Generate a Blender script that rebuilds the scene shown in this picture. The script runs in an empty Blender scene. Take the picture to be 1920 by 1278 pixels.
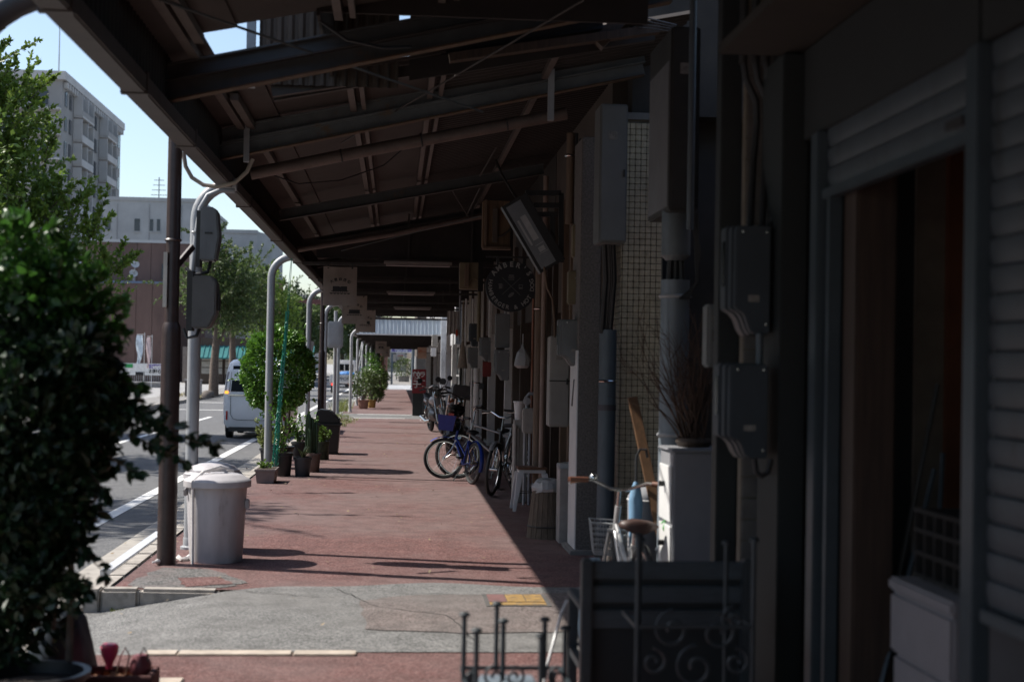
import bpy, bmesh, math, random
import numpy as np
from mathutils import Vector, Matrix, Euler
R = math.radians
random.seed(7)
S = bpy.context.scene
COL = S.collection

# ------------------------------------------------------------------ camera, sky, sun, exposure
F_PX = 2667.0                      # focal length in pixels of the 1920 px wide photograph
EYE = Vector((0, 0, 1.6))
YAW, PITCH, ROLL = R(4.66), R(1.03), R(1.0)
CAMR = Matrix.Rotation(-YAW, 3, 'Z') @ Matrix.Rotation(math.pi / 2 + PITCH, 3, 'X') @ Matrix.Rotation(ROLL, 3, 'Z')
cd = bpy.data.cameras.new('camera')
cam = bpy.data.objects.new('camera', cd); COL.objects.link(cam)
cam.matrix_world = Matrix.Translation(EYE) @ CAMR.to_4x4()
cd.sensor_width = 36; cd.lens = 36 * F_PX / 1920
cd.clip_start = .1; cd.clip_end = 3000
cd.dof.use_dof = True; cd.dof.focus_distance = 19.0; cd.dof.aperture_fstop = 2.4
S.camera = cam

SUN = Vector((-.853, .267, 1)).normalized()
w = bpy.data.worlds.new('World'); S.world = w; w.use_nodes = True
nt = w.node_tree; nt.nodes.clear()
wo = nt.nodes.new('ShaderNodeOutputWorld'); bg = nt.nodes.new('ShaderNodeBackground')
sky = nt.nodes.new('ShaderNodeTexSky'); sky.sky_type = 'NISHITA'; sky.sun_disc = False
sky.sun_elevation = math.asin(SUN.z); sky.sun_rotation = math.atan2(SUN.x, SUN.y)
sky.air_density = 1.0; sky.dust_density = 1.4; sky.ozone_density = 1.2
bg.inputs['Strength'].default_value = .13
nt.links.new(sky.outputs[0], bg.inputs[0]); nt.links.new(bg.outputs[0], wo.inputs[0])
sl = bpy.data.lights.new('sun', 'SUN'); sl.energy = 5.0; sl.angle = R(.55); sl.color = (1, .95, .88)
so = bpy.data.objects.new('sun', sl); COL.objects.link(so)
so.rotation_euler = SUN.to_track_quat('Z', 'Y').to_euler(); so.location = (-20, 5, 30)
vs = S.view_settings; vs.view_transform = 'Standard'; vs.look = 'None'; vs.gamma = 1; vs.use_curve_mapping = False
vs.exposure = 0.6
S.render.engine = 'CYCLES'
S.cycles.max_bounces = 7; S.cycles.diffuse_bounces = 2; S.cycles.glossy_bounces = 3
S.cycles.transmission_bounces = 4; S.cycles.transparent_max_bounces = 6
S.cycles.caustics_reflective = False; S.cycles.caustics_refractive = False
S.cycles.use_denoising = True
S.cycles.sample_clamp_indirect = 4

# ------------------------------------------------------------------ measuring from the photograph
def ray(x, y):
    return CAMR @ Vector(((x - 960) / F_PX, -(y - 639) / F_PX, -1))
def at(x, y, Y):                   # the point seen at a pixel, at a known distance down the street
    d = ray(x, y); return EYE + d * (Y / d.y)
def gz(x, y, z=0.0):               # the point seen at a pixel on a level surface
    d = ray(x, y); return EYE + d * ((z - 1.6) / d.z)
def rect(x0, y0, x1, y1, Y):       # size and place of an upright rectangle at distance Y
    a = at(x0, (y0 + y1) / 2, Y).x; b = at(x1, (y0 + y1) / 2, Y).x
    c = at((x0 + x1) / 2, y1, Y).z; d = at((x0 + x1) / 2, y0, Y).z
    return a, b, c, d              # xmin, xmax, zmin, zmax

# ------------------------------------------------------------------ materials
MATS = {}
def mat(name, col, rough=.6, metal=0., var=.18, scale=6., bump=0., bscale=80., spec=.5, hue=None, hscale=2., stretch=None, trans=0.):
    if name in MATS: return MATS[name]
    m = bpy.data.materials.new(name); m.use_nodes = True; MATS[name] = m
    n = m.node_tree; b = n.nodes['Principled BSDF']; L = n.links.new
    b.inputs['Roughness'].default_value = rough; b.inputs['Metallic'].default_value = metal
    b.inputs['Specular IOR Level'].default_value = spec
    geo = n.nodes.new('ShaderNodeNewGeometry'); pos = geo.outputs['Position']
    if stretch:
        mp = n.nodes.new('ShaderNodeMapping'); mp.inputs['Scale'].default_value = stretch
        L(pos, mp.inputs[0]); pos = mp.outputs[0]
    t = n.nodes.new('ShaderNodeTexNoise'); t.inputs['Scale'].default_value = scale
    t.inputs['Detail'].default_value = 6; t.inputs['Roughness'].default_value = .62
    L(pos, t.inputs['Vector'])
    rp = n.nodes.new('ShaderNodeValToRGB')
    rp.color_ramp.elements[0].position = .3; rp.color_ramp.elements[1].position = .72
    c = Vector(col)
    rp.color_ramp.elements[0].color = (*(c * (1 - var * 1.3)), 1); rp.color_ramp.elements[1].color = (*(c * (1 + var)), 1)
    L(t.outputs[0], rp.inputs[0]); out = rp.outputs[0]
    if hue:                        # second colour in patches (rust, dirt, stain)
        t2 = n.nodes.new('ShaderNodeTexNoise'); t2.inputs['Scale'].default_value = hscale; t2.inputs['Detail'].default_value = 8
        t2.inputs['Roughness'].default_value = .7
        L(pos, t2.inputs['Vector'])
        r2 = n.nodes.new('ShaderNodeValToRGB'); r2.color_ramp.elements[0].position = hue[3]; r2.color_ramp.elements[1].position = min(1, hue[3] + .16)
        r2.color_ramp.elements[0].color = (0, 0, 0, 1); r2.color_ramp.elements[1].color = (1, 1, 1, 1)
        L(t2.outputs[0], r2.inputs[0])
        mx = n.nodes.new('ShaderNodeMix'); mx.data_type = 'RGBA'
        L(r2.outputs[0], mx.inputs[0]); L(out, mx.inputs[6]); mx.inputs[7].default_value = (*hue[:3], 1); out = mx.outputs[2]
    L(out, b.inputs['Base Color'])
    if bump:
        t3 = n.nodes.new('ShaderNodeTexNoise'); t3.inputs['Scale'].default_value = bscale; t3.inputs['Detail'].default_value = 4
        L(pos, t3.inputs['Vector'])
        bp = n.nodes.new('ShaderNodeBump'); bp.inputs['Strength'].default_value = bump; bp.inputs['Distance'].default_value = .01
        L(t3.outputs[0], bp.inputs['Height']); L(bp.outputs[0], b.inputs['Normal'])
    if trans:
        tr = n.nodes.new('ShaderNodeBsdfTranslucent'); ms = n.nodes.new('ShaderNodeMixShader'); ms.inputs[0].default_value = trans
        L(out, tr.inputs[0]); L(b.outputs[0], ms.inputs[1]); L(tr.outputs[0], ms.inputs[2])
        L(ms.outputs[0], n.nodes['Material Output'].inputs[0])
    return m

def aggregate(name, col, speck, dark, patch, pscale=.7, rough=.85, wear=None):
    """asphalt and coated paving: fine stones, wear in patches"""
    m = bpy.data.materials.new(name); m.use_nodes = True; MATS[name] = m
    n = m.node_tree; b = n.nodes['Principled BSDF']; L = n.links.new
    b.inputs['Roughness'].default_value = rough; b.inputs['Specular IOR Level'].default_value = .35
    geo = n.nodes.new('ShaderNodeNewGeometry'); pos = geo.outputs['Position']
    v = n.nodes.new('ShaderNodeTexVoronoi'); v.inputs['Scale'].default_value = 110; L(pos, v.inputs['Vector'])
    rp = n.nodes.new('ShaderNodeValToRGB'); e = rp.color_ramp.elements
    e[0].position = .12; e[0].color = (*dark, 1); e[1].position = .9; e[1].color = (*speck, 1)
    x = e.new(.45); x.color = (*col, 1)
    sep = n.nodes.new('ShaderNodeSeparateColor'); L(v.outputs['Color'], sep.inputs[0]); L(sep.outputs[0], rp.inputs[0])
    t = n.nodes.new('ShaderNodeTexNoise'); t.inputs['Scale'].default_value = pscale; t.inputs['Detail'].default_value = 7
    t.inputs['Roughness'].default_value = .66; L(pos, t.inputs['Vector'])
    r2 = n.nodes.new('ShaderNodeValToRGB'); r2.color_ramp.elements[0].position = .44; r2.color_ramp.elements[1].position = .66
    r2.color_ramp.elements[0].color = (0, 0, 0, 1); r2.color_ramp.elements[1].color = (.75, .75, .75, 1)
    wv = t.outputs[0]
    if wear:                       # more of the coating is worn off farther along, where people walk most
        sx = n.nodes.new('ShaderNodeSeparateXYZ'); L(pos, sx.inputs[0])
        wm = n.nodes.new('ShaderNodeMapRange'); wm.inputs[1].default_value = wear[0]; wm.inputs[2].default_value = wear[1]; wm.inputs[3].default_value = 0; wm.inputs[4].default_value = wear[2]
        L(sx.outputs[1], wm.inputs[0]); ad = n.nodes.new('ShaderNodeMath'); ad.operation = 'ADD'; L(wv, ad.inputs[0]); L(wm.outputs[0], ad.inputs[1]); wv = ad.outputs[0]
    L(wv, r2.inputs[0])
    mx = n.nodes.new('ShaderNodeMix'); mx.data_type = 'RGBA'; L(r2.outputs[0], mx.inputs[0]); L(rp.outputs[0], mx.inputs[6])
    mx.inputs[7].default_value = (*patch, 1)
    t5 = n.nodes.new('ShaderNodeTexNoise'); t5.inputs['Scale'].default_value = 5; t5.inputs['Detail'].default_value = 5; L(pos, t5.inputs['Vector'])
    mr = n.nodes.new('ShaderNodeMapRange'); mr.inputs[1].default_value = .3; mr.inputs[2].default_value = .75; mr.inputs[3].default_value = .78; mr.inputs[4].default_value = 1.18
    L(t5.outputs[0], mr.inputs[0])
    mu = n.nodes.new('ShaderNodeMix'); mu.data_type = 'RGBA'; mu.blend_type = 'MULTIPLY'; mu.inputs[0].default_value = 1
    L(mx.outputs[2], mu.inputs[6]); L(mr.outputs[0], mu.inputs[7])
    L(mu.outputs[2], b.inputs['Base Color'])
    bp = n.nodes.new('ShaderNodeBump'); bp.inputs['Strength'].default_value = .4; bp.inputs['Distance'].default_value = .006
    L(v.outputs['Distance'], bp.inputs['Height']); L(bp.outputs[0], b.inputs['Normal'])
    return m

def glow(name, col, strength):
    m = bpy.data.materials.new(name); m.use_nodes = True; MATS[name] = m
    b = m.node_tree.nodes['Principled BSDF']; b.inputs['Base Color'].default_value = (*col, 1)
    b.inputs['Emission Color'].default_value = (*col, 1); b.inputs['Emission Strength'].default_value = strength
    return m

RED = aggregate('red_paving', (.122, .049, .044), (.195, .115, .106), (.060, .023, .020), (.150, .106, .100), .45, wear=(11.5, 18, .11))
ASPH = aggregate('alley_asphalt', (.132, .131, .127), (.24, .236, .228), (.07, .07, .069), (.15, .145, .139), .7)
ROAD = aggregate('road_asphalt', (.105, .106, .108), (.19, .19, .19), (.06, .06, .062), (.13, .128, .125), .25)
PATCHR = aggregate('worn_red_patch', (.132, .106, .098), (.22, .185, .172), (.066, .05, .046), (.14, .127, .12), .8)
PATCH = aggregate('rough_patch', (.10, .098, .095), (.22, .21, .2), (.04, .04, .04), (.13, .10, .095), 2.5)
LOT = aggregate('parking_surface', (.30, .29, .28), (.42, .41, .4), (.2, .2, .19), (.26, .25, .24), .2)
KERB = mat('kerb_concrete', (.34, .31, .275), .85, var=.25, scale=9, bump=.3, bscale=90, hue=(.13, .12, .09, .56), hscale=5)
LINE = mat('road_paint', (.70, .69, .66), .7, var=.1, scale=12, hue=(.3, .29, .28, .66), hscale=14)
BROWN_STEEL = mat('brown_steel', (.040, .024, .021), .42, var=.25, scale=12, hue=(.075, .032, .018, .66), hscale=9)
GREY_STEEL = mat('grey_steel', (.33, .34, .35), .42, var=.1, scale=5, hue=(.24, .22, .2, .62), hscale=7)
BEAM = mat('beam_steel', (0.0663, 0.0702, 0.0686), .6, var=.2, scale=5, hue=(.13, .065, .025, .58), hscale=4)
BEAM_D = mat('dark_beam_steel', (0.0390, 0.0328, 0.0289), .65, var=.2, scale=5, hue=(.10, .045, .02, .62), hscale=5)
RUST = mat('rusty_flange', (.095, .056, .03), .8, var=.35, scale=14, hue=(.07, .04, .025, .5), hscale=10)
ROOF = mat('roof_underside', (0.0406, 0.0289, 0.0242), .8, var=.2, scale=3, hue=(.042, .031, .025, .55), hscale=2)
ROOF_D = mat('roof_corrugated', (0.0265, 0.0203, 0.0172), .75, var=.25, scale=4, hue=(.03, .022, .018, .55), hscale=3)
PURLIN = mat('purlin_paint', (0.0897, 0.0702, 0.0593), .65, var=.2, scale=6, hue=(.07, .05, .04, .58), hscale=6)
GUTTER = mat('gutter_steel', (0.0585, 0.0460, 0.0390), .6, var=.22, scale=7, hue=(.06, .045, .036, .55), hscale=3)
BLACK = mat('black_rubber', (.015, .015, .016), .55, var=.2)
DARK = mat('dark_void', (.012, .011, .010), .9, var=.2)
GREYBOX = mat('grey_plastic_box', (0.1482, 0.1560, 0.1560), .5, var=.12, scale=5, hue=(.09, .08, .065, .6), hscale=9, stretch=(2, 2, .35))
BLUEBOX = mat('bluish_meter_box', (.036, .047, .057), .5, var=.12, scale=5)
DKBOX = mat('dark_steel_box', (.03, .03, .028), .6, var=.25, scale=5)
CREAM = mat('cream_box', (0.1716, 0.1365, 0.0780), .55, var=.14, scale=6, hue=(.2, .15, .08, .62), hscale=6)
WHITE = mat('white_paint', (.66, .65, .63), .5, var=.08, scale=6, hue=(.4, .38, .34, .66), hscale=6)
WHITEM = mat('white_metal', (.62, .62, .62), .35, var=.08, scale=6, hue=(.32, .25, .18, .7), hscale=8)
BLUEPIPE = mat('blue_grey_pipe', (.088, .108, .122), .5, var=.12, scale=5, hue=(.09, .10, .11, .6), hscale=4)
WOOD = mat('old_wood', (0.1716, 0.1053, 0.0585), .7, var=.3, scale=7, stretch=(6, 6, .6), hue=(.11, .065, .035, .6), hscale=2, bump=.2, bscale=40)
WOOD_L = mat('plank_wood', (.13, .064, .026), .6, var=.25, scale=6, stretch=(8, 8, .7))
WOOD_P = mat('pale_post_wood', (0.1560, 0.1053, 0.0702), .7, var=.25, scale=6, stretch=(8, 8, .5))
WOOD_D = mat('dark_wood', (0.0585, 0.0374, 0.0250), .65, var=.3, scale=7, stretch=(6, 6, .6))
GREYWOOD = mat('weathered_tub_wood', (0.1053, 0.0819, 0.0608), .85, var=.35, scale=9, stretch=(8, 8, .5), bump=.4, bscale=30)
GLASSD = mat('dark_glass', (.006, .007, .008), .2, var=.1, spec=.12)
STEEL = mat('bright_steel', (.62, .62, .6), .22, metal=1., var=.1)
BIN = mat('grey_bin_plastic', (.47, .45, .46), .5, var=.1, scale=5, hue=(.27, .235, .22, .58), hscale=4, stretch=(2, 2, .6))
BLACKP = mat('black_plastic', (.02, .02, .021), .45, var=.2, scale=8)
POT = mat('terracotta', (.30, .155, .11), .75, var=.2)
SOIL = mat('soil', (.06, .042, .03), .95, var=.35, scale=30, bump=.6, bscale=60)
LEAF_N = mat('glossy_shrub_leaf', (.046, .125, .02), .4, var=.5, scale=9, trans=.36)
LEAF_D = mat('shaded_shrub_leaf', (.013, .036, .011), .45, var=.5, scale=9, trans=.2)  # darker leaf copy: shade low in the shrub put into the colour
LEAF_H = mat('hedge_leaf', (.11, .235, .03), .30, var=.5, scale=9, trans=.25)
LEAF_T = mat('street_tree_leaf', (.155, .235, .036), .5, var=.5, scale=2.5, trans=.42, hue=(.19, .20, .04, .66), hscale=1.3)
LEAF_F = mat('far_tree_leaf', (.085, .125, .035), .55, var=.45, scale=1.2, trans=.4, hue=(.13, .115, .04, .64), hscale=.8)
LEAF_Y = mat('young_leaf', (.13, .22, .04), .45, var=.4, scale=10, trans=.35)
BARK = mat('bark', (.125, .095, .075), .9, var=.35, scale=14, bump=.6, bscale=30)
TWIG = mat('dry_twig', (.085, .05, .034), .85, var=.3)
CONC = mat('concrete_wall', (.30, .31, .315), .85, var=.12, scale=.5, hue=(.24, .245, .25, .55), hscale=.35)
TOWER = mat('tower_wall', (.26, .255, .25), .85, var=.1, scale=.3)
TOWERW = mat('tower_slab', (.42, .415, .41), .85, var=.08, scale=.3)
CLAD = mat('brown_cladding', (0.1305, 0.0769, 0.0623), .75, var=.2, scale=.6, hue=(.095, .054, .044, .52), hscale=.5, stretch=(1, 1, .35))
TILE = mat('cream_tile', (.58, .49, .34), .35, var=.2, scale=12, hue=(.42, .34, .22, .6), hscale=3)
GROUT = mat('tile_grout', (.15, .13, .10), .9, var=.2)
CLOTH = mat('canvas_cloth', (.36, .30, .26), .9, var=.12, scale=5, bump=.15, bscale=200, trans=.25)
INK = mat('black_ink', (.02, .02, .021), .8, var=.1)

# ------------------------------------------------------------------ mesh builder and scene-tree helpers
OFF = {}
LABELS = {}
class MB:
    def __init__(s): s.v = []; s.f = []
    def add(s, vs, fs):
        k = len(s.v); s.v += [tuple(v) for v in vs]; s.f += [tuple(i + k for i in f) for f in fs]; return s
    def box(s, x0, x1, y0, y1, z0, z1):
        return s.add([(x0, y0, z0), (x1, y0, z0), (x1, y1, z0), (x0, y1, z0), (x0, y0, z1), (x1, y0, z1), (x1, y1, z1), (x0, y1, z1)],
                     [(0, 3, 2, 1), (4, 5, 6, 7), (0, 1, 5, 4), (1, 2, 6, 5), (2, 3, 7, 6), (3, 0, 4, 7)])
    def bar(s, p, q, wd, ht, up=(0, 0, 1)):          # box section between two points
        p, q = Vector(p), Vector(q); d = (q - p).normalized(); sd = d.cross(Vector(up))
        if sd.length < 1e-4: sd = Vector((1, 0, 0))
        sd.normalize(); u = sd.cross(d).normalized(); a = sd * wd / 2; b = u * ht / 2
        return s.add([p - a - b, p + a - b, p + a + b, p - a + b, q - a - b, q + a - b, q + a + b, q - a + b],
                     [(0, 3, 2, 1), (4, 5, 6, 7), (0, 1, 5, 4), (1, 2, 6, 5), (2, 3, 7, 6), (3, 0, 4, 7)])
    def tube(s, pts, r, n=8, cap=True):
        pts = [Vector(p) for p in pts]; rs = r if isinstance(r, (list, tuple)) else [r] * len(pts)
        k0 = len(s.v); prev = None; m = len(pts)
        for i, p in enumerate(pts):
            d = (pts[min(i + 1, m - 1)] - pts[max(i - 1, 0)]).normalized()
            if prev is None:
                a = d.orthogonal().normalized()
            else:
                a = (prev - d * prev.dot(d))
                a = a.normalized() if a.length > 1e-6 else d.orthogonal().normalized()
            prev = a; b = d.cross(a)
            for j in range(n):
                t = 2 * math.pi * j / n; s.v.append(tuple(p + (a * math.cos(t) + b * math.sin(t)) * rs[i]))
        for i in range(m - 1):
            for j in range(n):
                s.f.append((k0 + i * n + j, k0 + i * n + (j + 1) % n, k0 + (i + 1) * n + (j + 1) % n, k0 + (i + 1) * n + j))
        if cap:
            s.f.append(tuple(k0 + j for j in reversed(range(n)))); s.f.append(tuple(k0 + (m - 1) * n + j for j in range(n)))
        return s
    def lathe(s, prof, c, n=24, axis='Z', squash=None):   # prof: (radius, height)
        k0 = len(s.v); c = Vector(c)
        for (r, h) in prof:
            for j in range(n):
                t = 2 * math.pi * j / n; x, y = r * math.cos(t), r * math.sin(t)
                if axis == 'Z': s.v.append(tuple(c + Vector((x, y, h))))
                elif axis == 'Y': s.v.append(tuple(c + Vector((x, h, y))))
                else: s.v.append(tuple(c + Vector((h, x, y))))
        m = len(prof)
        for i in range(m - 1):
            for j in range(n):
                a, b, cc, d = k0 + i * n + j, k0 + i * n + (j + 1) % n, k0 + (i + 1) * n + (j + 1) % n, k0 + (i + 1) * n + j
                s.f.append((a, b, cc, d) if axis != 'Y' else (d, cc, b, a))
        if prof[0][0] > 1e-4: s.f.append(tuple(k0 + j for j in (reversed(range(n)) if axis != 'Y' else range(n))))
        if prof[-1][0] > 1e-4: s.f.append(tuple(k0 + (m - 1) * n + j for j in (range(n) if axis != 'Y' else reversed(range(n)))))
        return s
    def prism(s, outl, o, u, vv, wv):                # outline in (u, v), pushed along w (a vector with length)
        o, u, vv, wv = Vector(o), Vector(u), Vector(vv), Vector(wv); n = len(outl)
        a = [o + u * p[0] + vv * p[1] for p in outl]
        return s.add(a + [p + wv for p in a], [tuple(reversed(range(n))), tuple(range(n, 2 * n))] + [(i, (i + 1) % n, n + (i + 1) % n, n + i) for i in range(n)])
    def ring(s, c, axis_n, R0, r, n=28, k=6, a0=0, a1=2 * math.pi):   # torus or arc of one
        c = Vector(c); nn = Vector(axis_n).normalized(); a = nn.orthogonal().normalized(); b = nn.cross(a)
        closed = abs(a1 - a0 - 2 * math.pi) < 1e-5; m = n if closed else n + 1; k0 = len(s.v)
        for i in range(m):
            t = a0 + (a1 - a0) * i / n; d = a * math.cos(t) + b * math.sin(t)
            for j in range(k):
                q = 2 * math.pi * j / k; s.v.append(tuple(c + d * (R0 + r * math.cos(q)) + nn * r * math.sin(q)))
        for i in range(n):
            for j in range(k):
                i2 = (i + 1) % m
                s.f.append((k0 + i * k + j, k0 + i2 * k + j, k0 + i2 * k + (j + 1) % k, k0 + i * k + (j + 1) % k))
        return s
    def loft(s, loops, cap=True):
        n = len(loops[0]); k0 = len(s.v)
        for lp in loops: s.v += [tuple(p) for p in lp]
        for i in range(len(loops) - 1):
            for j in range(n):
                s.f.append((k0 + i * n + j, k0 + i * n + (j + 1) % n, k0 + (i + 1) * n + (j + 1) % n, k0 + (i + 1) * n + j))
        if cap:
            s.f.append(tuple(k0 + j for j in reversed(range(n)))); s.f.append(tuple(k0 + (len(loops) - 1) * n + j for j in range(n)))
        return s
    def mesh(s, name, off=(0, 0, 0), bev=0, smooth=True, ang=38):
        me = bpy.data.meshes.new(name); o = Vector(off)
        me.from_pydata([tuple(Vector(v) - o) for v in s.v], [], s.f)
        if bev:
            bm = bmesh.new(); bm.from_mesh(me); bmesh.ops.remove_doubles(bm, verts=bm.verts, dist=1e-5)
            es = [e for e in bm.edges if len(e.link_faces) == 2 and e.calc_face_angle(0) > .6]
            bmesh.ops.bevel(bm, geom=es, offset=bev, segments=2, affect='EDGES', clamp_overlap=True); bm.to_mesh(me); bm.free()
        if smooth:
            me.shade_smooth(); me.set_sharp_from_angle(angle=R(ang))
        return me
    def build(s, name, m, parent=None, bev=0, smooth=True, ang=38):
        off = OFF.get(parent.name, Vector()) if parent else Vector()
        me = s.mesh(name, off, bev, smooth, ang); me.materials.append(m)
        o = bpy.data.objects.new(name, me); COL.objects.link(o); o.parent = parent
        OFF[o.name] = Vector(off); return o

def tag(o, label, cat, group=None, kind=None):
    if label: o['label'] = label
    if cat: o['category'] = cat
    if group: o['group'] = group
    if kind: o['kind'] = kind
    return o
def thing(name, label, cat, loc=(0, 0, 0), group=None, local=False):
    o = bpy.data.objects.new(name, None); COL.objects.link(o); o.empty_display_size = .2
    o.location = loc; OFF[o.name] = Vector() if local else Vector(loc)
    return tag(o, label, cat, group)
def solid(name, mb, m, label, cat, group=None, bev=0, ang=38):   # a thing that is one mesh, origin at its base
    xs = [v[0] for v in mb.v]; ys = [v[1] for v in mb.v]; zs = [v[2] for v in mb.v]
    off = Vector(((min(xs) + max(xs)) / 2, (min(ys) + max(ys)) / 2, min(zs)))
    me = mb.mesh(name, off, bev, True, ang); me.materials.append(m)
    o = bpy.data.objects.new(name, me); COL.objects.link(o); o.location = off; OFF[o.name] = off
    return tag(o, label, cat, group)
def struct(name, mb, m, parent=None, bev=0, kind='structure'):
    o = mb.build(name, m, parent, bev)
    if not parent: o['kind'] = kind
    return o
def dup(o, parent=None, **kw):
    c = o.copy(); COL.objects.link(c); c.parent = parent
    for k, v in kw.items(): c[k] = v
    for ch in o.children: dup(ch, c)
    return c
def pieces(mb, name, m, parent, locs, bev=0):       # alike pieces that share one mesh; locs are world positions
    me = mb.mesh(name, (0, 0, 0), bev); me.materials.append(m); off = OFF.get(parent.name, Vector()) if parent else Vector()
    out = []
    for l in locs:
        o = bpy.data.objects.new(name, me); COL.objects.link(o); o.parent = parent; o.location = Vector(l) - off; out.append(o)
    return out

FONTCACHE = {}
def glyphs(txt, size, bold=0.0):                     # flat outline of a text as (verts2d, faces), centred on x, baseline at 0
    key = (txt, size, bold)
    if key in FONTCACHE: return FONTCACHE[key]
    c = bpy.data.curves.new('lettering', 'FONT'); c.body = txt; c.size = size; c.align_x = 'CENTER'; c.resolution_u = 3; c.offset = bold
    o = bpy.data.objects.new('lettering', c); COL.objects.link(o)
    bpy.context.view_layer.update()
    me = o.evaluated_get(bpy.context.evaluated_depsgraph_get()).to_mesh()
    out = ([(v.co.x, v.co.y) for v in me.vertices], [tuple(p.vertices) for p in me.polygons])
    o.evaluated_get(bpy.context.evaluated_depsgraph_get()).to_mesh_clear()
    bpy.data.objects.remove(o); bpy.data.curves.remove(c)
    FONTCACHE[key] = out; return out
def letter(mb, txt, size, o, u, v, bold=0.0, rot=0.0):   # lay a text at o with right-vector u and up-vector v
    vs_, fs = glyphs(txt, size, bold); o, u, v = Vector(o), Vector(u), Vector(v); c_, s_ = math.cos(rot), math.sin(rot)
    mb.add([o + u * (x * c_ - y * s_) + v * (x * s_ + y * c_) for x, y in vs_], fs)
XV, YV, ZV = Vector((1, 0, 0)), Vector((0, 1, 0)), Vector((0, 0, 1))
def arc(c, r, a0, a1, n, plane='XZ'):
    out = []
    for i in range(n + 1):
        t = a0 + (a1 - a0) * i / n
        if plane == 'XZ': out.append((c[0] + r * math.cos(t), c[1], c[2] + r * math.sin(t)))
        elif plane == 'YZ': out.append((c[0], c[1] + r * math.cos(t), c[2] + r * math.sin(t)))
        else: out.append((c[0] + r * math.cos(t), c[1] + r * math.sin(t), c[2]))
    return out
# ------------------------------------------------------------------ ground, road, pavements
def sheet(name, pts, z, m, parent=None):
    mb = MB(); mb.add([(p[0], p[1], z if len(p) < 3 else p[2]) for p in pts], [tuple(range(len(pts)))])
    return struct(name, mb, m, parent)
sheet('ground', [(-1500, -300), (1500, -300), (1500, 2800), (-1500, 2800)], -.22, LOT)
sheet('road', [(-8.7, -60), (-2.3, -60), (-2.3, 700), (-8.7, 700)], -.13, ROAD)
sheet('parking_lot', [(-90, -60), (-10.6, -60), (-10.6, 170), (-90, 170)], -.06, LOT)
PAVE2 = aggregate('far_pavement', (.22, .21, .2), (.32, .31, .3), (.13, .13, .12), (.24, .22, .2), .4)
fp = MB(); fp.box(-10.6, -8.7, -60, 700, -.2, -.02); struct('far_pavement', fp, PAVE2)
pv = MB()
pv.add([(-1.95, 10.15, 0), (4.5, 10.15, 0), (4.5, 42.2, 0), (-1.95, 42.2, 0)], [(0, 1, 2, 3)])
pv.add([(-1.0, 7.9, 0), (4.5, 7.9, 0), (4.5, 10.15, 0), (-1.0, 10.15, 0)], [(0, 1, 2, 3)])
pv.add([(-1.95, -14, 0), (4.5, -14, 0), (4.5, 7.9, 0), (-1.95, 7.9, 0)], [(0, 1, 2, 3)])
pv.add([(-1.7, 46, 0), (4.5, 46, 0), (4.5, 92, 0), (-1.7, 92, 0)], [(0, 1, 2, 3)])
pave = struct('pavement', pv, RED)
sheet('crossing_strip', [(-2.3, 42.2), (6, 42.2), (6, 46), (-2.3, 46)], -.004, ASPH)
PALE = aggregate('pale_concrete', (.36, .37, .38), (.46, .46, .46), (.25, .25, .25), (.33, .33, .33), .3)
sheet('side_street', [(-2.3, 92), (40, 92), (40, 112), (-2.3, 112)], -.004, PALE)
sheet('end_pavement', [(-2.3, 112), (12, 112), (12, 420), (-2.3, 420)], -.008, PAVE2)
# the alley mouth: asphalt that falls from the shop side to the road
al = MB(); nx, ny = 40, 14
def alley_z(x):
    t = min(1, max(0, (-1.15 - x) / .9)); return .005 - .15 * t
def edge_far(x):
    if x < -1.2: return 10.02
    return 10.34 + .10 * math.sin(x * 2.2 + .8) + .05 * math.sin(x * 5.1) - .22 * math.exp(-((x + 1.2) / .25) ** 2)
for i in range(nx + 1):
    x = -2.32 + (4.4 + 2.32) * (i / nx)
    y0, y1 = 7.96, edge_far(x)
    for j in range(ny + 1): al.v.append((x, y0 + (y1 - y0) * j / ny, alley_z(x)))
for i in range(nx):
    for j in range(ny):
        a = i * (ny + 1) + j; al.f.append((a, a + ny + 1, a + ny + 2, a + 1))
struct('alley_apron', al, ASPH)
def blot(name, pts, z, m, jit=.03, sub=6):         # irregular patch of surfacing
    out = []; n = len(pts); rnd = random.Random(hash(name) % 1000 if False else len(name) * 7)
    for i in range(n):
        p, q = pts[i], pts[(i + 1) % n]
        for k in range(sub):
            t = k / sub; out.append((p[0] + (q[0] - p[0]) * t + rnd.uniform(-jit, jit), p[1] + (q[1] - p[1]) * t + rnd.uniform(-jit, jit)))
    return sheet(name, out, z, m)
def gp(*pp, z=0): return [tuple(gz(x, y, z))[:2] for x, y in pp]
blot('paving_patch', gp((672, 1128), (760, 1118), (925, 1116), (1080, 1112), (1100, 1185), (900, 1190), (690, 1182)), .010, PATCHR, .02)
blot('rough_patch', gp((300, 1064), (400, 1068), (470, 1092), (420, 1102), (255, 1103), (240, 1096)), .004, PATCH, .03)
blot('worn_patch', gp((330, 1084), (412, 1082), (440, 1096), (345, 1101)), .008, RED, .015)
blot('asphalt_crumble', gp((200, 1152), (420, 1106), (520, 1098), (470, 1130), (330, 1152), (240, 1172), z=-.06), -.03, PATCH, .03) if False else None
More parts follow.
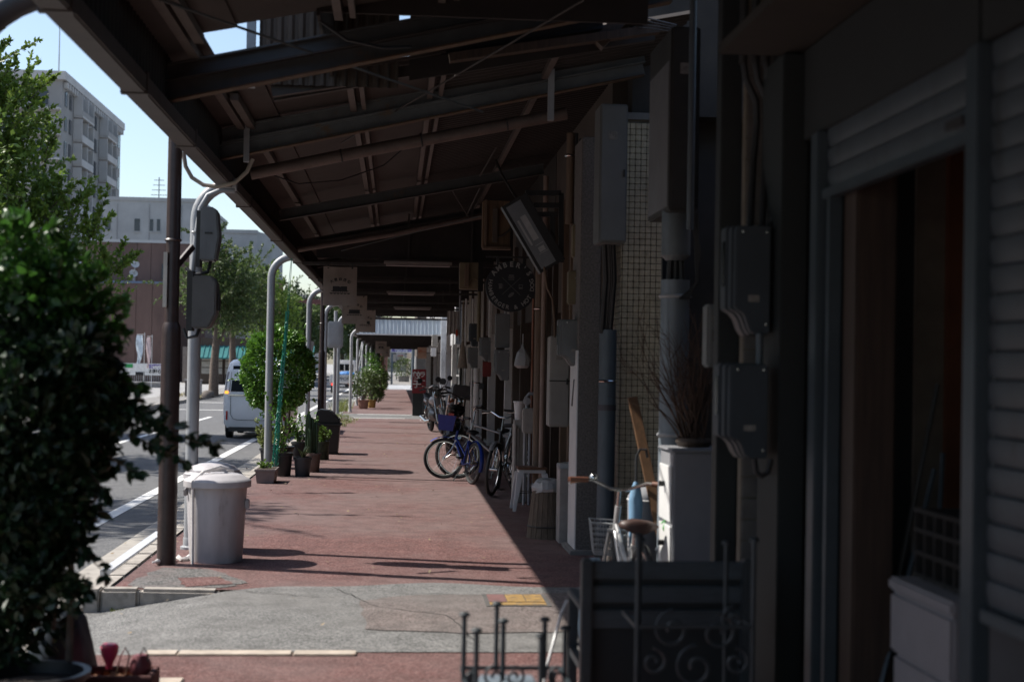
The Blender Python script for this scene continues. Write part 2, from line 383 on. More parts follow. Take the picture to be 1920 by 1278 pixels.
# gutter strip and kerbs
gs = MB(); gs.box(-2.52, -2.12, -20, 60, -.2, -.121); gut = struct('road_gutter', gs, mat('gutter_concrete', (.33, .305, .27), .85, var=.18, scale=4, hue=(.2, .18, .15, .58), hscale=3))
kb = thing('kerb', None, None, (-2.03, 10, -.13)); kb['kind'] = 'structure'
blk = MB().box(-.078, .078, -.296, .296, -.06, .135)
pieces(blk, 'kerb_stone', KERB, kb, [(-2.035, 10.48 + .6 * i, -.13) for i in range(52)], bev=.022)
pieces(blk, 'kerb_stone', KERB, kb, [(-2.035, 7.55 - .6 * i, -.13) for i in range(12)], bev=.022)
def kblock(x0, x1, h0, h1):
    mb = MB(); zb = -.2
    mb.add([(x0, 10.0, zb), (x1, 10.0, zb), (x1, 10.15, zb), (x0, 10.15, zb), (x0, 10.015, h0), (x1, 10.015, h1), (x1, 10.15, h1), (x0, 10.15, h0)],
           [(0, 3, 2, 1), (4, 5, 6, 7), (0, 1, 5, 4), (1, 2, 6, 5), (2, 3, 7, 6), (3, 0, 4, 7)])
    mb.build('kerb_stone', KERB, kb, bev=.022)
kblock(-2.0, -1.735, .022, .022); kblock(-1.73, -1.2, .022, .014)
cb = MB(); cb.prism([(0, 0)] + [(-.13 + .13 * 0 - .0 * i, 0) for i in range(0)] + [(.0, .16)] + [(-.02 - .09 * math.sin(t * math.pi / 2 / 5), .16 - .16 * (1 - math.cos(t * math.pi / 2 / 5))) for t in range(0, 6)], (-2.003, 10.0, -.2), XV, YV, (0, 0, .222))
cb.build('kerb_stone', KERB, kb, bev=.01)
for a, b in ((275, 334), (337, 548), (552, 669)):
    p, q = gz(a, 1222), gz(b, 1224)
    mb = MB().box(p.x, q.x, 7.86, 7.98, -.05, .012); mb.build('kerb_stone', mat('edge_stone', (.42, .36, .30), .85, var=.2, scale=9, hue=(.3, .2, .15, .6), hscale=4), kb, bev=.006)
p, q = gz(292, 1275), gz(345, 1275); MB().box(p.x - .3, q.x, p.y - .12, p.y + .02, -.05, .012).build('kerb_stone', MATS['edge_stone'], kb, bev=.006)
fk = thing('far_kerb', None, None, (-8.7, 20, -.13)); fk['kind'] = 'structure'
pieces(MB().box(-.09, .09, -.49, .49, -.08, .13), 'kerb_stone', KERB, fk, [(-8.72, 30.5 + i, -.13) for i in range(60)], bev=.02)
# painted lines
mk = MB()
mk.box(-3.20, -3.04, 8, 150, -.1265, -.126)
for y in (51.2, 60.3): mk.box(-8.4, -5.0, y, y + .35, -.1265, -.126)
for y in range(20, 150, 10): mk.box(-5.78, -5.64, y, y + 5, -.1265, -.126)
mk.box(-7.2, -3.6, 96, 96.5, -.1265, -.126)
struct('road_marking', mk, LINE)
mk2 = MB(); mk2.box(-1.2, 1.7, 45.6, 45.8, -.0035, .0005); mk2.box(-1.9, .3, 42.4, 42.56, -.0035, .0005)
for i in range(5): mk2.box(-1.3 + i * .02, -1.1 + i * .02, 93 + i * 3.2, 94.6 + i * 3.2, -.0035, .0005)
mk2.box(-1.45, -1.2, 40.6, 41.3, .004, .006)
struct('strip_marking', mk2, LINE)
# yellow and red painted access cover in the alley
c = gz(968, 1128); cov = thing('access_cover', 'yellow and red painted access cover set in the alley asphalt', 'manhole cover', (c.x, c.y, .012))
CY = mat('yellow_cover_paint', (.30, .185, .06), .7, var=.3, scale=25, hue=(.12, .095, .07, .5), hscale=16)
CR = mat('red_cover_paint', (.17, .085, .08), .75, var=.2, scale=25)
x0, x1, y0, y1 = c.x - .19, c.x + .19, c.y - .21, c.y + .22
MB().box(x0 - .03, x1 + .03, y0 - .03, y1 + .03, .006, .014).build('frame', mat('cover_iron', (.09, .085, .08), .7), cov)
MB().box(x0, x0 + .12, y0 + .12, y1, .012, .018).build('plate', CR, cov, bev=.002)
MB().box(x0 + .125, x0 + .25, y0 + .12, y1, .012, .018).build('plate', CY, cov, bev=.002)
MB().box(x0 + .255, x1, y0 + .12, y1, .012, .018).build('plate', CY, cov, bev=.002)
MB().box(x0, x1, y0, y0 + .11, .012, .017).build('plate', CY, cov, bev=.002)
# pale kerb ramp bar on the road edge
p = gz(252, 1040, -.05); q = gz(300, 1018, -.05)
rb = MB(); rb.bar((-2.17, 11.1, -.03), (-2.17, 13.6, -.03), .10, .06)
solid('kerb_ramp', rb, mat('pale_aluminium', (.55, .56, .57), .4, var=.1), 'pale metal ramp bar lying along the kerb by the brown pole', 'ramp', bev=.008)
gr = MB(); gr.box(-2.16, -2.125, 9.75, 10.25, -.13, -.112)
solid('drain_slot', gr, mat('cover_iron', (.09, .085, .08), .7), 'short dark iron drain slot in the gutter at the kerb corner', 'drain')
# weeds along the edge
def tuft(mb, c, n, h, sp, rnd):
    for i in range(n):
        a = rnd.uniform(0, 6.28); b = Vector((math.cos(a), math.sin(a), 0)); p = Vector(c) + b * rnd.uniform(0, sp)
        hh = h * rnd.uniform(.5, 1.1); wd = rnd.uniform(.004, .009); s_ = b.cross(ZV) * wd; lean = b * hh * rnd.uniform(.2, .8)
        mb.add([p - s_, p + s_, p + s_ * .8 + lean * .4 + ZV * hh * .6, p - s_ * .8 + lean * .4 + ZV * hh * .6, p + lean + ZV * hh], [(0, 1, 2, 3), (3, 2, 4)])
rnd = random.Random(3); wd = MB()
for px_, py_, n, h in ((650, 790, 120, .14), (640, 797, 80, .1), (655, 785, 60, .1), (632, 783, 120, .16)):
    for k in range(5):
        g = gz(px_ + rnd.uniform(-14, 14), py_ + rnd.uniform(-3, 3)); tuft(wd, g, n // 5, h, .22, rnd)
for k in range(9): tuft(wd, (-1.72 + rnd.uniform(-.25, .25), 46.3 + rnd.uniform(0, 6), 0), 40, .45, .2, rnd)
for k in range(8): tuft(wd, (-1.9 + .05 * k, 9.97, -.125), 10, .025, .03, rnd)
for k in range(7): tuft(wd, (-1.7 + rnd.uniform(-.2, .2), 7.99, -.05), 8, .03, .04, rnd)
weeds = wd.build('weeds', mat('weed_leaf', (.16, .19, .05), .6, var=.5, scale=4, trans=.3)); weeds['kind'] = 'stuff'

# ------------------------------------------------------------------ the arcade canopy
def zr(x): return 3.535 + (x + 1.5) * .205          # underside of the roof sheets
CX0, CX1 = -1.5, 1.95
can = thing('arcade_canopy', 'long brown steel canopy roof over the red pavement', 'canopy', (-1.5, 9, 0))
GAP0, GAP1 = 8.75, 10.5
frames_y = [-11, -8, -5, -2, 1, 3.8, 6.4]
far_y = [11.9, 14.2, 17.2, 21.3, 25.5, 29.7, 34, 38, 42.2, 46.4]
def sloped(mb, xa, xb, ya, yb, t=.018, dz=0.0):
    za, zb = zr(xa) + dz, zr(xb) + dz
    mb.add([(xa, ya, za), (xb, ya, zb), (xb, yb, zb), (xa, yb, za), (xa, ya, za + t), (xb, ya, zb + t), (xb, yb, zb + t), (xa, yb, za + t)],
           [(0, 3, 2, 1), (4, 5, 6, 7), (0, 1, 5, 4), (1, 2, 6, 5), (2, 3, 7, 6), (3, 0, 4, 7)])
def corrug(mb, xa, xb, ya, yb, pitch=.12, amp=.016, dz=0.0):   # ribs run along x
    n = max(2, int((yb - ya) / pitch) * 4); k = len(mb.v)
    for i in range(n + 1):
        y = ya + (yb - ya) * i / n; d = amp * (1 if (i % 4) in (1, 2) else -1) + dz
        mb.v.append((xa, y, zr(xa) + d)); mb.v.append((xb, y, zr(xb) + d))
    for i in range(n): mb.f.append((k + 2 * i, k + 2 * i + 1, k + 2 * i + 3, k + 2 * i + 2))
bays = list(zip(frames_y[:-1], frames_y[1:])) + [(6.4, GAP0), (GAP1, 11.9)] + list(zip(far_y[:-1], far_y[1:]))
for ya, yb in bays:
    for k_, (xa, xb) in enumerate(((CX0, -1.0), (-1.03, -.33), (-.36, .33))):
        mb = MB(); sloped(mb, xa, xb, ya - .01, yb + .006 * (k_ + 1), dz=.022 * (k_ % 2) + .0007 * (bays.index((ya, yb)) % 2)); mb.build('roof_panel', ROOF, can)
    mb = MB(); corrug(mb, .29, 2.2, ya - .01, yb + .004, dz=.0012 * (bays.index((ya, yb)) % 2)); mb.build('roof_sheet', ROOF_D, can)
# the middle bay: panels only at the eave, a raised box with a gap that lets the sun through
mb = MB(); sloped(mb, CX0, -1.22, GAP0, GAP1); mb.build('roof_panel', ROOF, can)
RX0 = -.52
mb = MB(); mb.box(RX0, 1.52, GAP0 - .05, GAP1 + .05, 4.42, 4.44); mb.build('raised_roof_panel', ROOF_D, can)
mb = MB(); mb.box(RX0, RX0 + .02, GAP0 - .05, GAP1 + .05, zr(RX0) - .02, 4.42); mb.build('raised_side_board', ROOF_D, can)
def corrwall(mb, xa, xb, y, za, zb, pitch=.076, amp=.011):     # upright corrugated sheet facing the street's length
    n = max(2, int((xb - xa) / pitch) * 4); k = len(mb.v)
    for i in range(n + 1):
        x = xa + (xb - xa) * i / n; d = amp * (1 if (i % 4) in (1, 2) else -1)
        mb.v.append((x, y + d, za)); mb.v.append((x, y + d, zb))
    for i in range(n): mb.f.append((k + 2 * i, k + 2 * i + 2, k + 2 * i + 3, k + 2 * i + 1))
CORR_B = mat('brown_corrugated', (.06, .046, .035), .7, var=.2, scale=4)
mb = MB(); corrwall(mb, -1.04, -.02, GAP1 + .02, 3.64, 4.75); mb.build('corrugated_wall', CORR_B, can)
mb = MB(); mb.add([(.06, GAP1 + .02, 3.70), (1.5, GAP1 + .02, 3.98), (1.5, GAP1 + .02, 4.42), (.06, GAP1 + .02, 4.42), (.06, GAP1 + .04, 3.70), (1.5, GAP1 + .04, 3.98), (1.5, GAP1 + .04, 4.42), (.06, GAP1 + .04, 4.42)], [(0, 1, 2, 3), (7, 6, 5, 4), (0, 4, 5, 1), (1, 5, 6, 2), (2, 6, 7, 3), (3, 7, 4, 0)]); mb.build('raised_end_board', ROOF_D, can)
mb = MB(); mb.box(RX0 + .02, 1.52, GAP0 - .06, GAP0 - .04, zr(RX0), 4.42); mb.build('raised_side_board', ROOF_D, can)
for (p, q, wd_, ht) in (((-.95, 10.6, 3.60), (1.9, 10.6, 4.12), .06, .08), ((-.95, 10.75, 3.58), (1.9, 10.75, 4.16), .05, .05), ((.35, 10.4, 3.85), (1.9, 10.4, 4.12), .1, .06), ((.1, 9.9, 4.0), (1.6, 9.9, 4.25), .05, .06), ((1.45, 10.45, 4.0), (1.75, 10.45, 4.35), .12, .1)):
    MB().bar(p, q, wd_, ht).build('roof_timber', WOOD_D if wd_ > .09 else BEAM_D, can)
# eave: box gutter, inner corrugated valance
g = MB(); g.box(-1.55, -1.415, -12, 46.5, 3.09, 3.20); g.build('eave_gutter', GUTTER, can, bev=.01)
g = MB(); g.box(-1.57, -1.535, -12, 46.5, 3.19, 3.235); g.build('gutter_lip', GUTTER, can)
for i, y in enumerate((-9, -5.2, -1.4, 2.4, 6.2, 8.05, 10.0, 13.8, 17.6, 21.4, 25.2, 29, 32.8, 36.6, 40.4, 44.2)):
    MB().box(-1.558, -1.408, y, y + .05, 3.083, 3.208).build('gutter_joint', GUTTER, can)
def valance(x, ya, yb, za, zb, pitch=.1, amp=.013):
    mb = MB(); n = int((yb - ya) / pitch) * 4; 
    for i in range(n + 1):
        y = ya + (yb - ya) * i / n; d = amp * (1 if (i % 4) in (1, 2) else -1)
        mb.v.append((x + d, y, za)); mb.v.append((x + d, y, zb))
    for i in range(n): mb.f.append((2 * i, 2 * i + 1, 2 * i + 3, 2 * i + 2))
    return mb
valance(-1.49, -12, 46.5, 3.18, 3.60).build('eave_valance', ROOF_D, can)
# beams (I sections following the slope)
BEAM2 = mat('pale_beam_steel', (0.1200, 0.1280, 0.1280), .55, var=.2, scale=5, hue=(.16, .09, .035, .6), hscale=4)
def ibeam(y, xa, xb, drop, h, wf, m, mf, name='beam', tw=.012, slope=None):
    za = zr(xa) - drop; zb = (zr(xb) - drop) if slope is None else za + (xb - xa) * slope
    web = MB().bar((xa, y, za), (xb, y, zb), tw, h, up=(0, 0, 1)); b = web.build(name, m, can)
    for s, mm in ((1, m), (-1, mf)):
        MB().bar((xa, y, za + s * h / 2), (xb, y, zb + s * h / 2), wf, .012).build('flange', mm, b)
    return b
for y in frames_y: ibeam(y, -1.42, 2.1, .24, .2, .09, BEAM_D, BEAM_D)
ibeam(9.15, -1.50, 1.75, .235, .13, .09, BEAM, RUST, slope=.235); ibeam(9.13, -1.47, 1.75, .125, .10, .09, BEAM, BEAM_D, slope=.225)
ibeam(11.9, -1.50, 2.05, .215, .115, .09, BEAM2, RUST, slope=.232); ibeam(11.88, -1.46, 2.05, .085, .11, .09, BEAM2, BEAM2, slope=.225)
for y in (17.2, 21.3, 25.5, 29.7, 34, 38, 42.2, 46.4): ibeam(y, -1.42, 1.75, .19, .12, .08, BEAM if y < 18 else BEAM_D, BEAM_D)
# purlins along the street, in pairs
for ya, yb in bays:
    if yb <= ya + 1.2: continue
    for x, wd_ in ((-1.22, .06), (-.385, .05), (-.30, .035), (.24, .045), (.33, .035), (1.2, .05)):
        MB().box(x - wd_ / 2, x + wd_ / 2, ya + .05, yb - .05, zr(x) - .075, zr(x) - .022).build('purlin', PURLIN, can)
for x in (-1.3,): MB().box(x - .03, x + .03, 6.4, 11.8, zr(x) - .07, zr(x) - .02).build('purlin', PURLIN, can)
# hangers and posts at the gap
MB().box(-1.07, -1.01, 9.92, 9.975, 3.5, 4.9).build('hanger_post', mat('blue_grey_post', (.30, .34, .38), .5), can)
hp = at(463, 240, 11.8); MB().box(hp.x - .022, hp.x + .022, 11.78, 11.82, 3.24, 3.95).build('hanger_post', GREY_STEEL, can)
hp = at(1034, 120, 11.8); MB().box(hp.x - .025, hp.x + .025, 11.77, 11.82, 3.66, 4.28).build('hanger_post', GREY_STEEL, can)
# horizontal ties with hangers in the farther bays
for y in (21.2, 25.4, 29.7, 34, 38, 42.2, 46.4):
    t = MB().bar((-1.40, y - .06, 3.07), (1.72, y - .06, 3.09), .04, .045); t.build('tie_rod', BEAM_D, can)
    for x in (.16, 1.1): MB().bar((x, y - .06, 3.07), (x, y - .06, zr(x) - .04), .03, .03, up=(0, 1, 0)).build('hanger_post', BEAM_D, can)
    pn = MB(); pn.add([(-1.38, y, 3.10), (1.72, y, 3.10), (1.72, y, zr(1.72) - .15), (-1.38, y, zr(-1.38) - .02)], [(0, 1, 2, 3)])
    if y > 21: 
        v0 = [(-1.2, y + .02, 3.16), (1.72, y + .02, 3.16), (1.72, y + .02, zr(1.72) - .2), (-1.2, y + .02, zr(-1.2) - .18)]
        MB().add(v0 + [(a, b + .012, c) for a, b, c in v0], [(3, 2, 1, 0), (4, 5, 6, 7), (0, 1, 5, 4), (1, 2, 6, 5), (2, 3, 7, 6), (3, 0, 4, 7)]).build('gable_board', ROOF_D, can)
# diagonal bracing rods
def rod(a, b, r, m, name='brace_rod'): MB().tube([a, b], r, 6).build(name, m, can)
rod(at(300, 0, 7.6), at(905, 210, 11.7), .009, BEAM); rod(at(1095, 0, 8.2), at(640, 268, 13.6), .007, BEAM_D)
rod(at(900, 330, 17.0), at(960, 225, 15.0), .010, BEAM_D); rod(at(640, 470, 20), at(1000, 380, 17.4), .006, BEAM)
for (a, b) in (((868, 418, 20.5), (900, 352, 17.4)), ((845, 352, 17.4), (880, 410, 20))): rod(at(*a), at(*b), .008, BEAM_D)

# pipe slung under the roof
pp = thing('roof_pipe', 'thick brown water pipe slung under the roof behind the second beam', 'pipe', (-1.3, 14, 3.4))
pts = [at(470, 326, 12.9), at(700, 280, 12.9), at(900, 243, 12.9), at(1062, 213, 12.9)]
MB().tube(pts, .055, 12).build('pipe', mat('brown_pipe', (.13, .095, .08), .6, var=.2, scale=6), pp)
for p in (at(640, 292, 12.9), at(790, 263, 12.9), at(950, 233, 12.9)):
    MB().ring(p, (1, 0, .2), .058, .008, 16, 5).build('clamp', BEAM_D, pp)
pp = thing('roof_pipe', 'thinner brown pipe under the roof in front of the first fluorescent tube', 'pipe', (-1.3, 20.6, 3.3))
MB().tube([at(558, 468, 19.9), at(730, 440, 19.9), at(905, 405, 19.9)], .04, 10).build('pipe', MATS['brown_pipe'], pp)

# fluorescent fittings, unlit
TUBE = mat('lamp_housing', (.2, .17, .155), .5, var=.1)
for k, (a, y, yy, lab) in enumerate(((720, 494, 21.0, 'long unlit tube lamp hanging behind the largest cloth banner'), (725, 549, 29.5, 'unlit tube lamp hanging beyond the second cloth banner'), (738, 577, 37.8, 'unlit tube lamp hanging above the third cloth banner'))):
    p = at(a, y, yy); ln = 1.0
    lt = thing('tube_lamp', lab, 'lamp', (p.x, yy, p.z), 'tube lamps under the canopy')
    MB().box(p.x, p.x + ln, yy - .05, yy + .05, p.z, p.z + .04).build('housing', TUBE, lt, bev=.006)
    MB().tube([(p.x + .03, yy, p.z - .02), (p.x + ln - .03, yy, p.z - .02)], .016, 8).build('tube', mat('unlit_tube', (.3, .27, .26), .5), lt)
    for x in (p.x + .15, p.x + ln - .15): MB().box(x - .01, x + .01, yy - .01, yy + .01, p.z + .04, 3.085 if p.z < 3.04 else p.z + .06).build('bracket', BEAM_D, lt)

# ------------------------------------------------------------------ support poles
def bent_pole(label, x, y, r=.055, top=3.12, bend=.31, reach=.32, m=GREY_STEEL, z0=0., extra=None):
    t = thing('support_pole', label, 'pole', (x, y, z0), 'bent steel poles along the kerb')
    pts = [(x, y, z0), (x, y, .9), (x, y, 1.8), (x, y, top - bend)] + arc((x + bend, y, top - bend), bend, math.pi, math.pi / 2, 9)[1:] + [(x + max(reach, bend + .02), y, top)]
    MB().tube(pts, r, 14).build('shaft', m, t)
    MB().lathe([(r * 1.5, 0), (r * 1.5, .02), (r * 1.08, .03), (r * 1.08, .09), (r, .1)], (x, y, z0), 14).build('foot_collar', m, t)
    return t
PX = -1.80
bent_pole('dark bent pole at the top corner of the frame above the tall shrub', -1.98, 6.5, .065, 3.25, .5, .52, mat('silhouette_pole_steel', (.03, .034, .04), .5, var=.2))  # grey steel darkened: the silhouette is put into the colour
pa = bent_pole('grey bent pole behind the brown pole, carrying two metal boxes', -1.72, 12.35)
bent_pole('grey bent pole standing behind the potted cactus', PX, 20.6)
bent_pole('grey bent pole rising behind the round hedge shrub', PX, 29.6)
bent_pole('grey bent pole just behind the far brown pole', PX, 36.5)
bent_pole('grey bent pole at the near side of the asphalt strip crossing', PX, 45.0)
def brown_pole(label, x, y, top=6.5, r0=.075, step=1.9, lean=.0):
    t = thing('lamp_post', label, 'post', (x, y, 0), 'brown stepped steel posts')
    MB().lathe([(r0, 0), (r0, step - .09), (r0 * .97, step - .04), (r0 * .8, step)], (x, y, 0), 20).build('lower_shaft', BROWN_STEEL, t)
    MB().tube([(x, y, step - .02), (x + lean, y, top)], r0 * .74, 16).build('upper_shaft', BROWN_STEEL, t)
    for z in (2.55,): MB().ring((x, y, z), (0, 0, 1), r0 * .76, .012, 16, 5).build('clamp', BROWN_STEEL, t)
    return t
bp1 = brown_pole('thick brown stepped post beside the grey plastic bin', -1.768, 11.40)
MB().box(-1.83, -1.80, 11.33, 11.36, 2.02, 2.45).build('number_plate', mat('pale_plate', (.55, .50, .42), .6), bp1)
brown_pole('thin far brown post rising out of the black bin', -1.75, 34.0)
# near-pole equipment
x0, x1, z0, z1 = rect(378, 390, 414, 490, 12.0)
t = thing('junction_box', 'pale grey tapered box high on the bent pole', 'electrical box', (x0, 12.0, z0))
w_ = x1 - x0; h_ = z1 - z0
MB().prism([(0, 0), (w_ * .8, 0), (w_, h_ * .45), (w_ * .85, h_ * .95), (w_ * .6, h_), (0, h_)], (x0, 11.9, z0), XV, ZV, (0, .2, 0)).build('cover', GREYBOX, t, bev=.012)
MB().box(x0 - .035, x0, 11.93, 12.07, z0 - .05, z1 - .03).build('back_plate', DKBOX, t)
MB().box(x0 + w_ * .25, x0 + w_ * .65, 11.894, 11.9, z0 + .22, z0 + .235).build('seam', DKBOX, t)
MB().tube([(x0 + .08, 12, z0), (x0 + .06, 11.98, z0 - .09), (x0 - .05, 11.97, z0 - .12), (x0 - .12, 12, z0 - .06)], .016, 8).build('cable', BLACK, t)
x0, x1, z0, z1 = rect(352, 518, 408, 616, 12.0); w_ = x1 - x0; h_ = z1 - z0
t = thing('junction_box', 'dark grey box with cut corner lower on the bent pole', 'electrical box', (x0, 12.0, z0))
MB().prism([(.05, 0), (w_ * .75, 0), (w_, h_ * .28), (w_, h_ * .86), (w_ * .86, h_), (.05, h_)], (x0, 11.88, z0), XV, ZV, (0, .24, 0)).build('cover', mat('dark_grey_box', (.115, .112, .105), .55, var=.12), t, bev=.012)
MB().box(x0, x0 + .05, 11.93, 12.07, z0 - .02, z1 + .04).build('back_plate', DKBOX, t)
MB().box(x1, x1 + .02, 11.95, 12.05, z0 + .15, z0 + .29).build('hinge', DKBOX, t)
MB().tube([(x0 + .1, 12, z0), (x0 + .08, 11.99, z0 - .06), (x0 + .0, 12, z0 - .08), (x0 - .03, 12, z0 + .0)], .014, 8).build('cable', BLACK, t)
cp = thing('conduit', 'thin pale conduit running up the bent pole behind the boxes', 'pipe', (-1.6, 12.1, 1.6))
p0 = at(358, 612, 12.1); MB().tube([p0, at(362, 500, 12.1), at(368, 440, 12.1), at(376, 390, 12.1), at(390, 366, 12.1), at(412, 357, 12.1), at(440, 358, 12.1)], .022, 10).build('pipe', GREY_STEEL, cp)
for y in (600, 530, 435): q = at(360 + (612 - y) * .03, y, 12.1); MB().ring(q, (0, 0, 1), .024, .008, 12, 5).build('clamp', GREY_STEEL, cp)
lp = [at(344, 285, 11.6), at(348, 312, 11.6), at(360, 333, 11.6), at(382, 347, 11.6), at(408, 350, 11.6), at(440, 343, 11.6), at(463, 322, 11.6), at(474, 298, 11.6)]
solid('cable_loop', MB().tube(lp, .017, 8), mat('beige_hose', (.36, .31, .25), .6), 'beige hose looping below the eave over the bent pole', 'cable')
solid('bracket_arm', MB().bar(at(326, 505, 11.6), at(362, 462, 11.8), .03, .05), BROWN_STEEL, 'short dark bracket arm linking the brown post to the boxes', 'bracket', bev=.004)
# scrap of white sheeting at the post foot
rnd = random.Random(5); mb = MB(); pts = []
for i in range(14):
    p = gz(285 + i * 5.5, 1060 - i * .9 + rnd.uniform(-2, 2)); pts.append((p.x, p.y, .012 + rnd.uniform(0, .02)))
solid('plastic_strip', MB().tube(pts, [.006 + rnd.uniform(0, .016) for _ in pts], 6), mat('white_film', (.7, .68, .66), .4), 'crumpled white plastic strip on the ground at the brown post foot', 'plastic strip')
# ------------------------------------------------------------------ buildings on the shop side
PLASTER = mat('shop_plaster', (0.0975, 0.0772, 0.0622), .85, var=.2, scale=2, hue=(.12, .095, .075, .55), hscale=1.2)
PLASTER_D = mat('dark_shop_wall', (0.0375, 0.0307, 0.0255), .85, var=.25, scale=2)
BEIGE = mat('beige_panel', (0.1950, 0.1613, 0.1275), .75, var=.12, scale=3)
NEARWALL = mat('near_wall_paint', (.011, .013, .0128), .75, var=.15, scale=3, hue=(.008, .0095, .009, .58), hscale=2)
SHUT = mat('shutter_slat', (.048, .060, .070), .5, var=.18, scale=5, hue=(.02, .021, .02, .56), hscale=7, stretch=(1, 1.6, .35))
ALU = mat('dull_aluminium', (.058, .076, .089), .42, metal=.35, var=.1)
FX = 1.92                                            # shop front line
def shop(label, ya, yb, wall, post, posts, doors=4, lint=2.25, height=6.8):
    t = thing('shop_building', label, 'shop', (FX, ya, 0), 'shops along the arcade')
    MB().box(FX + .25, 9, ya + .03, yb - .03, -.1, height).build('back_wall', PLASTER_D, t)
    MB().box(FX, FX + .27, ya + .03, yb - .03, lint, height).build('upper_wall', wall, t)
    MB().box(FX - .02, FX + .26, ya + .03, yb - .03, -.05, .06).build('threshold', mat('sill_concrete', (.2, .19, .18), .85), t)
    n = doors; step = (yb - ya - .4) / n
    for i in range(n):
        a = ya + .2 + i * step
        d = MB(); x = FX + .14 + .03 * (i % 2)
        for (p, q) in (((a, .06), (a + .06, lint)), ((a + step - .06, .06), (a + step, lint)), ((a + .06, .06), (a + step - .06, .5)), ((a + .06, lint - .08), (a + step - .06, lint)), ((a + .06, 1.25), (a + step - .06, 1.29))):
            d.box(x, x + .035, p[0], q[0], p[1], q[1])
        dd = d.build('sliding_door', post, t)
        for za, zb in ((.5, 1.25), (1.29, lint - .08)):
            MB().box(x + .012, x + .02, a + .06, a + step - .06, za, zb).build('pane', GLASSD, dd)
    for (y, w_, m) in posts: MB().box(FX - .06, FX + .1, y, y + w_, .0, 3.5).build('post', m, t, bev=.006)
    return t
shop('brown timber shop front beside the wooden tub and white stool', 12.75, 17.3, PLASTER, WOOD_D, [(13.3, .12, WOOD_D), (15.2, .1, WOOD_P), (15.9, .14, WOOD_P), (16.9, .1, WOOD_D)], 3)
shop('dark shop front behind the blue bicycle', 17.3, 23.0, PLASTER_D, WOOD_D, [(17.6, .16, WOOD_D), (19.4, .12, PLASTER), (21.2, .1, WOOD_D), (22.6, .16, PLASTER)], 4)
shop('brown panelled shop front with white posts beyond the bicycles', 23.0, 31.0, PLASTER, WOOD_D, [(24.2, .12, WHITE), (26.4, .10, WOOD_D), (28.6, .14, WHITE), (30.4, .12, WOOD_D)], 5)
s4 = shop('shop front with beige boarding behind the parked motorcycle', 31.0, 42.0, BEIGE, WOOD_D, [(32.5, .1, WHITE), (35.4, .14, WOOD_D), (39, .12, WOOD_D)], 5)
MB().box(FX - .03, FX + .02, 33.6, 38.6, .05, 2.15).build('boarding', BEIGE, s4)
s5 = shop('far shop front past the asphalt strip with pale cladding', 46.2, 66, mat('pale_cladding', (.36, .36, .36), .7), WHITE, [(47.2, .3, WHITE), (52, .2, WHITE), (56, .2, WHITE), (60, .2, WHITE), (63, .2, WHITE)], 6, 2.3)
shop('last shop front before the bright side street', 66, 91, MATS['pale_cladding'], WOOD_D, [(70, .2, WHITE), (75, .2, WOOD_D), (82, .2, WHITE), (88, .25, WHITE)], 8, 2.3)
# end wall with cream tiles at the alley
tw = thing('tiled_building', 'narrow building end faced with small square cream tiles at the alley', 'building', (1.92, 12.3, 0))
TX0, TX1, TY = at(1163, 600, 12.3).x, at(1163, 600, 12.3).x + .37, 12.3
MB().box(TX0 + .01, TX1, TY + .012, 12.74, -.05, 3.78).build('wall', GROUT, tw)
MB().box(TX0 + .1, 9, 12.45, 12.73, 3.85, 6.8).build('upper_wall', PLASTER_D, tw)
a_, b_, c_, d_ = rect(1188, 38, 1234, 114, 12.25); MB().box(a_, b_, 12.25, 12.29, c_, d_).build('bright_patch_panel', mat('bright_patch_paint', (.45, .48, .52), .8), tw)  # pale panel stands in for the bright sky patch above the alley
MB().box(TX0 - .02, TX1, TY - .01, 12.74, 3.78, 3.84).build('coping', mat('sill_concrete', (.2, .19, .18), .85), tw)
pw, ph = .0495, .0535
tl = MB().box(-pw / 2 + .0022, pw / 2 - .0022, 0, .014, -ph / 2 + .0022, ph / 2 - .0022)
locs = []; rest = []
nrow = int(3.7 / ph)
for c in range(7):
    for r_ in range(nrow):
        l = (TX0 + .012 + pw * (c + .5), TY, .06 + ph * (r_ + .5))
        (locs if (c < 5 and r_ >= 9) else rest).append(l)
locs = locs[:300]
pieces(tl, 'tile', TILE, tw, locs, bev=.003)
mb = MB()
for l in rest: mb.box(l[0] - pw / 2 + .003, l[0] + pw / 2 - .003, TY, TY + .014, l[2] - ph / 2 + .003, l[2] + ph / 2 - .003)
for c in range(8):
    for r_ in range(nrow): mb.box(TX0, TX0 + .014, TY + .014 + pw * c + .003, TY + .014 + pw * (c + 1) - .003, .06 + ph * r_ + .003, .06 + ph * (r_ + 1) - .003)
o = mb.build('tile_field', TILE, tw); o['kind'] = 'stuff'
# white column with speckled face
x0, x1, z0, z1 = rect(1083, 600, 1122, 1035, 12.2)
SPECK = mat('speckled_concrete', (0.1500, 0.1350, 0.1237), .9, var=.35, scale=60, hue=(.11, .10, .09, .62), hscale=22, bump=.3, bscale=70)
col = thing('concrete_column', 'pale concrete column with speckled face beside the blue-grey pipe', 'column', (x0, 12.2, 0))
MB().box(x0, x1, 12.2, 12.72, -.03, 3.6).build('shaft', SPECK, col, bev=.008)
MB().box(x0 - .012, x0 - .002, 12.205, 12.70, 0, 1.75).build('side_facing', WHITE, col)
MB().box(x0 - .06, x1 + .02, 12.1, 12.75, -.05, .035).build('plinth', mat('sill_concrete', (.2, .19, .18), .85), col, bev=.01)
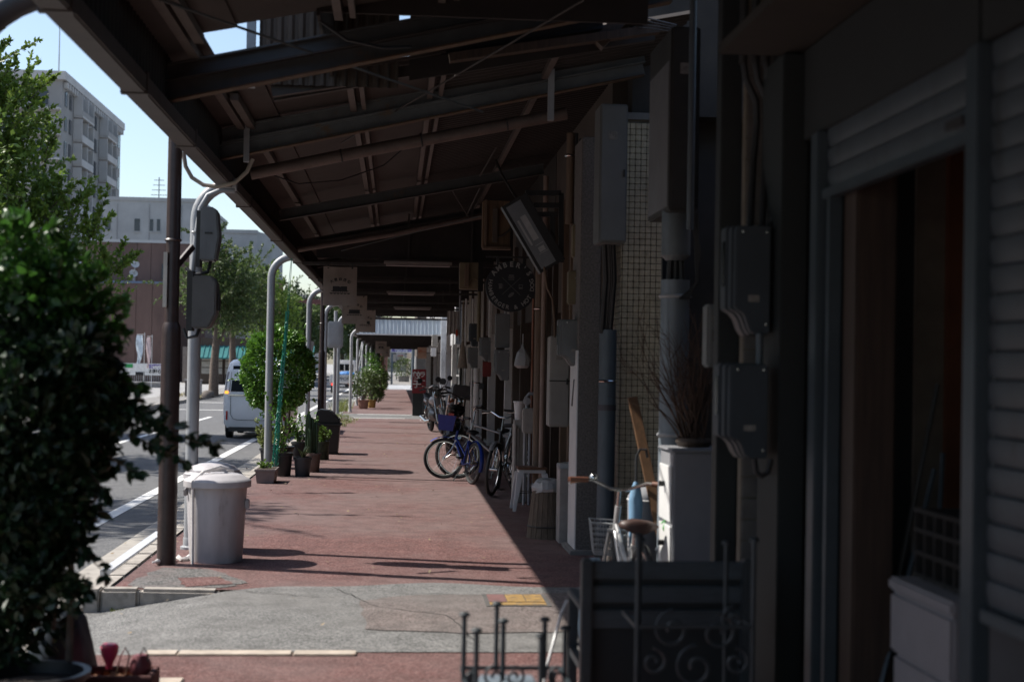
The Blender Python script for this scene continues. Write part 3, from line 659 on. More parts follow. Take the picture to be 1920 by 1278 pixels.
# alley end and near building
aw = thing('alley_building', 'dark wall closing the alley behind the bicycle and cabinet', 'building', (3.4, 9, 0))
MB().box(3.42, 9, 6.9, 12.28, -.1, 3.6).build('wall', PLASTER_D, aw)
NX = 1.74
nb = thing('near_shop', 'dark grey shop front with half-raised roller shutter', 'shop', (NX, 4, 0), 'shops along the arcade')
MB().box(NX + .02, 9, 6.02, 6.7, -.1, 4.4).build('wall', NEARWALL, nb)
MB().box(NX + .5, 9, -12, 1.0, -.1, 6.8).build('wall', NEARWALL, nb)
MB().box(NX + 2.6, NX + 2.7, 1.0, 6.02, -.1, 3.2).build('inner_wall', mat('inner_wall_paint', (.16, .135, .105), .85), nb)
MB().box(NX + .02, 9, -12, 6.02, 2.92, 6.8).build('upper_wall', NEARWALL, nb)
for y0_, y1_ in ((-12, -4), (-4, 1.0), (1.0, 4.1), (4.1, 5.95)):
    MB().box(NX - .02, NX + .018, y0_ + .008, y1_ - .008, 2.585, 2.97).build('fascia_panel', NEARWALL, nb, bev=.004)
MB().box(1.38, NX, -12, 6.1, 2.98, 3.02).build('soffit', mat('soffit_board', (.022, .018, .013), .8, var=.2, scale=4), nb)
# shutter guides and slats
g1 = 5.70; g2 = 4.10
for y in (g1, g2): 
    mb = MB(); mb.box(NX - .045, NX + .01, y - .05, y + .05, 0, 2.58); mb.build('shutter_guide', ALU, nb, bev=.006)
MB().box(NX - .02, NX + .03, g1 - .14, g1 - .10, 0, 2.33).build('shutter_guide', ALU, nb)
sh = MB(); slh = .083
prof = [(0, 0), (-.004, .012), (-.010, .045), (-.008, .074), (0, .08), (.006, .08), (.006, 0)]
sl1 = MB().prism(prof, (0, 0, 0), XV, ZV, (0, g1 - g2 - .12, 0))
locs = [(NX, g2 + .06, 2.345 + slh * i) for i in range(3)]
rs = thing('roller_shutter', 'grey roller shutter pulled up above the dark doorway', 'shutter', (NX, 5, 2.3), 'shop roller shutters')
pieces(sl1, 'slat', SHUT, rs, locs)
MB().box(NX - .03, NX + .02, g2 + .06, g1 - .06, 2.30, 2.34).build('bottom_bar', ALU, rs, bev=.004)
MB().box(NX - .032, NX - .028, g2 + .1, g2 + .24, 2.36, 2.39).build('label_plate', INK, rs)
rs2 = thing('roller_shutter', 'grey ribbed roller shutter lowered at the edge of the frame', 'shutter', (NX, 2.5, .5), 'shop roller shutters')
sl2 = MB().prism(prof, (0, 0, 0), XV, ZV, (0, 3.1, 0))
pieces(sl2, 'slat', SHUT, rs2, [(NX, .94, .925 + slh * i) for i in range(20)])
MB().box(NX - .03, NX + .02, 0.94, 4.04, .88, .92).build('bottom_bar', ALU, rs2, bev=.004)
# inside the doorway
MB().box(1.772, 1.935, 5.38, 5.54, 0, 2.9).build('door_post', mat('door_post_wood', (.042, .026, .018), .7, var=.3, scale=6, stretch=(8, 8, .5)), nb, bev=.008)
MB().box(NX + .5, NX + 2.6, 6.0, 6.018, 0, 2.9).build('inner_panel', MATS['inner_wall_paint'], nb)
MB().box(2.37, 2.46, 5.96, 5.998, 0, 2.9).build('orange_panel', mat('orange_wall', (.13, .042, .016), .8), nb)
MB().box(NX + .02, NX + 2.6, 1.0, 6.0, 2.95, 3.0).build('inner_ceiling', MATS['inner_wall_paint'], nb)
MB().box(NX + .02, NX + 2.6, 1.0, 6.0, -.02, .006).build('inner_floor', PLASTER_D, nb)
dr = MB(); 
for bx in ((2.43, 2.475, 0, 2.12), (2.475, 2.95, 2.07, 2.12)): dr.box(bx[0], bx[1], 5.86, 5.92, bx[2], bx[3])
dd = dr.build('blue_door_frame', mat('blue_paint', (.03, .06, .2), .5), nb)
dr = MB()
for bx in ((2.477, 2.545, .02, 2.06), (2.545, 2.9, 1.97, 2.06), (2.545, 2.9, .02, .8)): dr.box(bx[0], bx[1], 5.87, 5.91, bx[2], bx[3])
d2 = dr.build('inner_door', WHITE, nb); MB().box(2.545, 2.9, 5.88, 5.9, .8, 1.97).build('pane', GLASSD, d2)
# near pilaster, tiled strips, steel column
pl = thing('wall_pilaster', 'dark greenish pilaster beside the shutter guide', 'pilaster', (1.66, 6.0, 0))
x0, x1, _, _ = rect(1462, 600, 1505, 700, 6.0)
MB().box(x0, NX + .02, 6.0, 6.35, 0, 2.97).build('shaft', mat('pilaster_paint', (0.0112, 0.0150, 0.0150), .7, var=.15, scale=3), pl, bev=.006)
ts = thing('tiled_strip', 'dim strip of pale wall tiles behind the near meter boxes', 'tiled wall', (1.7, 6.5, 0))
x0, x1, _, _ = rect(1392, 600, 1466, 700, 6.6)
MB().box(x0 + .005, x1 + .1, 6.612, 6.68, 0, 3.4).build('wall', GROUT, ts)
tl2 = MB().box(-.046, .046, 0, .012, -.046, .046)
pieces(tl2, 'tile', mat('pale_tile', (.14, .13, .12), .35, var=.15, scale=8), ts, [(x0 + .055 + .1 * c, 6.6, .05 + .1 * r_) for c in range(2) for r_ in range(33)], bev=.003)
x0, x1, _, _ = rect(1347, 300, 1386, 900, 6.75)
sc = thing('steel_column', 'dark square steel column left of the near meter boxes', 'column', (x0, 6.75, 0))
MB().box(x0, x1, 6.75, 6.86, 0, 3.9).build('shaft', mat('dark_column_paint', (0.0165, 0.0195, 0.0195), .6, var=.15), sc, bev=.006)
MB().box(x0 - .03, x1 + .03, 6.72, 6.89, 0, .02).build('base_plate', DKBOX, sc)
# far arcade: second canopy beyond the asphalt strip
c2 = thing('arcade_canopy', 'farther lower canopy with pale blue corrugated front fascia', 'canopy', (0, 50, 0))
FASC = mat('pale_blue_corrugated', (.68, .74, .79), .5, var=.05, scale=3, trans=.5)
xa = -1.3; xb = at(827, 610, 50.5).x
zb_, zt = at(760, 626, 50.5).z, at(760, 599, 50.5).z
n = 21; wdt = (xb - xa) / n
mbp = MB().prism([(0, 0), (wdt * .18, -.03), (wdt * .72, -.03), (wdt * .9, 0), (wdt, 0), (wdt, .012), (wdt * .9, .012), (wdt * .7, -.018), (wdt * .2, -.018), (0, .012)], (0, 0, 0), XV, YV, (0, 0, zt - zb_))
pieces(mbp, 'fascia_rib', FASC, c2, [(xa + i * wdt, 50.5, zb_) for i in range(n)])
MB().box(xa - .1, xb, 50.44, 50.52, zb_ - .05, zb_ - .002).build('fascia_trim', WHITE, c2); MB().box(xa - .1, xb, 50.44, 50.52, zt + .002, zt + .06).build('fascia_trim', PURLIN, c2)
MB().box(xa - .25, 1.9, 50.6, 92, zb_ + .02, zb_ + .05).build('roof_panel', ROOF_D, c2)
MB().box(xa - .25, xa - .12, 50.6, 92, zb_ - .06, zb_ + .06).build('eave_gutter', GUTTER, c2)
for y in (54, 60, 66, 72, 78, 84, 90): MB().box(xa - .2, 1.8, y, y + .08, zb_ - .12, zb_ + .01).build('beam', BEAM_D, c2)
for i in range(6):
    a = xa + .1 + i * .5; MB().bar((a, 50.55, zt + .05), (a + .25, 50.55, zt + .32), .03, .03, up=(0, 1, 0)).build('truss_bar', BEAM_D, c2); MB().bar((a + .25, 50.55, zt + .32), (a + .5, 50.55, zt + .05), .03, .03, up=(0, 1, 0)).build('truss_bar', BEAM_D, c2)
MB().bar((xa, 50.55, zt + .35), (xb, 50.55, zt + .35), .05, .05).build('truss_bar', PURLIN, c2)
for k, (y, lab) in enumerate(((47.3, 'first pale bent pole past the asphalt strip, beside the terracotta pot'), (55.2, 'second pale bent pole past the asphalt strip'), (63.5, 'third pale bent pole past the asphalt strip'), (72, 'fourth pale bent pole past the asphalt strip'), (84, 'last pale bent pole before the side street'))):
    bent_pole(lab, -1.47, y, .05, 2.74, .3, .4, mat('pale_pole_paint', (.42, .42, .42), .5))
for k, (xx, lab) in enumerate(((-1.50, 'first of the thin stay wires crossing the far pale poles'), (-1.62, 'second of the thin stay wires crossing the far pale poles'))):
    solid('stay_wire', MB().tube([(xx, 50 + k, .1), (xx + .12, 62 + 2 * k, 2.7)], .015, 6), GREY_STEEL, lab, 'wire')
wp = thing('white_post', 'bright white sunlit post at the end of the pale fascia', 'post', (1.62, 48.6, 0))
x0, x1, z0, z1 = rect(826, 615, 836, 780, 48.4); MB().box(x0, x1, 48.4, 48.6, 0, 3.3).build('shaft', mat('white_blue_paint', (.62, .66, .70), .4), wp, bev=.01)
MB().box(x0 - .03, x1 + .03, 48.37, 48.63, 0, .03).build('base_plate', GREY_STEEL, wp)
for k, (a, y, yy) in enumerate(((735, 634, 58), (737, 640, 66), (740, 650, 80))):
    p = at(a, y, yy); lt = thing('tube_lamp', ['first tube lamp under the farther canopy', 'second tube lamp under the farther canopy', 'third tube lamp under the farther canopy'][k], 'lamp', (p.x, yy, p.z), 'tube lamps under the canopy')
    MB().box(p.x, p.x + 1.0, yy - .05, yy + .05, p.z, p.z + .07).build('housing', TUBE, lt); MB().box(p.x + .4, p.x + .5, yy - .01, yy + .01, p.z + .07, zb_).build('bracket', BEAM_D, lt)

# ------------------------------------------------------------------ meters, boxes and pipes on the shop fronts
def pbox(name, label, cat, x0, y0, x1, y1, Y, dp, m, group='electrical boxes on the shop fronts', lip=True, bev=.01):
    a, b, c, d = rect(x0, y0, x1, y1, Y); t = thing(name, label, cat, ((a + b) / 2, Y, c), group)
    MB().box(a, b, Y, Y + dp, c, d).build('housing', m, t, bev=min(bev, (b - a) / 5))
    if lip:
        MB().box(a + .012, b - .012, Y - .012, Y - .001, c + .015, d - .015).build('door_panel', m, t, bev=.003)
        MB().box(a + (b - a) * .3, a + (b - a) * .62, Y - .0145, Y - .0125, c + (d - c) * .74, c + (d - c) * .80).build('label_plate', mat('faded_sticker', (.22, .21, .19), .7, var=.3, scale=40), t)
        MB().box(b - .035, b - .02, Y - .026, Y - .012, (c + d) / 2 - .03, (c + d) / 2 + .03).build('handle', DKBOX, t)
    return t
STK = mat('faded_sticker', (.22, .21, .19), .7, var=.3, scale=40)
def meter(label, x0, y0, x1, y1, Y, dp, m, cut=.5):
    a, b, c, d = rect(x0, y0, x1, y1, Y); w_, h_ = b - a, d - c
    t = thing('meter_box', label, 'meter box', ((a + b) / 2, Y, c), 'electricity meter boxes')
    def outl(s):
        return [(s, h_ * .24), (s, h_ - .01 - s * .3), (s + .015, h_ - s * .3), (w_, h_ - s * .3), (w_, s * .3), (w_ * cut + s * .5, s * .3), (w_ * cut * .8 + s * .6, h_ * .06), (w_ * cut * .62 + s * .7, h_ * .15), (w_ * .2 + s, h_ * .2)]
    MB().prism(outl(0.), (a, Y + dp * .5, c), XV, ZV, (0, dp * .5, 0)).build('back_case', m, t, bev=.004)
    MB().prism(outl(w_ * .06), (a, Y + dp * .22, c), XV, ZV, (0, dp * .26, 0)).build('middle_case', m, t, bev=.004)
    MB().prism(outl(w_ * .12), (a, Y, c), XV, ZV, (0, dp * .2, 0)).build('front_cover', m, t, bev=.006)
    MB().box(a - .003, a - .0005, Y + dp * .55, Y + dp * .8, c + h_ * .45, c + h_ * .86).build('window', GLASSD, t)
    MB().box(b - .03, b + .012, Y + dp * .3, Y + dp * .5, c + h_ * .8, c + h_ * .83).build('latch', STEEL, t)
    MB().box(a + w_ * .45, a + w_ * .72, Y - .003, Y - .0004, c + h_ * .30, c + h_ * .36).build('label_plate', STK, t)
    for sx, sz in ((.3, .93), (.9, .93), (.9, .1)): MB().lathe([(0, -.006), (.007, -.005), (.008, -.0004)], (a + w_ * sx, Y, c + h_ * sz), 8, axis='Y').build('screw', STEEL, t)
    return t
pbox('cable_cabinet', 'tall pale grey cabinet high on the alley corner beside the cream tiles', 'electrical cabinet', 1124, 195, 1176, 455, 11.55, .33, mat('grey_cabinet', (0.1575, 0.1650, 0.1613), .5, var=.08, scale=4))
t = pbox('cable_cabinet', 'tall black-brown cabinet high in front of the cream tiles', 'electrical cabinet', 1257, 50, 1312, 395, 8.4, .72, DKBOX)
a, b, c, d = rect(1257, 50, 1312, 395, 8.4)
MB().box(a - .006, a - .001, 8.44, 9.08, c + .03, d - .2).build('side_panel', mat('dull_side_panel', (.16, .16, .165), .5, var=.12), t)
pbox('breaker_box', 'upper cream box on the column above the grey meter', 'electrical box', 1074, 420, 1101, 482, 12.6, .13, CREAM)
pbox('breaker_box', 'lower cream box directly above the grey meter', 'electrical box', 1066, 507, 1103, 570, 12.5, .13, CREAM)
meter('light grey meter box with stepped corner on the white column', 1048, 598, 1100, 686, 12.35, .18, GREYBOX)
meter('upper bluish meter box beside the steel column', 1370, 420, 1445, 628, 6.1, .2, BLUEBOX)
meter('lower bluish meter box beside the steel column', 1358, 680, 1440, 862, 6.0, .22, BLUEBOX)
t = pbox('tall_cabinet', 'tall greyish white wall cabinet in two sections above the stool', 'electrical cabinet', 1031, 630, 1068, 800, 14.2, .3, mat('grey_white_cabinet', (.30, .29, .265), .6, var=.1, scale=4))
a, b, c, d = rect(1031, 630, 1068, 800, 14.2); MB().box(a - .005, b + .005, 14.185, 14.2, c + (d - c) * .5, c + (d - c) * .5 + .012).build('seam', DKBOX, t)
t = pbox('fuse_board', 'brown wooden fuse board high behind the round sign', 'electrical box', 905, 376, 957, 464, 17.3, .2, WOOD, lip=False)
a, b, c, d = rect(905, 376, 957, 464, 17.3)
MB().box(a + .02, a + .05, 17.24, 17.3, c, d).build('frame_strip', WOOD_P, t); MB().box(a, b, 17.2, 17.3, c - .03, c).build('shelf', WOOD_P, t)
MB().box(a + .12, a + .18, 17.22, 17.3, c + .06, d - .1).build('breaker', PLASTER, t, bev=.004)
MB().tube([(a + .18, 17.25, c + .12), (a + .26, 17.24, c + .15), (a + .33, 17.25, c + .22)], .014, 6).build('cable', PURLIN, t)
t = pbox('fuse_board', 'yellowish fuse board beneath the brown one, left of the round sign', 'electrical box', 862, 492, 903, 542, 20.5, .2, CREAM, lip=False)
a, b, c, d = rect(862, 492, 903, 542, 20.5)
MB().box(a + .07, a + .13, 20.42, 20.5, c + .03, d - .03).build('breaker', WOOD_P, t, bev=.004); MB().box(b - .05, b + .02, 20.44, 20.5, c - .03, d + .02).build('side_strip', DARK, t)
MB().tube([(a + .13, 20.45, c + .1), (a + .19, 20.44, c + .17), (a + .26, 20.45, c + .13)], .012, 6).build('cable', CREAM, t)
meter('upper grey meter box of the pair beside the hanging broom', 880, 606, 897, 649, 24.2, .2, BLUEBOX, .35)
meter('lower grey meter box of the pair beside the hanging broom', 878, 651, 896, 690, 24.1, .2, GREYBOX, .35)
meter('small grey meter box below the round sign, above a red panel', 900, 632, 920, 677, 21.6, .2, GREYBOX)
meter('grey meter box on the brown post between red panel and plastic bag', 928, 655, 955, 713, 18.4, .2, GREYBOX)
pbox('meter_cover', 'worn tall grey cover hanging directly below the round sign', 'electrical box', 929, 588, 956, 652, 18.5, .12, GREYBOX, lip=False)
pbox('red_panel', 'dull red panel below the small grey meter box', 'panel', 905, 678, 921, 706, 22.2, .05, mat('dull_red', (.20, .025, .02), .6), None, False)
pbox('switch_box', 'pale thin box behind the steel column', 'electrical box', 1326, 570, 1347, 688, 7.1, .12, mat('grey_cabinet', (0.1575, 0.1650, 0.1613), .5))
pbox('wall_box', 'white box under the eave of the farther canopy', 'electrical box', 810, 627, 821, 650, 47.0, .25, WHITE, None, False)
pbox('wall_box', 'second white box on the far shop front, under the first one', 'electrical box', 808, 652, 818, 668, 50.0, .25, WHITE, None, False)

def pipe(label, pts, r, m, cat='pipe', name='wall_pipe', clamps=(), n=10, group='pipes and conduits on the shop fronts'):
    t = thing(name, label, cat, pts[-1] if Vector(pts[-1]).z < Vector(pts[0]).z else pts[0], group)
    MB().tube(pts, r, n).build('pipe', m, t)
    for p in clamps: MB().ring(p, (0, 0, 1), (r if not isinstance(r, list) else r[0]) + .004, .010, 16, 5).build('clamp', STEEL, t)
    return t
def vpipe(label, x, y0, y1, Y, r, m, **k):
    p = at(x, y0, Y); q = at(x, y1, Y); xx = (p.x + q.x) / 2; z1 = max(0.0, q.z)
    zs = [p.z + (z1 - p.z) * i / 4 for i in range(5)]
    return pipe(label, [(xx, Y, z) for z in zs], r, m, clamps=[(xx, Y, zs[1])] if r > .03 else (), **k)
t = vpipe('thick blue-grey pipe standing between white column and cream tiles', 1137, 618, 1004, 12.05, .075, BLUEPIPE, n=18)
MB().lathe([(.08, 0), (.08, .05)], (at(1137, 800, 12.05).x, 12.05, 1.24), 18).build('joint', mat('dark_joint', (.07, .06, .065), .6), t)
MB().lathe([(.095, 0), (.095, .1), (.08, .14)], (at(1137, 800, 12.05).x, 12.05, 0), 18).build('foot', DKBOX, t)
xx = at(1138, 540, 12.0).x
cb_ = thing('cable_bundle', 'thick black cable bundle dropping from the grey cabinet into the blue-grey pipe', 'cable', (xx, 12.0, 1.9))
for i, dx in enumerate((-.035, 0, .035, .015)): MB().tube([(xx - .03 + dx, 11.75, 2.66), (xx + dx + .01, 11.9, 2.35), (xx + dx, 12.02 + .02 * (i % 2), 1.9)], .024, 8).build('cable', BLACK, cb_)
t = thing('big_pipe', 'thickest grey pipe standing in front of the tiles behind the bicycle', 'pipe', (1.6, 8.6, 0), 'pipes and conduits on the shop fronts')
xx = at(1262, 800, 8.6).x; p1_ = at(1262, 525, 8.6)
MB().tube([(xx, 8.6, 0), (xx, 8.6, 1.0), (xx, 8.6, p1_.z)], .088, 20).build('pipe', mat('grey_drain_pipe', (.17, .20, .225), .45, var=.12, scale=4, hue=(.14, .15, .16, .6), hscale=3), t)
for z in (p1_.z - .1, 1.2, .5): MB().ring((xx, 8.6, z), (0, 0, 1), .09, .012, 20, 5).build('clamp', GREY_STEEL, t)
MB().lathe([(.06, 0), (.09, .03), (.09, .3), (.07, .34)], (xx, 8.6, p1_.z + .12), 18).build('cap_cylinder', mat('grey_cap', (.13, .15, .16), .5), t)
for i, dx in enumerate((-.04, .0, .04)): MB().tube([(xx + dx, 8.58, 2.62), (xx + dx * .5, 8.6, p1_.z + .4), (xx + dx, 8.6, p1_.z - .05)], .02, 8).build('cable', BLACK, t)
rn = random.Random(11)
wires = thing('loose_wires', 'tangle of black wires hanging beside the big grey pipe', 'wires', (xx + .1, 8.55, 1.8))
for i in range(5):
    a = at(1296 + i * 3, 400, 8.5); b = at(1290 - i * 4, 560, 8.5)
    MB().tube([a, at(1305 + rn.uniform(-4, 8), 470, 8.5), at(1308 + rn.uniform(-8, 4), 530, 8.5), b], .007, 6).build('wire', BLACK, wires)
vpipe('dark conduit right of the black-brown cabinet', 1297, -20, 430, 8.3, .022, BLUEPIPE)
for i, (x, Y, lab) in enumerate(((1395, 6.4, 'first of the dark conduits above the bluish meters'), (1417, 6.35, 'second of the dark conduits above the bluish meters'), (1437, 6.3, 'third of the dark conduits above the bluish meters'))):
    vpipe(lab, x, -20, 120, Y, .02, DKBOX)
    t = thing('meter_cable', ['first', 'second', 'third'][i] + ' black cable bending from the conduits down to the bluish meters', 'cable', tuple(at(x + 20, 420, Y)), 'cables above the meters')
    MB().tube([at(x, 118, Y), at(x + 4, 150, Y), at(x + 22, 190, Y), at(x + 24, 230, Y), at(x + 18, 300, Y), at(x + 12, 425, Y - .15)], .016, 8).build('cable', BLACK, t)
vpipe('thin grey conduit right of the bluish meters', 1452, 150, 1000, 6.2, .016, ALU)
vpipe('thin blue-grey conduit between the two bluish meters', 1424, 625, 690, 6.1, .016, BLUEPIPE)
pipe('black cable curling below the lower bluish meter', [at(1415, 860, 6.0), at(1418, 885, 6.0), at(1428, 892, 6.0), at(1440, 885, 6.0), at(1445, 860, 6.0)], .012, BLACK, 'cable', 'meter_cable')
for i, (x, y0, y1, Y, r, m, lab) in enumerate((
        (1010, 470, 905, 16.0, .055, WOOD_P, 'pale brown upright post below the tilted sign'), (1019, 330, 905, 15.8, .03, mat('pinkish_pipe', (.28, .2, .16), .6), 'pinkish pipe right of the pale brown post'),
        (997, 560, 905, 16.6, .014, mat('copper_pipe', (.28, .12, .07), .5), 'thin coppery pipe left of the pale brown post'), (1069, 250, 420, 13.0, .04, WOOD_P, 'tan conduit rising above the cream boxes'),
        (1079, 250, 430, 13.0, .02, DKBOX, 'dark conduit rising above the cream boxes'), (1088, 260, 430, 12.9, .02, BLACK, 'black conduit rising above the cream boxes'),
        (885, 560, 800, 25.0, .018, WHITE, 'white thin pipe left of the grey meter pair'), (872, 560, 800, 29.0, .02, WHITE, 'white thin pipe beside the hanging broom'),
        (898, 540, 640, 22.8, .03, CREAM, 'cream conduit above the small grey meter box'), (893, 690, 800, 24.6, .05, WHITE, 'white post below the lower grey meter box'),
        (948, 560, 600, 18.9, .02, GREY_STEEL, 'short grey conduit behind the round sign'), (862, 545, 640, 31, .02, GREY_STEEL, 'far grey conduit above the hanging broom'))):
    vpipe(lab, x, y0, y1, Y, r, m)
pipe('thin tan cable bending beside the tilted sign bracket', [at(1020, 500, 14.0), at(1026, 540, 14.0), at(1036, 560, 14.0), at(1040, 600, 14.0), at(1040, 632, 14.0)], .012, WOOD_P, 'cable')
pipe('beige cable looping from the lower cream box', [at(1088, 482, 12.5), at(1094, 510, 12.4), at(1104, 545, 12.3), at(1108, 590, 12.3)], .014, CREAM, 'cable')
pipe('black cable looping under the light grey meter', [at(1090, 686, 12.3), at(1092, 705, 12.3), at(1086, 715, 12.3), at(1078, 712, 12.4), at(1074, 760, 12.5)], .014, BLACK, 'cable')
pipe('sagging black cable under the near roof beams', [at(600, 40, 8.6), at(650, 75, 8.6), at(720, 90, 8.7), at(770, 88, 8.8)], .010, BLACK, 'cable', 'roof_cable')
pipe('thin cable sagging under the third beam', [at(480, 318, 13.6), at(560, 345, 13.8), at(640, 338, 14), at(720, 310, 14.2), at(790, 250, 14)], .006, BLACK, 'cable', 'roof_cable')
for k in range(4):
    pipe(['top', 'second', 'third', 'lowest'][k] + ' of the black wires crossing at the roof end above the tall cabinets', [at(1090, 28 + 7 * k, 10.9), at(1180, 26 + 8 * k, 10.6), at(1270, 48 + 4 * k, 9.4)], .006, BLACK, 'wire', 'roof_cable')
# ------------------------------------------------------------------ foliage
def leaf(mb, p, d, nrm, L, W):
    d = d.normalized(); s = d.cross(nrm)
    if s.length < 1e-4: s = d.orthogonal()
    s.normalize(); u = s.cross(d); k = len(mb.v)
    m1 = p + d * L * .35; m2 = p + d * L * .7
    mb.v += [tuple(p), tuple(m1 + s * W * .5 + u * W * .12), tuple(m2 + s * W * .42 + u * W * .06), tuple(p + d * L - u * L * .12), tuple(m2 - s * W * .42 + u * W * .06), tuple(m1 - s * W * .5 + u * W * .12), tuple(m1 - u * .02 * L), tuple(m2 - u * .03 * L)]
    mb.f += [(k, k + 1, k + 6), (k + 6, k + 1, k + 2, k + 7), (k + 7, k + 2, k + 3), (k, k + 6, k + 5), (k + 6, k + 7, k + 4, k + 5), (k + 7, k + 3, k + 4)]
def quadleaf(mb, p, d, nrm, L, W):
    d = d.normalized(); s = d.cross(nrm)
    if s.length < 1e-4: s = d.orthogonal()
    s = s.normalized() * W * .5; k = len(mb.v)
    mb.v += [tuple(p), tuple(p + d * L * .5 + s), tuple(p + d * L), tuple(p + d * L * .5 - s)]; mb.f.append((k, k + 1, k + 2, k + 3))
def rdir(rn):
    z = rn.uniform(-1, 1); a = rn.uniform(0, 6.283); r = math.sqrt(1 - z * z); return Vector((r * math.cos(a), r * math.sin(a), z))
def lobe(mb, c, r, n, L, W, rn, fn=None, inner=.45, zs=1.0, droop=0.0):
    """n leaves through a ball-shaped clump, made in one go"""
    g = np.random.default_rng(rn.randrange(1 << 30))
    def dirs():
        v = g.normal(size=(n, 3)); return v / np.linalg.norm(v, axis=1, keepdims=True)
    d = dirs(); rr = r * (inner + (1 - inner) * g.random(n) ** .6) * (1 + .16 * np.sin(5 * d[:, 0] + 3 * d[:, 2]) * np.sin(4 * d[:, 1] + 2))
    p = np.array(c) + d * np.array([1, 1, zs]) * rr[:, None]
    leaves_np(mb, p, d + dirs() * .8 + np.array([0, 0, .2 - droop]), d * .6 + dirs() * .7 + np.array([0, 0, .5]), L * g.uniform(.65, 1.25, n), W / L, fn is quadleaf)
def leaves_np(mb, p, o, nn, L, asp, quad):
    n = len(p); o = o / np.linalg.norm(o, axis=1, keepdims=True); s = np.cross(o, nn); s /= np.linalg.norm(s, axis=1, keepdims=True) + 1e-9; u = np.cross(s, o)
    L = np.asarray(L)[:, None]; W = L * asp; k = len(mb.v)
    if quad:
        V = np.stack([p, p + o * L * .5 + s * W * .5, p + o * L, p + o * L * .5 - s * W * .5], 1); F = [(0, 1, 2, 3)]
    else:
        m1 = p + o * L * .35; m2 = p + o * L * .7
        V = np.stack([p, m1 + s * W * .5 + u * W * .12, m2 + s * W * .42 + u * W * .06, p + o * L - u * L * .12, m2 - s * W * .42 + u * W * .06, m1 - s * W * .5 + u * W * .12, m1 - u * .02 * L, m2 - u * .03 * L], 1)
        F = [(0, 1, 6), (6, 1, 2, 7), (7, 2, 3), (0, 6, 5), (6, 7, 4, 5), (7, 3, 4)]
    m = V.shape[1]; mb.v += [tuple(v) for v in V.reshape(-1, 3).tolist()]
    for i in range(n):
        b = k + i * m
        for f in F: mb.f.append(tuple(b + q for q in f))
def shoot(mb, sm, p, d, ln, n, L, W, rn, fn=leaf, bend=.25, r=.006):
    p = Vector(p); d = Vector(d).normalized(); pts = [p]; q = p.copy(); dd = d.copy(); k = 6
    for i in range(k):
        dd = (dd + rdir(rn) * bend * .3 + Vector((0, 0, -.02))).normalized(); q = q + dd * ln / k; pts.append(q.copy())
    if sm is not None: sm.tube(pts, [r * (1 - .8 * i / k) for i in range(k + 1)], 5, cap=False)
    for i in range(n):
        t = rn.random() ** .8 * k; a = int(min(k - 1, t)); b = pts[a].lerp(pts[a + 1], t - a)
        o = (dd + rdir(rn) * 1.0).normalized(); fn(mb, b, o, rdir(rn) + ZV * .6, L * rn.uniform(.6, 1.2), W * rn.uniform(.6, 1.2))
    return pts[-1]

# the big shrub at the frame edge
rn = random.Random(21)
bush = thing('potted_shrub', 'tall dark glossy-leaved shrub in a black pot at the frame corner', 'shrub', (-1.48, 6.1, 0))
hi_f = MB(); lo_f = MB(); st = MB()
def bp_(x, y, Y=6.9): return at(x, y, Y - .6)
for (x, y, r, Y, n) in ((30, 520, 110, 6.9, 750), (100, 520, 85, 6.8, 520), (170, 600, 60, 6.9, 330), (40, 660, 150, 6.9, 1200), (130, 680, 100, 6.8, 700), (190, 700, 55, 6.9, 260), (60, 800, 150, 6.8, 1200), (150, 790, 85, 6.9, 560), (215, 775, 45, 6.8, 200),
                       (40, 920, 130, 6.9, 950), (110, 920, 85, 6.8, 480), (165, 880, 50, 6.9, 190), (20, 1010, 90, 6.9, 420), (95, 1000, 60, 6.8, 170), (140, 1120, 30, 6.6, 60), (40, 1110, 60, 6.7, 130), (-60, 700, 160, 7, 900), (-60, 900, 150, 7, 700), (20, 1100, 85, 6.9, 380), (90, 1075, 50, 6.8, 130), (10, 1190, 60, 6.9, 160), (120, 1000, 70, 6.9, 240), (-40, 1050, 120, 7, 500)):
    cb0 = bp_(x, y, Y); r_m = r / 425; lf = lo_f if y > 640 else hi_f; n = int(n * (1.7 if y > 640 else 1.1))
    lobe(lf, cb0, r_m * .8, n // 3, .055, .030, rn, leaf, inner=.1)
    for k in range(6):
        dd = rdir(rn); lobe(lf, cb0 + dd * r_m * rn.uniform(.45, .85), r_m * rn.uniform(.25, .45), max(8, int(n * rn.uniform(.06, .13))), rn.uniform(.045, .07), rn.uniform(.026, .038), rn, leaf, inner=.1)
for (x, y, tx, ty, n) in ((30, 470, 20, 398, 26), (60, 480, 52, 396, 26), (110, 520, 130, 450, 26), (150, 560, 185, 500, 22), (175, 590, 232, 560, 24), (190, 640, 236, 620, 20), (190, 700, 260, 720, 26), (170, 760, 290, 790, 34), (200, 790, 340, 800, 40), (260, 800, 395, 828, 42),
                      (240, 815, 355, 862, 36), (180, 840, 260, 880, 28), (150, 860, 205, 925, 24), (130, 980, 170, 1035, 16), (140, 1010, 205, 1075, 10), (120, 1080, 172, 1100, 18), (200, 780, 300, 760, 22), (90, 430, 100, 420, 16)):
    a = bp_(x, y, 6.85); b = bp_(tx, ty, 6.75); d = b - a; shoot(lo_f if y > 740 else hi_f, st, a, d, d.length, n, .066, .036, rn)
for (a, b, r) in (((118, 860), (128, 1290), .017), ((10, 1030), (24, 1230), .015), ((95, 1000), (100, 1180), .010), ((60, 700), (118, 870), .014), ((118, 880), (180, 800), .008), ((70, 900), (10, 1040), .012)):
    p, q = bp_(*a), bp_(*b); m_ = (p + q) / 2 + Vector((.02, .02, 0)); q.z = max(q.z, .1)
    MB().tube([p, m_, q], [r * .7, r * .85, r], 7).build('stem', BARK, bush)
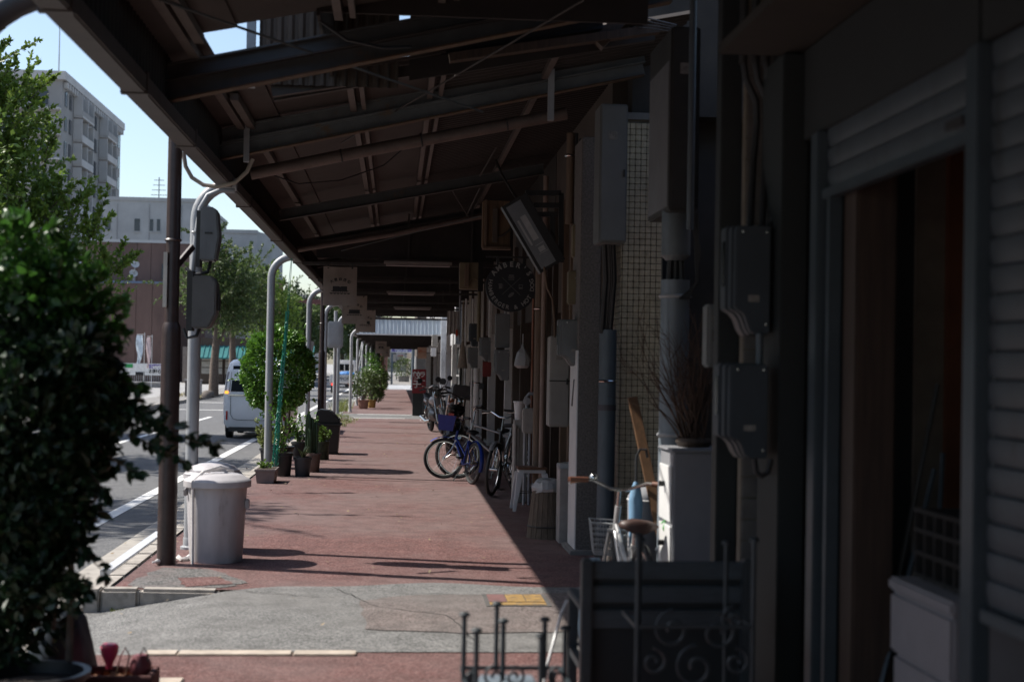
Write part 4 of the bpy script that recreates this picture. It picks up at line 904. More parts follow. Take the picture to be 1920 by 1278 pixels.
hi_f.build('lit_foliage', LEAF_N, bush, smooth=False); lo_f.build('foliage', LEAF_D, bush, smooth=False); st.build('twigs', BARK, bush)['kind'] = 'stuff'  # upper leaves coloured as lit, lower ones as shaded
pc = gz(110, 1300); py = 6.08
MB().lathe([(.16, 0), (.175, .02), (.215, .27), (.235, .275), (.235, .30), (.205, .30), (.2, .25), (0, .25)], (-1.48, py, 0), 26).build('pot', BLACKP, bush)
MB().lathe([(.2, .24), (.1, .26), (0, .262)], (-1.48, py, .002), 20).build('soil', SOIL, bush)
# blue-grey sack and planter box beside it
a = at(118, 1150, 6.75)
sk = MB(); loops = []
for i, (s_, z) in enumerate(((.8, 0), (1, .06), (1.02, .18), (.9, .3), (.7, .4), (.5, .44))):
    loops.append([(a.x + .15 * s_ * math.cos(t * math.pi / 8) * (1 + .08 * math.sin(3 * t + i)), 6.75 + .12 * s_ * math.sin(t * math.pi / 8) * (1 + .08 * math.cos(2 * t + i)), z) for t in range(16)])
solid('soil_sack', sk.loft(loops), mat('blue_grey_sack', (.045, .06, .08), .5, var=.2), 'blue-grey sack standing among the pots under the dark shrub', 'sack', ang=60)
bx = -1.24; by = 6.6
pb = thing('planter_box', 'dark red brick planter box with garden clutter below the shrub', 'planter', (bx, by, 0))
RB = mat('red_brick_plastic', (.13, .055, .05), .8, var=.3, scale=20)
for (x0, x1, y0, y1) in ((bx - .18, bx + .18, by - .12, by - .09), (bx - .18, bx + .18, by + .09, by + .12), (bx - .18, bx - .15, by - .09, by + .09), (bx + .15, bx + .18, by - .09, by + .09)):
    MB().box(x0, x1, y0, y1, 0, .19).build('side_board', RB, pb, bev=.006)
MB().box(bx - .15, bx + .15, by - .09, by + .09, .01, .15).build('soil', SOIL, pb)
for i in range(16): pass
chips = MB()
for i in range(60):
    d = rdir(rn); p = Vector((bx + rn.uniform(-.14, .14), by + rn.uniform(-.08, .08), .155)); quadleaf(chips, p, Vector((d.x, d.y, .3)), rdir(rn), .05, .03)
o = chips.build('dead_leaves', mat('dead_leaf', (.22, .10, .05), .8, var=.4, scale=20), pb); o['kind'] = 'stuff'
p = at(205, 1232, 6.55)
pk = MB().lathe([(.012, -.05), (.02, -.02), (.038, .02), (.042, .05), (.03, .062), (0, .064)], p, 14)
solid('watering_cup', pk, mat('pink_plastic', (.62, .05, .13), .4, var=.05), 'small bright pink plastic scoop lying on the red planter box', 'scoop')
for k, (x, lab) in enumerate(((225, 'first thin wire hoop stuck in the red planter box'), (260, 'second thin wire hoop stuck in the red planter box'))):
    pts = [at(x - 12, 1275, 6.6), at(x + 2, 1228, 6.6), at(x + 10, 1213, 6.6), at(x + 18, 1228, 6.6), at(x + 8, 1275, 6.6)]
    solid('wire_hoop', MB().tube(pts, .004, 6), STEEL, lab, 'wire hoop', 'wire hoops in the planter')
p = at(272, 1250, 6.62)
solid('small_pot', MB().lathe([(.03, 0), (.045, .02), (.05, .06), (.03, .1), (0, .105)], (p.x - .02, 6.62, .16), 14), mat('dull_red_plastic', (.18, .05, .06), .5), 'rounded dull red pot lying in the planter box', 'pot')

t = potted('potted_plant', 'low dark leafy plant in a black pot at the bottom corner, under the tall shrub', 'potted plant', (-1.62, 6.35, 0), .15, .22, BLACKP) if False else thing('potted_plant', 'low dark leafy plant in a black pot at the bottom corner, under the tall shrub', 'potted plant', (-1.66, 6.35, 0))
MB().lathe([(.11, 0), (.15, .2), (.165, .2), (.165, .23), (.14, .23), (.13, .19), (0, .19)], (-1.66, 6.35, 0), 22).build('pot', BLACKP, t)
lf = MB()
for k in range(16):
    d = rdir(rn); lobe(lf, (-1.66 + d.x * .24, 6.35 + d.y * .15, .42 + d.z * .2), .1, 70, .06, .03, rn, leaf, inner=.1)
lf.build('foliage', LEAF_D, t, smooth=False)
for k in range(5): MB().tube([(-1.66, 6.35, .18), (-1.66 + rn.uniform(-.1, .1), 6.35, .34), (-1.66 + rn.uniform(-.22, .22), 6.35 + rn.uniform(-.1, .1), .5)], .006, 5).build('stem', BARK, t)
# ------------------------------------------------------------------ bins at the brown post
b0 = gz(400, 1056); bx, by = -1.41, 11.62
t = thing('rubbish_bin', 'grey round plastic rubbish bin with flat lid, beside the brown post', 'bin', (bx, by, 0))
def ngon(r, z, n=32, fl=.05, c=(0, 0)):
    return [(c[0] + r * (1 + fl * (abs(math.cos(4 * th)) ** .7 - .6) * .5) * math.cos(th), c[1] + r * (1 + fl * (abs(math.cos(4 * th)) ** .7 - .6) * .5) * math.sin(th), z) for th in (2 * math.pi * i / n for i in range(n))]
MB().loft([ngon(.20, .0, 48, .08, (bx, by)), ngon(.207, .02, 48, .08, (bx, by)), ngon(.228, .5, 48, .08, (bx, by)), ngon(.235, .6, 48, .05, (bx, by)), ngon(.24, .605, 48, 0, (bx, by)), ngon(.24, .64, 48, 0, (bx, by))]).build('body', BIN, t)
ld = MB().lathe([(.262, .595), (.268, .60), (.268, .645), (.255, .66), (.24, .665), (.2, .69), (.16, .70), (.06, .705), (0, .705)], (bx, by, 0), 40).build('lid', BIN, t)
MB().tube([(bx - .09, by, .69), (bx - .06, by, .73), (bx + .05, by, .73), (bx + .08, by, .69)], .014, 8).build('lid_handle', BIN, ld)
MB().box(bx + .225, bx + .26, by - .06, by + .02, .42, .50).build('side_handle', BIN, t, bev=.01)
MB().box(bx - .262, bx - .235, by - .06, by + .06, .52, .58).build('side_handle', BIN, t, bev=.008)
rope = [(bx - .16, by - .19, .0), (bx - .165, by - .185, .3), (bx - .17, by - .185, .6), (bx - .17, by - .195, .65), (bx - .1, by - .1, .72), (bx + .02, by - .02, .755), (bx + .12, by + .05, .72)]
solid('tie_string', MB().tube(rope, .012, 7), mat('white_cord', (.8, .76, .73), .7), 'white cord tied over the lid of the grey bin', 'cord')
bx2, by2 = -1.53, 12.30
t = thing('rubbish_bin', 'second grey bin with ribbed domed lid, behind the flat-lidded one', 'bin', (bx2, by2, 0))
MB().loft([ngon(.19, 0, 40, .05, (bx2, by2)), ngon(.225, .58, 40, .05, (bx2, by2)), ngon(.235, .6, 40, 0, (bx2, by2)), ngon(.235, .63, 40, 0, (bx2, by2))]).build('body', BIN, t)
dm = MB(); pr = [(.25, .61), (.252, .64)] + [(.235 * math.cos(a) + .012 * (i % 2), .63 + .115 * math.sin(a)) for i, a in enumerate([k * math.pi / 2 / 10 for k in range(10)])] + [(0, .75)]
dm.lathe(pr, (bx2, by2, 0), 36).build('domed_lid', BIN, t)

# ------------------------------------------------------------------ pots along the kerb
def potted(name, label, cat, c, r, h, potm, group='potted plants along the kerb', taper=.78, n=22):
    t = thing(name, label, cat, c, group); c = Vector(c)
    MB().lathe([(r * taper, 0), (r * taper + .004, .01), (r * .96, h * .86), (r * 1.06, h * .87), (r * 1.06, h), (r * .93, h), (r * .9, h * .9), (0, h * .9)], c, n).build('pot', potm, t)
    MB().lathe([(r * .9, h * .9), (r * .4, h * .93), (0, h * .94)], c + Vector((0, 0, .002)), n).build('soil', SOIL, t)
    return t
def sprig(t, c, n, hgt, L, W, m, seed, spread=.5, lv=14, fn=leaf):
    rn = random.Random(seed); a = MB(); s = MB()
    for i in range(n):
        d = Vector((rn.uniform(-spread, spread), rn.uniform(-spread, spread), 1)); shoot(a, s, Vector(c) + Vector((rn.uniform(-.05, .05), rn.uniform(-.05, .05), 0)), d, hgt * rn.uniform(.5, 1.1), lv, L, W, rn, fn, r=.005)
    a.build('foliage', m, t, smooth=False); s.build('stems', BARK, t)['kind'] = 'stuff'
c = gz(497, 906); t = thing('trough_planter', 'grey-brown rectangular trough planter with low seedlings, nearest to the bins', 'planter', (c.x, c.y, 0), 'potted plants along the kerb')
TR = mat('trough_plastic', (.20, .165, .155), .55, var=.1)
mb = MB(); x0, x1, y0, y1 = c.x - .13, c.x + .13, c.y - .02, c.y + .5
mb.loft([[(x0 + .02, y0 + .02, 0), (x1 - .02, y0 + .02, 0), (x1 - .02, y1 - .02, 0), (x0 + .02, y1 - .02, 0)], [(x0, y0, .16), (x1, y0, .16), (x1, y1, .16), (x0, y1, .16)], [(x0 - .012, y0 - .012, .16), (x1 + .012, y0 - .012, .16), (x1 + .012, y1 + .012, .16), (x0 - .012, y1 + .012, .16)], [(x0 - .012, y0 - .012, .185), (x1 + .012, y0 - .012, .185), (x1 + .012, y1 + .012, .185), (x0 - .012, y1 + .012, .185)]]).build('trough', TR, t, bev=.004)
MB().box(x0 + .015, x1 - .015, y0 + .015, y1 - .015, .1, .189).build('soil', SOIL, t)
sprig(t, (c.x, c.y + .2, .18), 14, .13, .04, .03, LEAF_Y, 31, 1.2, 9)
c = gz(529, 893); c1 = c
t = potted('potted_plant', 'black pot with a sparse twiggy shrub, beside the trough planter', 'potted plant', (c.x, c.y + .1, 0), .135, .33, BLACKP)
sprig(t, (c.x, c.y + .1, .3), 9, .85, .055, .035, LEAF_H, 32, .4, 26)
c = gz(566, 893)
t = potted('potted_plant', 'dark grey pot with a spiky aloe, in front of the cactus', 'potted plant', (c.x, c.y + .1, 0), .125, .27, mat('dark_grey_pot', (.05, .05, .052), .5))
al_ = MB(); rn = random.Random(4)
for i in range(16):
    a = i * 2.4; d = Vector((math.cos(a) * .6, math.sin(a) * .6, rn.uniform(.5, 1.3))).normalized(); ln = rn.uniform(.14, .24); b = Vector((c.x, c.y + .1, .26)); s_ = d.cross(ZV).normalized() * .016
    al_.add([b - s_, b + s_, b + d * ln * .6 + s_ * .7, b + d * ln + Vector((0, 0, -.02)), b + d * ln * .6 - s_ * .7, b + d * ln * .4 - ZV * .02], [(0, 1, 5), (1, 2, 5), (2, 3, 5), (3, 4, 5), (4, 0, 5), (0, 4, 3, 2, 1)])
al_.build('aloe_leaves', mat('aloe_leaf', (.13, .17, .07), .5, var=.3), t, smooth=False)
c = gz(585, 886)
t = potted('potted_plant', 'brown pot holding tall ribbed columns of cactus', 'potted plant', (c.x, c.y + .16, 0), .115, .28, mat('brown_pot', (.16, .115, .095), .7))
CACT = mat('cactus_skin', (.045, .085, .035), .5, var=.3)
for (dx, dy, hh, r) in ((-.075, 0, .62, .036), (-.03, .02, .56, .034), (.03, .03, .5, .03), (-.05, -.05, .4, .026)):
    lp = []
    for z, s_ in ((.24, .8), (.3, 1), (.24 + hh * .5, 1.05), (.24 + hh * .9, .95), (.24 + hh * .98, .6), (.24 + hh, .1)):
        lp.append([(c.x + dx + r * s_ * (1 + .22 * math.cos(k * math.pi)) * math.cos(k * math.pi / 8), c.y + .16 + dy + r * s_ * (1 + .22 * math.cos(k * math.pi)) * math.sin(k * math.pi / 8), z) for k in range(16)])
    MB().loft(lp).build('cactus_column', CACT, t, ang=20)
c = gz(602, 862)
t = potted('potted_plant', 'dark green patterned pot with bright young leaves', 'potted plant', (c.x, c.y + .12, 0), .125, .30, mat('patterned_pot', (.035, .05, .025), .6, var=.9, scale=26), taper=.95)
sprig(t, (c.x + .02, c.y + .12, .28), 15, .26, .06, .05, LEAF_Y, 33, .7, 9)
c = gz(621, 850)
t = potted('potted_plant', 'brown pot with bright leaves tucked against the black bin', 'potted plant', (c.x, c.y + .1, 0), .105, .28, mat('brown_pot', (.16, .115, .095), .7), taper=.85)
sprig(t, (c.x, c.y + .1, .27), 12, .22, .06, .05, LEAF_Y, 34, .6, 9)
c = gz(505, 872)
t = potted('potted_plant', 'low black pot with pale vine leaves behind the grey pole', 'potted plant', (c.x - .03, c.y + .3, 0), .15, .25, BLACKP)
sprig(t, (c.x - .05, c.y + .3, .24), 12, .42, .08, .07, mat('vine_leaf', (.14, .17, .05), .55, var=.4, scale=8, trans=.35), 35, .6, 12)
c = gz(560, 862)
t = potted('potted_plant', 'hidden dark pot with brownish leafy shoots behind the cactus', 'potted plant', (c.x, c.y + .35, 0), .15, .28, BLACKP)
sprig(t, (c.x, c.y + .35, .26), 16, .55, .06, .04, LEAF_H, 36, .55, 16)
# clipped round hedge on a stem
t = thing('ball_shrub', 'large clipped round hedge shrub with glossy leaves above the pots', 'shrub', (-1.75, 21.9, 0), 'potted plants along the kerb')
rn = random.Random(44); lf = MB(); cc = at(521, 698, 21.8)
g_ = np.random.default_rng(44); n_ = 8200
def dn_():
    v = g_.normal(size=(n_, 3)); return v / np.linalg.norm(v, axis=1, keepdims=True)
d_ = dn_(); q_ = 1 + .07 * np.sin(7 * d_[:, 0] + 2) * np.cos(6 * d_[:, 2]) + .06 * np.sin(13 * d_[:, 0]) * np.sin(11 * d_[:, 2] + 1)
e_ = np.sign(d_) * np.abs(d_) ** .83 * np.stack([np.full(n_, .50), np.full(n_, .48), np.where(d_[:, 2] > 0, .64, .58)], 1) * (q_ * (.76 + .26 * g_.random(n_) ** .5))[:, None]
leaves_np(lf, np.array(cc) + e_, d_ + dn_() * .8 + np.array([0, 0, .3]), d_ + dn_() * .6 + np.array([0, 0, .3]), .066 * g_.uniform(.7, 1.2, n_), .6, False)
for k in range(60):
    d = rdir(rn); d.z = abs(d.z) * .8 if k % 3 else d.z; e = Vector((d.x * .5, d.y * .5, d.z * .62)); shoot(lf, None, cc + e, d + ZV * .4, rn.uniform(.08, .26), 9, .055, .03, rn)
lf.build('foliage', LEAF_H, t, smooth=False)
for dx, dy in ((0, 0), (.05, .03), (-.06, .02), (.1, -.02)): MB().tube([(-1.72 + dx * .4, 21.85 + dy, .28), (-1.70 + dx, 21.85 + dy, .6), (cc.x + dx * 2, 21.85 + dy, 1.2)], [.022, .017, .012], 7).build('stem', BARK, t)
MB().lathe([(.16, 0), (.2, .3), (.215, .3), (.215, .33), (.18, .33), (.17, .28), (0, .28)], (-1.72, 21.85, 0), 22).build('pot', BLACKP, t)
# green netting strand from the eave
net = MB(); rn = random.Random(9); NETM = mat('green_net', (.02, .26, .17), .5, var=.2)
top = at(547, 484, 20.2)
for i in range(14):
    a = rn.uniform(0, 6.28); o_ = Vector((.05 * math.cos(a), .05 * math.sin(a), 0)); pts = [top + o_ * .1]
    for k in range(1, 9):
        t_ = k / 8; y = 484 + (880 - 484) * t_; x = 547 - 32 * t_; w_ = .2 + .85 * t_
        pts.append(at(x, y, 20.2 - .1 * t_) + o_ * w_ * .6 + Vector((rn.uniform(-.015, .015), rn.uniform(-.015, .015), 0)))
    net.tube(pts[2:] if i > 1 else pts, .005, 4, cap=False)
for k in range(240):
    t_ = rn.uniform(.3, 1); p = at(547 - 32 * t_, 484 + 396 * t_, 20.2 - .1 * t_); w_ = .05 * (.2 + .9 * t_)
    net.tube([p + Vector((rn.uniform(-w_, w_), rn.uniform(-w_, w_), 0)), p + Vector((rn.uniform(-w_, w_), rn.uniform(-w_, w_), rn.uniform(.01, .05)))], .0045, 3, cap=False)
solid('plant_netting', net, NETM, 'green plastic plant netting strung from the eave down to the pots', 'netting')
# black street bin
x0, x1, z0, z1 = rect(590, 767, 637, 850, 25.4)
t = thing('black_bin', 'black plastic container with sloped lid beyond the potted plants', 'bin', ((x0 + x1) / 2, 25.4, 0))
MB().loft([[(x0 + .04, 25.3, 0), (x1 - .03, 25.3, 0), (x1 - .03, 25.75, 0), (x0 + .04, 25.75, 0)], [(x0 + .02, 25.27, .5), (x1, 25.27, .5), (x1, 25.78, .5), (x0 + .02, 25.78, .5)]]).build('body', BLACKP, t, bev=.012)
MB().box(x0 - .02, x1 + .03, 25.24, 25.81, .5, .545).build('rim', BLACKP, t, bev=.01)
MB().prism([(0, 0), (x1 - x0 + .0, 0), (x1 - x0 - .02, .06), (x1 - x0 - .18, z1 - .56), (.06, z1 - .545), (.02, z1 - .6)], (x0 + .01, 25.28, .546), XV, ZV, (0, .49, 0)).build('lid', BLACKP, t, bev=.02)
# plants past the asphalt strip
FARP = (('terracotta pot with a scruffy shrub at the first far pole', 681, 766, .2, .32, POT, LEAF_F, 1.1, 51), ('yellow-brown pot beside the terracotta one, past the strip', 697, 764, .16, .3, mat('ochre_pot', (.35, .22, .06), .7), LEAF_F, .8, 52),
        ('leafy dark green shrub in a pot behind the terracotta pot', 700, 752, .22, .3, BLACKP, LEAF_H, 1.9, 53), ('low bush in a dark pot, last of the far row', 709, 744, .2, .25, BLACKP, LEAF_F, 1.1, 54), ('small maroon pot with a pale plant at the far pavement edge', 714, 738, .18, .3, mat('maroon_pot', (.1, .03, .03), .6), LEAF_Y, .8, 55))
for lab, x, y, r, h, pm, lm, hh, sd in FARP:
    c = gz(x, y); t = potted('potted_plant', lab, 'potted plant', (c.x, c.y, 0), r, h, pm)
    rn = random.Random(sd); a = MB(); s = MB()
    for k in range(7):
        d = rdir(rn); q = Vector((c.x, c.y, h + hh * .5)) + Vector((d.x * .32, d.y * .32, d.z * hh * .38)); lobe(a, q, .21 + .08 * rn.random(), 150, .085, .055, rn, inner=.2)
        s.tube([(c.x, c.y, h * .8), q], [.016, .008], 6)
    a.build('foliage', lm, t, smooth=False); s.build('stem', BARK, t)

# ------------------------------------------------------------------ banners and signs
def banner(label, x0, y0, x1, y1, Y, txt=True, seed=1):
    a, b, c, d = rect(x0, y0, x1, y1, Y); w_, h_ = b - a, d - c
    t = thing('cloth_banner', label, 'banner', ((a + b) / 2, Y, c), 'shopping street banners under the canopy')
    rn = random.Random(seed); ph_ = rn.uniform(0, 6)
    def wv(x, z): return .007 * math.sin(9 * (x - a) + 5 * (z - c) + ph_) + .004 * math.sin(17 * (z - c) - 6 * (x - a) + ph_)
    mb = MB(); n = 14
    for i in range(n + 1):
        for j in range(n + 1):
            x = a + w_ * i / n; z = c + h_ * j / n; sag = -.006 * math.sin(math.pi * i / n) * (j / n); mb.v.append((x, Y + wv(x, z), z + sag))
    for i in range(n):
        for j in range(n): k = i * (n + 1) + j; mb.f.append((k, k + n + 1, k + n + 2, k + 1))
    vv = list(mb.v); m_ = len(vv); mb.v += [(x, y + .002, z) for x, y, z in vv]; mb.f += [tuple(m_ + q for q in reversed(f)) for f in mb.f]
    mb.build('cloth', CLOTH, t, ang=80)
    pr = MB(); cx, cz = (a + b) / 2 + .0 * w_, c + h_ * .42; s_ = w_ / .49
    for i, ch in enumerate('大豊商店街'):
        th = math.radians(122 - i * 16.5); rr = .215 * s_
        letter(pr, ch, .052 * s_, (cx + rr * math.cos(th) * 1.0, 0, cz - .085 * s_ + rr * math.sin(th)), XV, ZV, .0012, th - math.pi / 2)
    pr.box(cx - .105 * s_, cx + .105 * s_, 0, 0, cz - .02 * s_, cz + .045 * s_); pr.box(cx - .125 * s_, cx + .125 * s_, 0, 0, cz - .032 * s_, cz - .02 * s_)
    for i in range(8): pr.box(cx + (-.10 + i * .0265) * s_, cx + (-.092 + i * .0265) * s_, 0, 0, cz - .044 * s_, cz - .032 * s_)
    for i in range(6):
        q = cx + (-.15 + .05 * i + .025) * s_; pts = [(q + .025 * s_ * math.cos(k * math.pi / 8 + math.pi), 0, cz - .052 * s_ + .018 * s_ * math.sin(k * math.pi / 8 + math.pi)) for k in range(9)]
        pr.add(pts, [tuple(range(9))])
    for i in range(10): pr.box(cx + (-.06 + i * .0125) * s_, cx + (-.052 + i * .0125) * s_, 0, 0, cz + .068 * s_, cz + .072 * s_)
    pr.v = [(x, Y + wv(x, z) - .0035, z) for x, y, z in pr.v]
    pr.build('print', INK, t, smooth=False)
    for x in (a + .07, b - .07): MB().box(x - .012, x + .012, Y - .008, Y + .012, d - .03, d + .05).build('clip', BLACKP, t)
    return t
banner('largest and nearest cream cloth banner with the arched shopping street print', 606, 500, 669, 573, 21.1, seed=1)
banner('second cream cloth banner, half behind the largest one', 641, 554, 688, 607, 29.6, seed=2)
banner('third cream cloth banner, lowest before the pale blue fascia', 667, 581, 704, 623, 37.9, seed=3)
banner('small far cream banner under the farther canopy', 704, 636, 725, 662, 65, seed=4)
banner('smallest far cream banner, just behind the small one', 716, 648, 731, 669, 80, seed=5)
# round sign
Y = 16.7; cc = at(958, 537, Y); Rr = 48 / F_PX * Y
t = thing('round_sign', 'round black hanging sign lettered AMBER\'S HAMBERGER & HOT DOG', 'sign', (cc.x, Y, cc.z - Rr))
NAVY = mat('sign_black', (.010, .012, .016), .55, var=.1)
MB().lathe([(0, -.035), (Rr * .985, -.035), (Rr, -.028), (Rr, .028), (Rr * .985, .035), (0, .035)], cc, 48, axis='Y').build('disc', NAVY, t)
pr = MB(); rr = Rr * .80
SIGNL = mat('sign_lettering', (.30, .30, .29), .6, var=.1)
def ring_text(txt, a0, a1, size, top, bold):
    n = len(txt)
    for i, ch in enumerate(txt):
        if ch == ' ': continue
        th = math.radians(a0 + (a1 - a0) * i / (n - 1)); rot = th - math.pi / 2 if top else th + math.pi / 2
        r_ = rr - (size * .1 if top else -size * .45); pr_ = MB()
        letter(pr_, ch, size, (cc.x + r_ * math.cos(th), Y - .0385, cc.z + r_ * math.sin(th)), XV, ZV, bold, rot); pr_.build('letter', SIGNL, t, smooth=False)
ring_text("AMBER'S", 143, 37, .082, True, .003)
ring_text('HAMBERGER & HOT DOG', 168, 376, .068, False, .0012)
ic = MB(); y_ = Y - .0385
for s in (1, -1): ic.add([(cc.x - .11, y_, cc.z - s * .10), (cc.x - .106, y_, cc.z - s * .103), (cc.x + .11, y_, cc.z + s * .10), (cc.x + .106, y_, cc.z + s * .103)], [(0, 1, 2, 3)])
def irect(u0, u1, v0, v1): ic.add([(cc.x + u0, y_ - .001, cc.z + v0), (cc.x + u1, y_ - .001, cc.z + v0), (cc.x + u1, y_ - .001, cc.z + v1), (cc.x + u0, y_ - .001, cc.z + v1)], [(0, 1, 2, 3)])
for v in (.075, .092, .106): irect(-.035, .035, v, v + .009)
irect(-.03, .03, .12, .135)
irect(-.145, -.11, -.03, .01); irect(-.15, -.105, .012, .03); irect(-.102, -.096, -.02, .02)
irect(.095, .13, -.03, -.008); irect(.088, .137, .015, .022); irect(.09, .095, -.03, .015); irect(.13, .135, -.03, .015)
ic.add([(cc.x + .035 * math.cos(k * .785) * 1.0 + .012 * math.sin(k * .785), y_ - .001, cc.z - .1 + .03 * math.sin(k * .785) + .012 * math.cos(k * .785)) for k in range(8)], [tuple(range(8))])
ic.build('emblem', mat('sign_emblem', (.12, .12, .12), .6), t, smooth=False)
for dx in (-.16, .15):
    MB().box(cc.x + dx - .015, cc.x + dx + .015, Y - .02, Y + .02, cc.z + Rr * .84, cc.z + Rr + .04).build('hanger', BLACKP, t)
MB().bar((cc.x - .3, Y, cc.z + Rr + .045), (FX, Y, cc.z + Rr + .045), .02, .02).build('hanging_bar', DKBOX, t)
# tilted display panel on a black bracket
Y = 14.0; p = at(962, 382, Y); q = at(1029, 497, Y); u = (q - p); ln = u.length; u.normalize(); v = Vector((u.z, 0, -u.x)).normalized() * -1
if v.z < 0: v = -v
sw = .165
t = thing('tilted_display', 'slim tilted display panel on a black bracket above the round sign', 'display', ((p.x + q.x) / 2, Y, q.z))
def tb(a, b, c, d, y0, y1, m, nm, bev=0):
    mb = MB(); pts = [p + u * a + v * c, p + u * b + v * c, p + u * b + v * d, p + u * a + v * d]
    mb.add([(w.x, y0, w.z) for w in pts] + [(w.x, y1, w.z) for w in pts], [(3, 2, 1, 0), (4, 5, 6, 7), (0, 1, 5, 4), (1, 2, 6, 5), (2, 3, 7, 6), (3, 0, 4, 7)]); return mb.build(nm, m, t, bev)
tb(-.03, ln + .03, -sw / 2 - .03, sw / 2 + .09, Y, Y + .16, BLACKP, 'casing')
fc = tb(0, ln, -sw / 2, sw / 2, Y - .006, Y - .001, mat('display_glass', (.23, .25, .27), .12, var=.1), 'screen')
for a, b, c, d in ((.15, .42, -.01, .05), (.17, .45, -.055, -.035), (.47, .475, -.02, .07), (.56, .565, -.03, .075), (.50, .55, -.01, .055)):
    mb = MB(); pts = [p + u * a + v * c, p + u * b + v * c, p + u * b + v * d, p + u * a + v * d]; mb.add([(w.x, Y - .008, w.z) for w in pts], [(3, 2, 1, 0)]); mb.build('screen_reflection', mat('display_reflection', (.42, .43, .44), .4), fc)  # pale strips painted as reflections on the glass
for (a, b) in (((985, 362), (1052, 362)), ((1052, 362), (1052, 492)), ((1000, 385), (1052, 385)), ((1005, 402), (1045, 402)), ((1036, 402), (1036, 480))):
    MB().bar(at(*a, Y + .1), at(*b, Y + .1), .05, .045, up=(0, 1, 0)).build('bracket_bar', BLACKP, t)
MB().tube([at(968, 372, Y), at(940, 325, Y + .4), at(930, 300, Y + .7)], .012, 6).build('stay_rod', BEAM_D, t)
# small hanging things
x0, x1, z0, z1 = rect(838, 583, 860, 627, 31.0)
t = thing('cloth_awning', 'white cloth hanging under the roof with a small red tag', 'cloth', (x0, 31, z0))
mb = MB(); n = 10
for i in range(n + 1):
    for j in range(6): mb.v.append((x0 + (x1 - x0) * i / n, 31 + .03 * math.sin(i * 1.9), z0 + (z1 - z0) * j / 5 - .02 * math.sin(i * .9) * (1 - j / 5)))
for i in range(n):
    for j in range(5): k = i * 6 + j; mb.f.append((k, k + 6, k + 7, k + 1))
mb.build('cloth', mat('white_cloth', (.46, .44, .42), .9, trans=.2), t, ang=80); MB().box(x1 - .06, x1 - .02, 30.93, 30.96, z0 - .03, z0 + .1).build('tag', mat('red_tag', (.55, .07, .02), .6), t)
x0, x1, z0, z1 = rect(856, 640, 873, 690, 27.0)
t = thing('hanging_broom', 'pale broom hanging bristles down beside the thin white pipes', 'broom', ((x0 + x1) / 2, 27, z0)); xm = (x0 + x1) / 2 + .03
MB().loft([[(xm + r * math.cos(k * math.pi / 6), 27 + r * .5 * math.sin(k * math.pi / 6), z) for k in range(12)] for r, z in ((.10, z0), (.07, z0 + .2), (.03, z1 - .05), (.018, z1))]).build('bristles', mat('broom_straw', (.36, .30, .24), .9, var=.3, scale=30, stretch=(6, 6, .4)), t)
MB().tube([(xm, 27, z1 - .02), (xm, 27, z1 + .75)], .012, 7).build('handle', WOOD_P, t)
x0, x1, z0, z1 = rect(966, 645, 994, 690, 16.6); xm = (x0 + x1) / 2
rn = random.Random(8); lps = []
for r, z in ((.012, z1), (.02, z1 - .04), (.06, z1 - .1), (.085, z0 + .1), (.09, z0 + .03), (.05, z0)):
    lps.append([(xm + r * (1 + .18 * rn.uniform(-1, 1)) * math.cos(k * math.pi / 10), 16.6 + r * .7 * (1 + .18 * rn.uniform(-1, 1)) * math.sin(k * math.pi / 10), z) for k in range(20)])
bag = thing('plastic_bag', 'translucent white plastic bag hanging below the round sign', 'bag', (xm, 16.6, z0))
FILM = mat('clear_film', (.50, .50, .50), .3, var=.1, trans=.3)
MB().loft(lps).build('bag_body', FILM, bag, ang=12); MB().tube([(xm, 16.6, z1 - .01), (xm, 16.6, z1 + .12)], .006, 6).build('handle_loop', FILM, bag)
x0, x1, z0, z1 = rect(773, 692, 799, 737, 45.0)
t = thing('restaurant_sign', 'upright red sign board with white ramen and gyoza lettering', 'sign', ((x0 + x1) / 2, 45, 0))
MB().box(x0, x1, 45, 45.25, z0, z1).build('board', mat('sign_red', (.24, .012, .018), .5, var=.08), t, bev=.01)
MB().box(x0 + .02, x1 - .02, 45.02, 45.23, 0.0, z0).build('stand', BLACKP, t)
pr = MB(); w_ = x1 - x0
SW_ = mat('sign_white', (.75, .73, .7), .5)
for i, ch in enumerate('ラー'): pr = MB(); letter(pr, ch, .19, (x0 + w_ * .74, 44.994, z1 - .23 - .2 * i), XV, ZV, .006); pr.build('letter', SW_, t, smooth=False)
for i, ch in enumerate('餃子'): pr = MB(); letter(pr, ch, .26, (x0 + w_ * .32, 44.994, z1 - .29 - .27 * i), XV, ZV, .006); pr.build('letter', SW_, t, smooth=False)
x0, x1, z0, z1 = rect(783, 651, 800, 672, 52.0)
t = thing('shop_sign', 'pale orange projecting sign under the farther canopy', 'sign', (x0, 52, z0)); MB().box(x0, x1, 52, 52.12, z0, z1).build('board', mat('pale_orange', (.42, .25, .17), .6), t, bev=.01)
pr = MB(); 
for i, ch in enumerate('味一'): letter(pr, ch, .14, (x0 + (x1 - x0) * (.3 + .4 * i), 51.994, z0 + .2), XV, ZV, .004)
pr.build('lettering', mat('orange_ink', (.4, .09, .04), .6), t, smooth=False); MB().bar((x1, 52.06, (z0 + z1) / 2), (FX, 52.06, (z0 + z1) / 2), .03, .03).build('bracket', DKBOX, t)
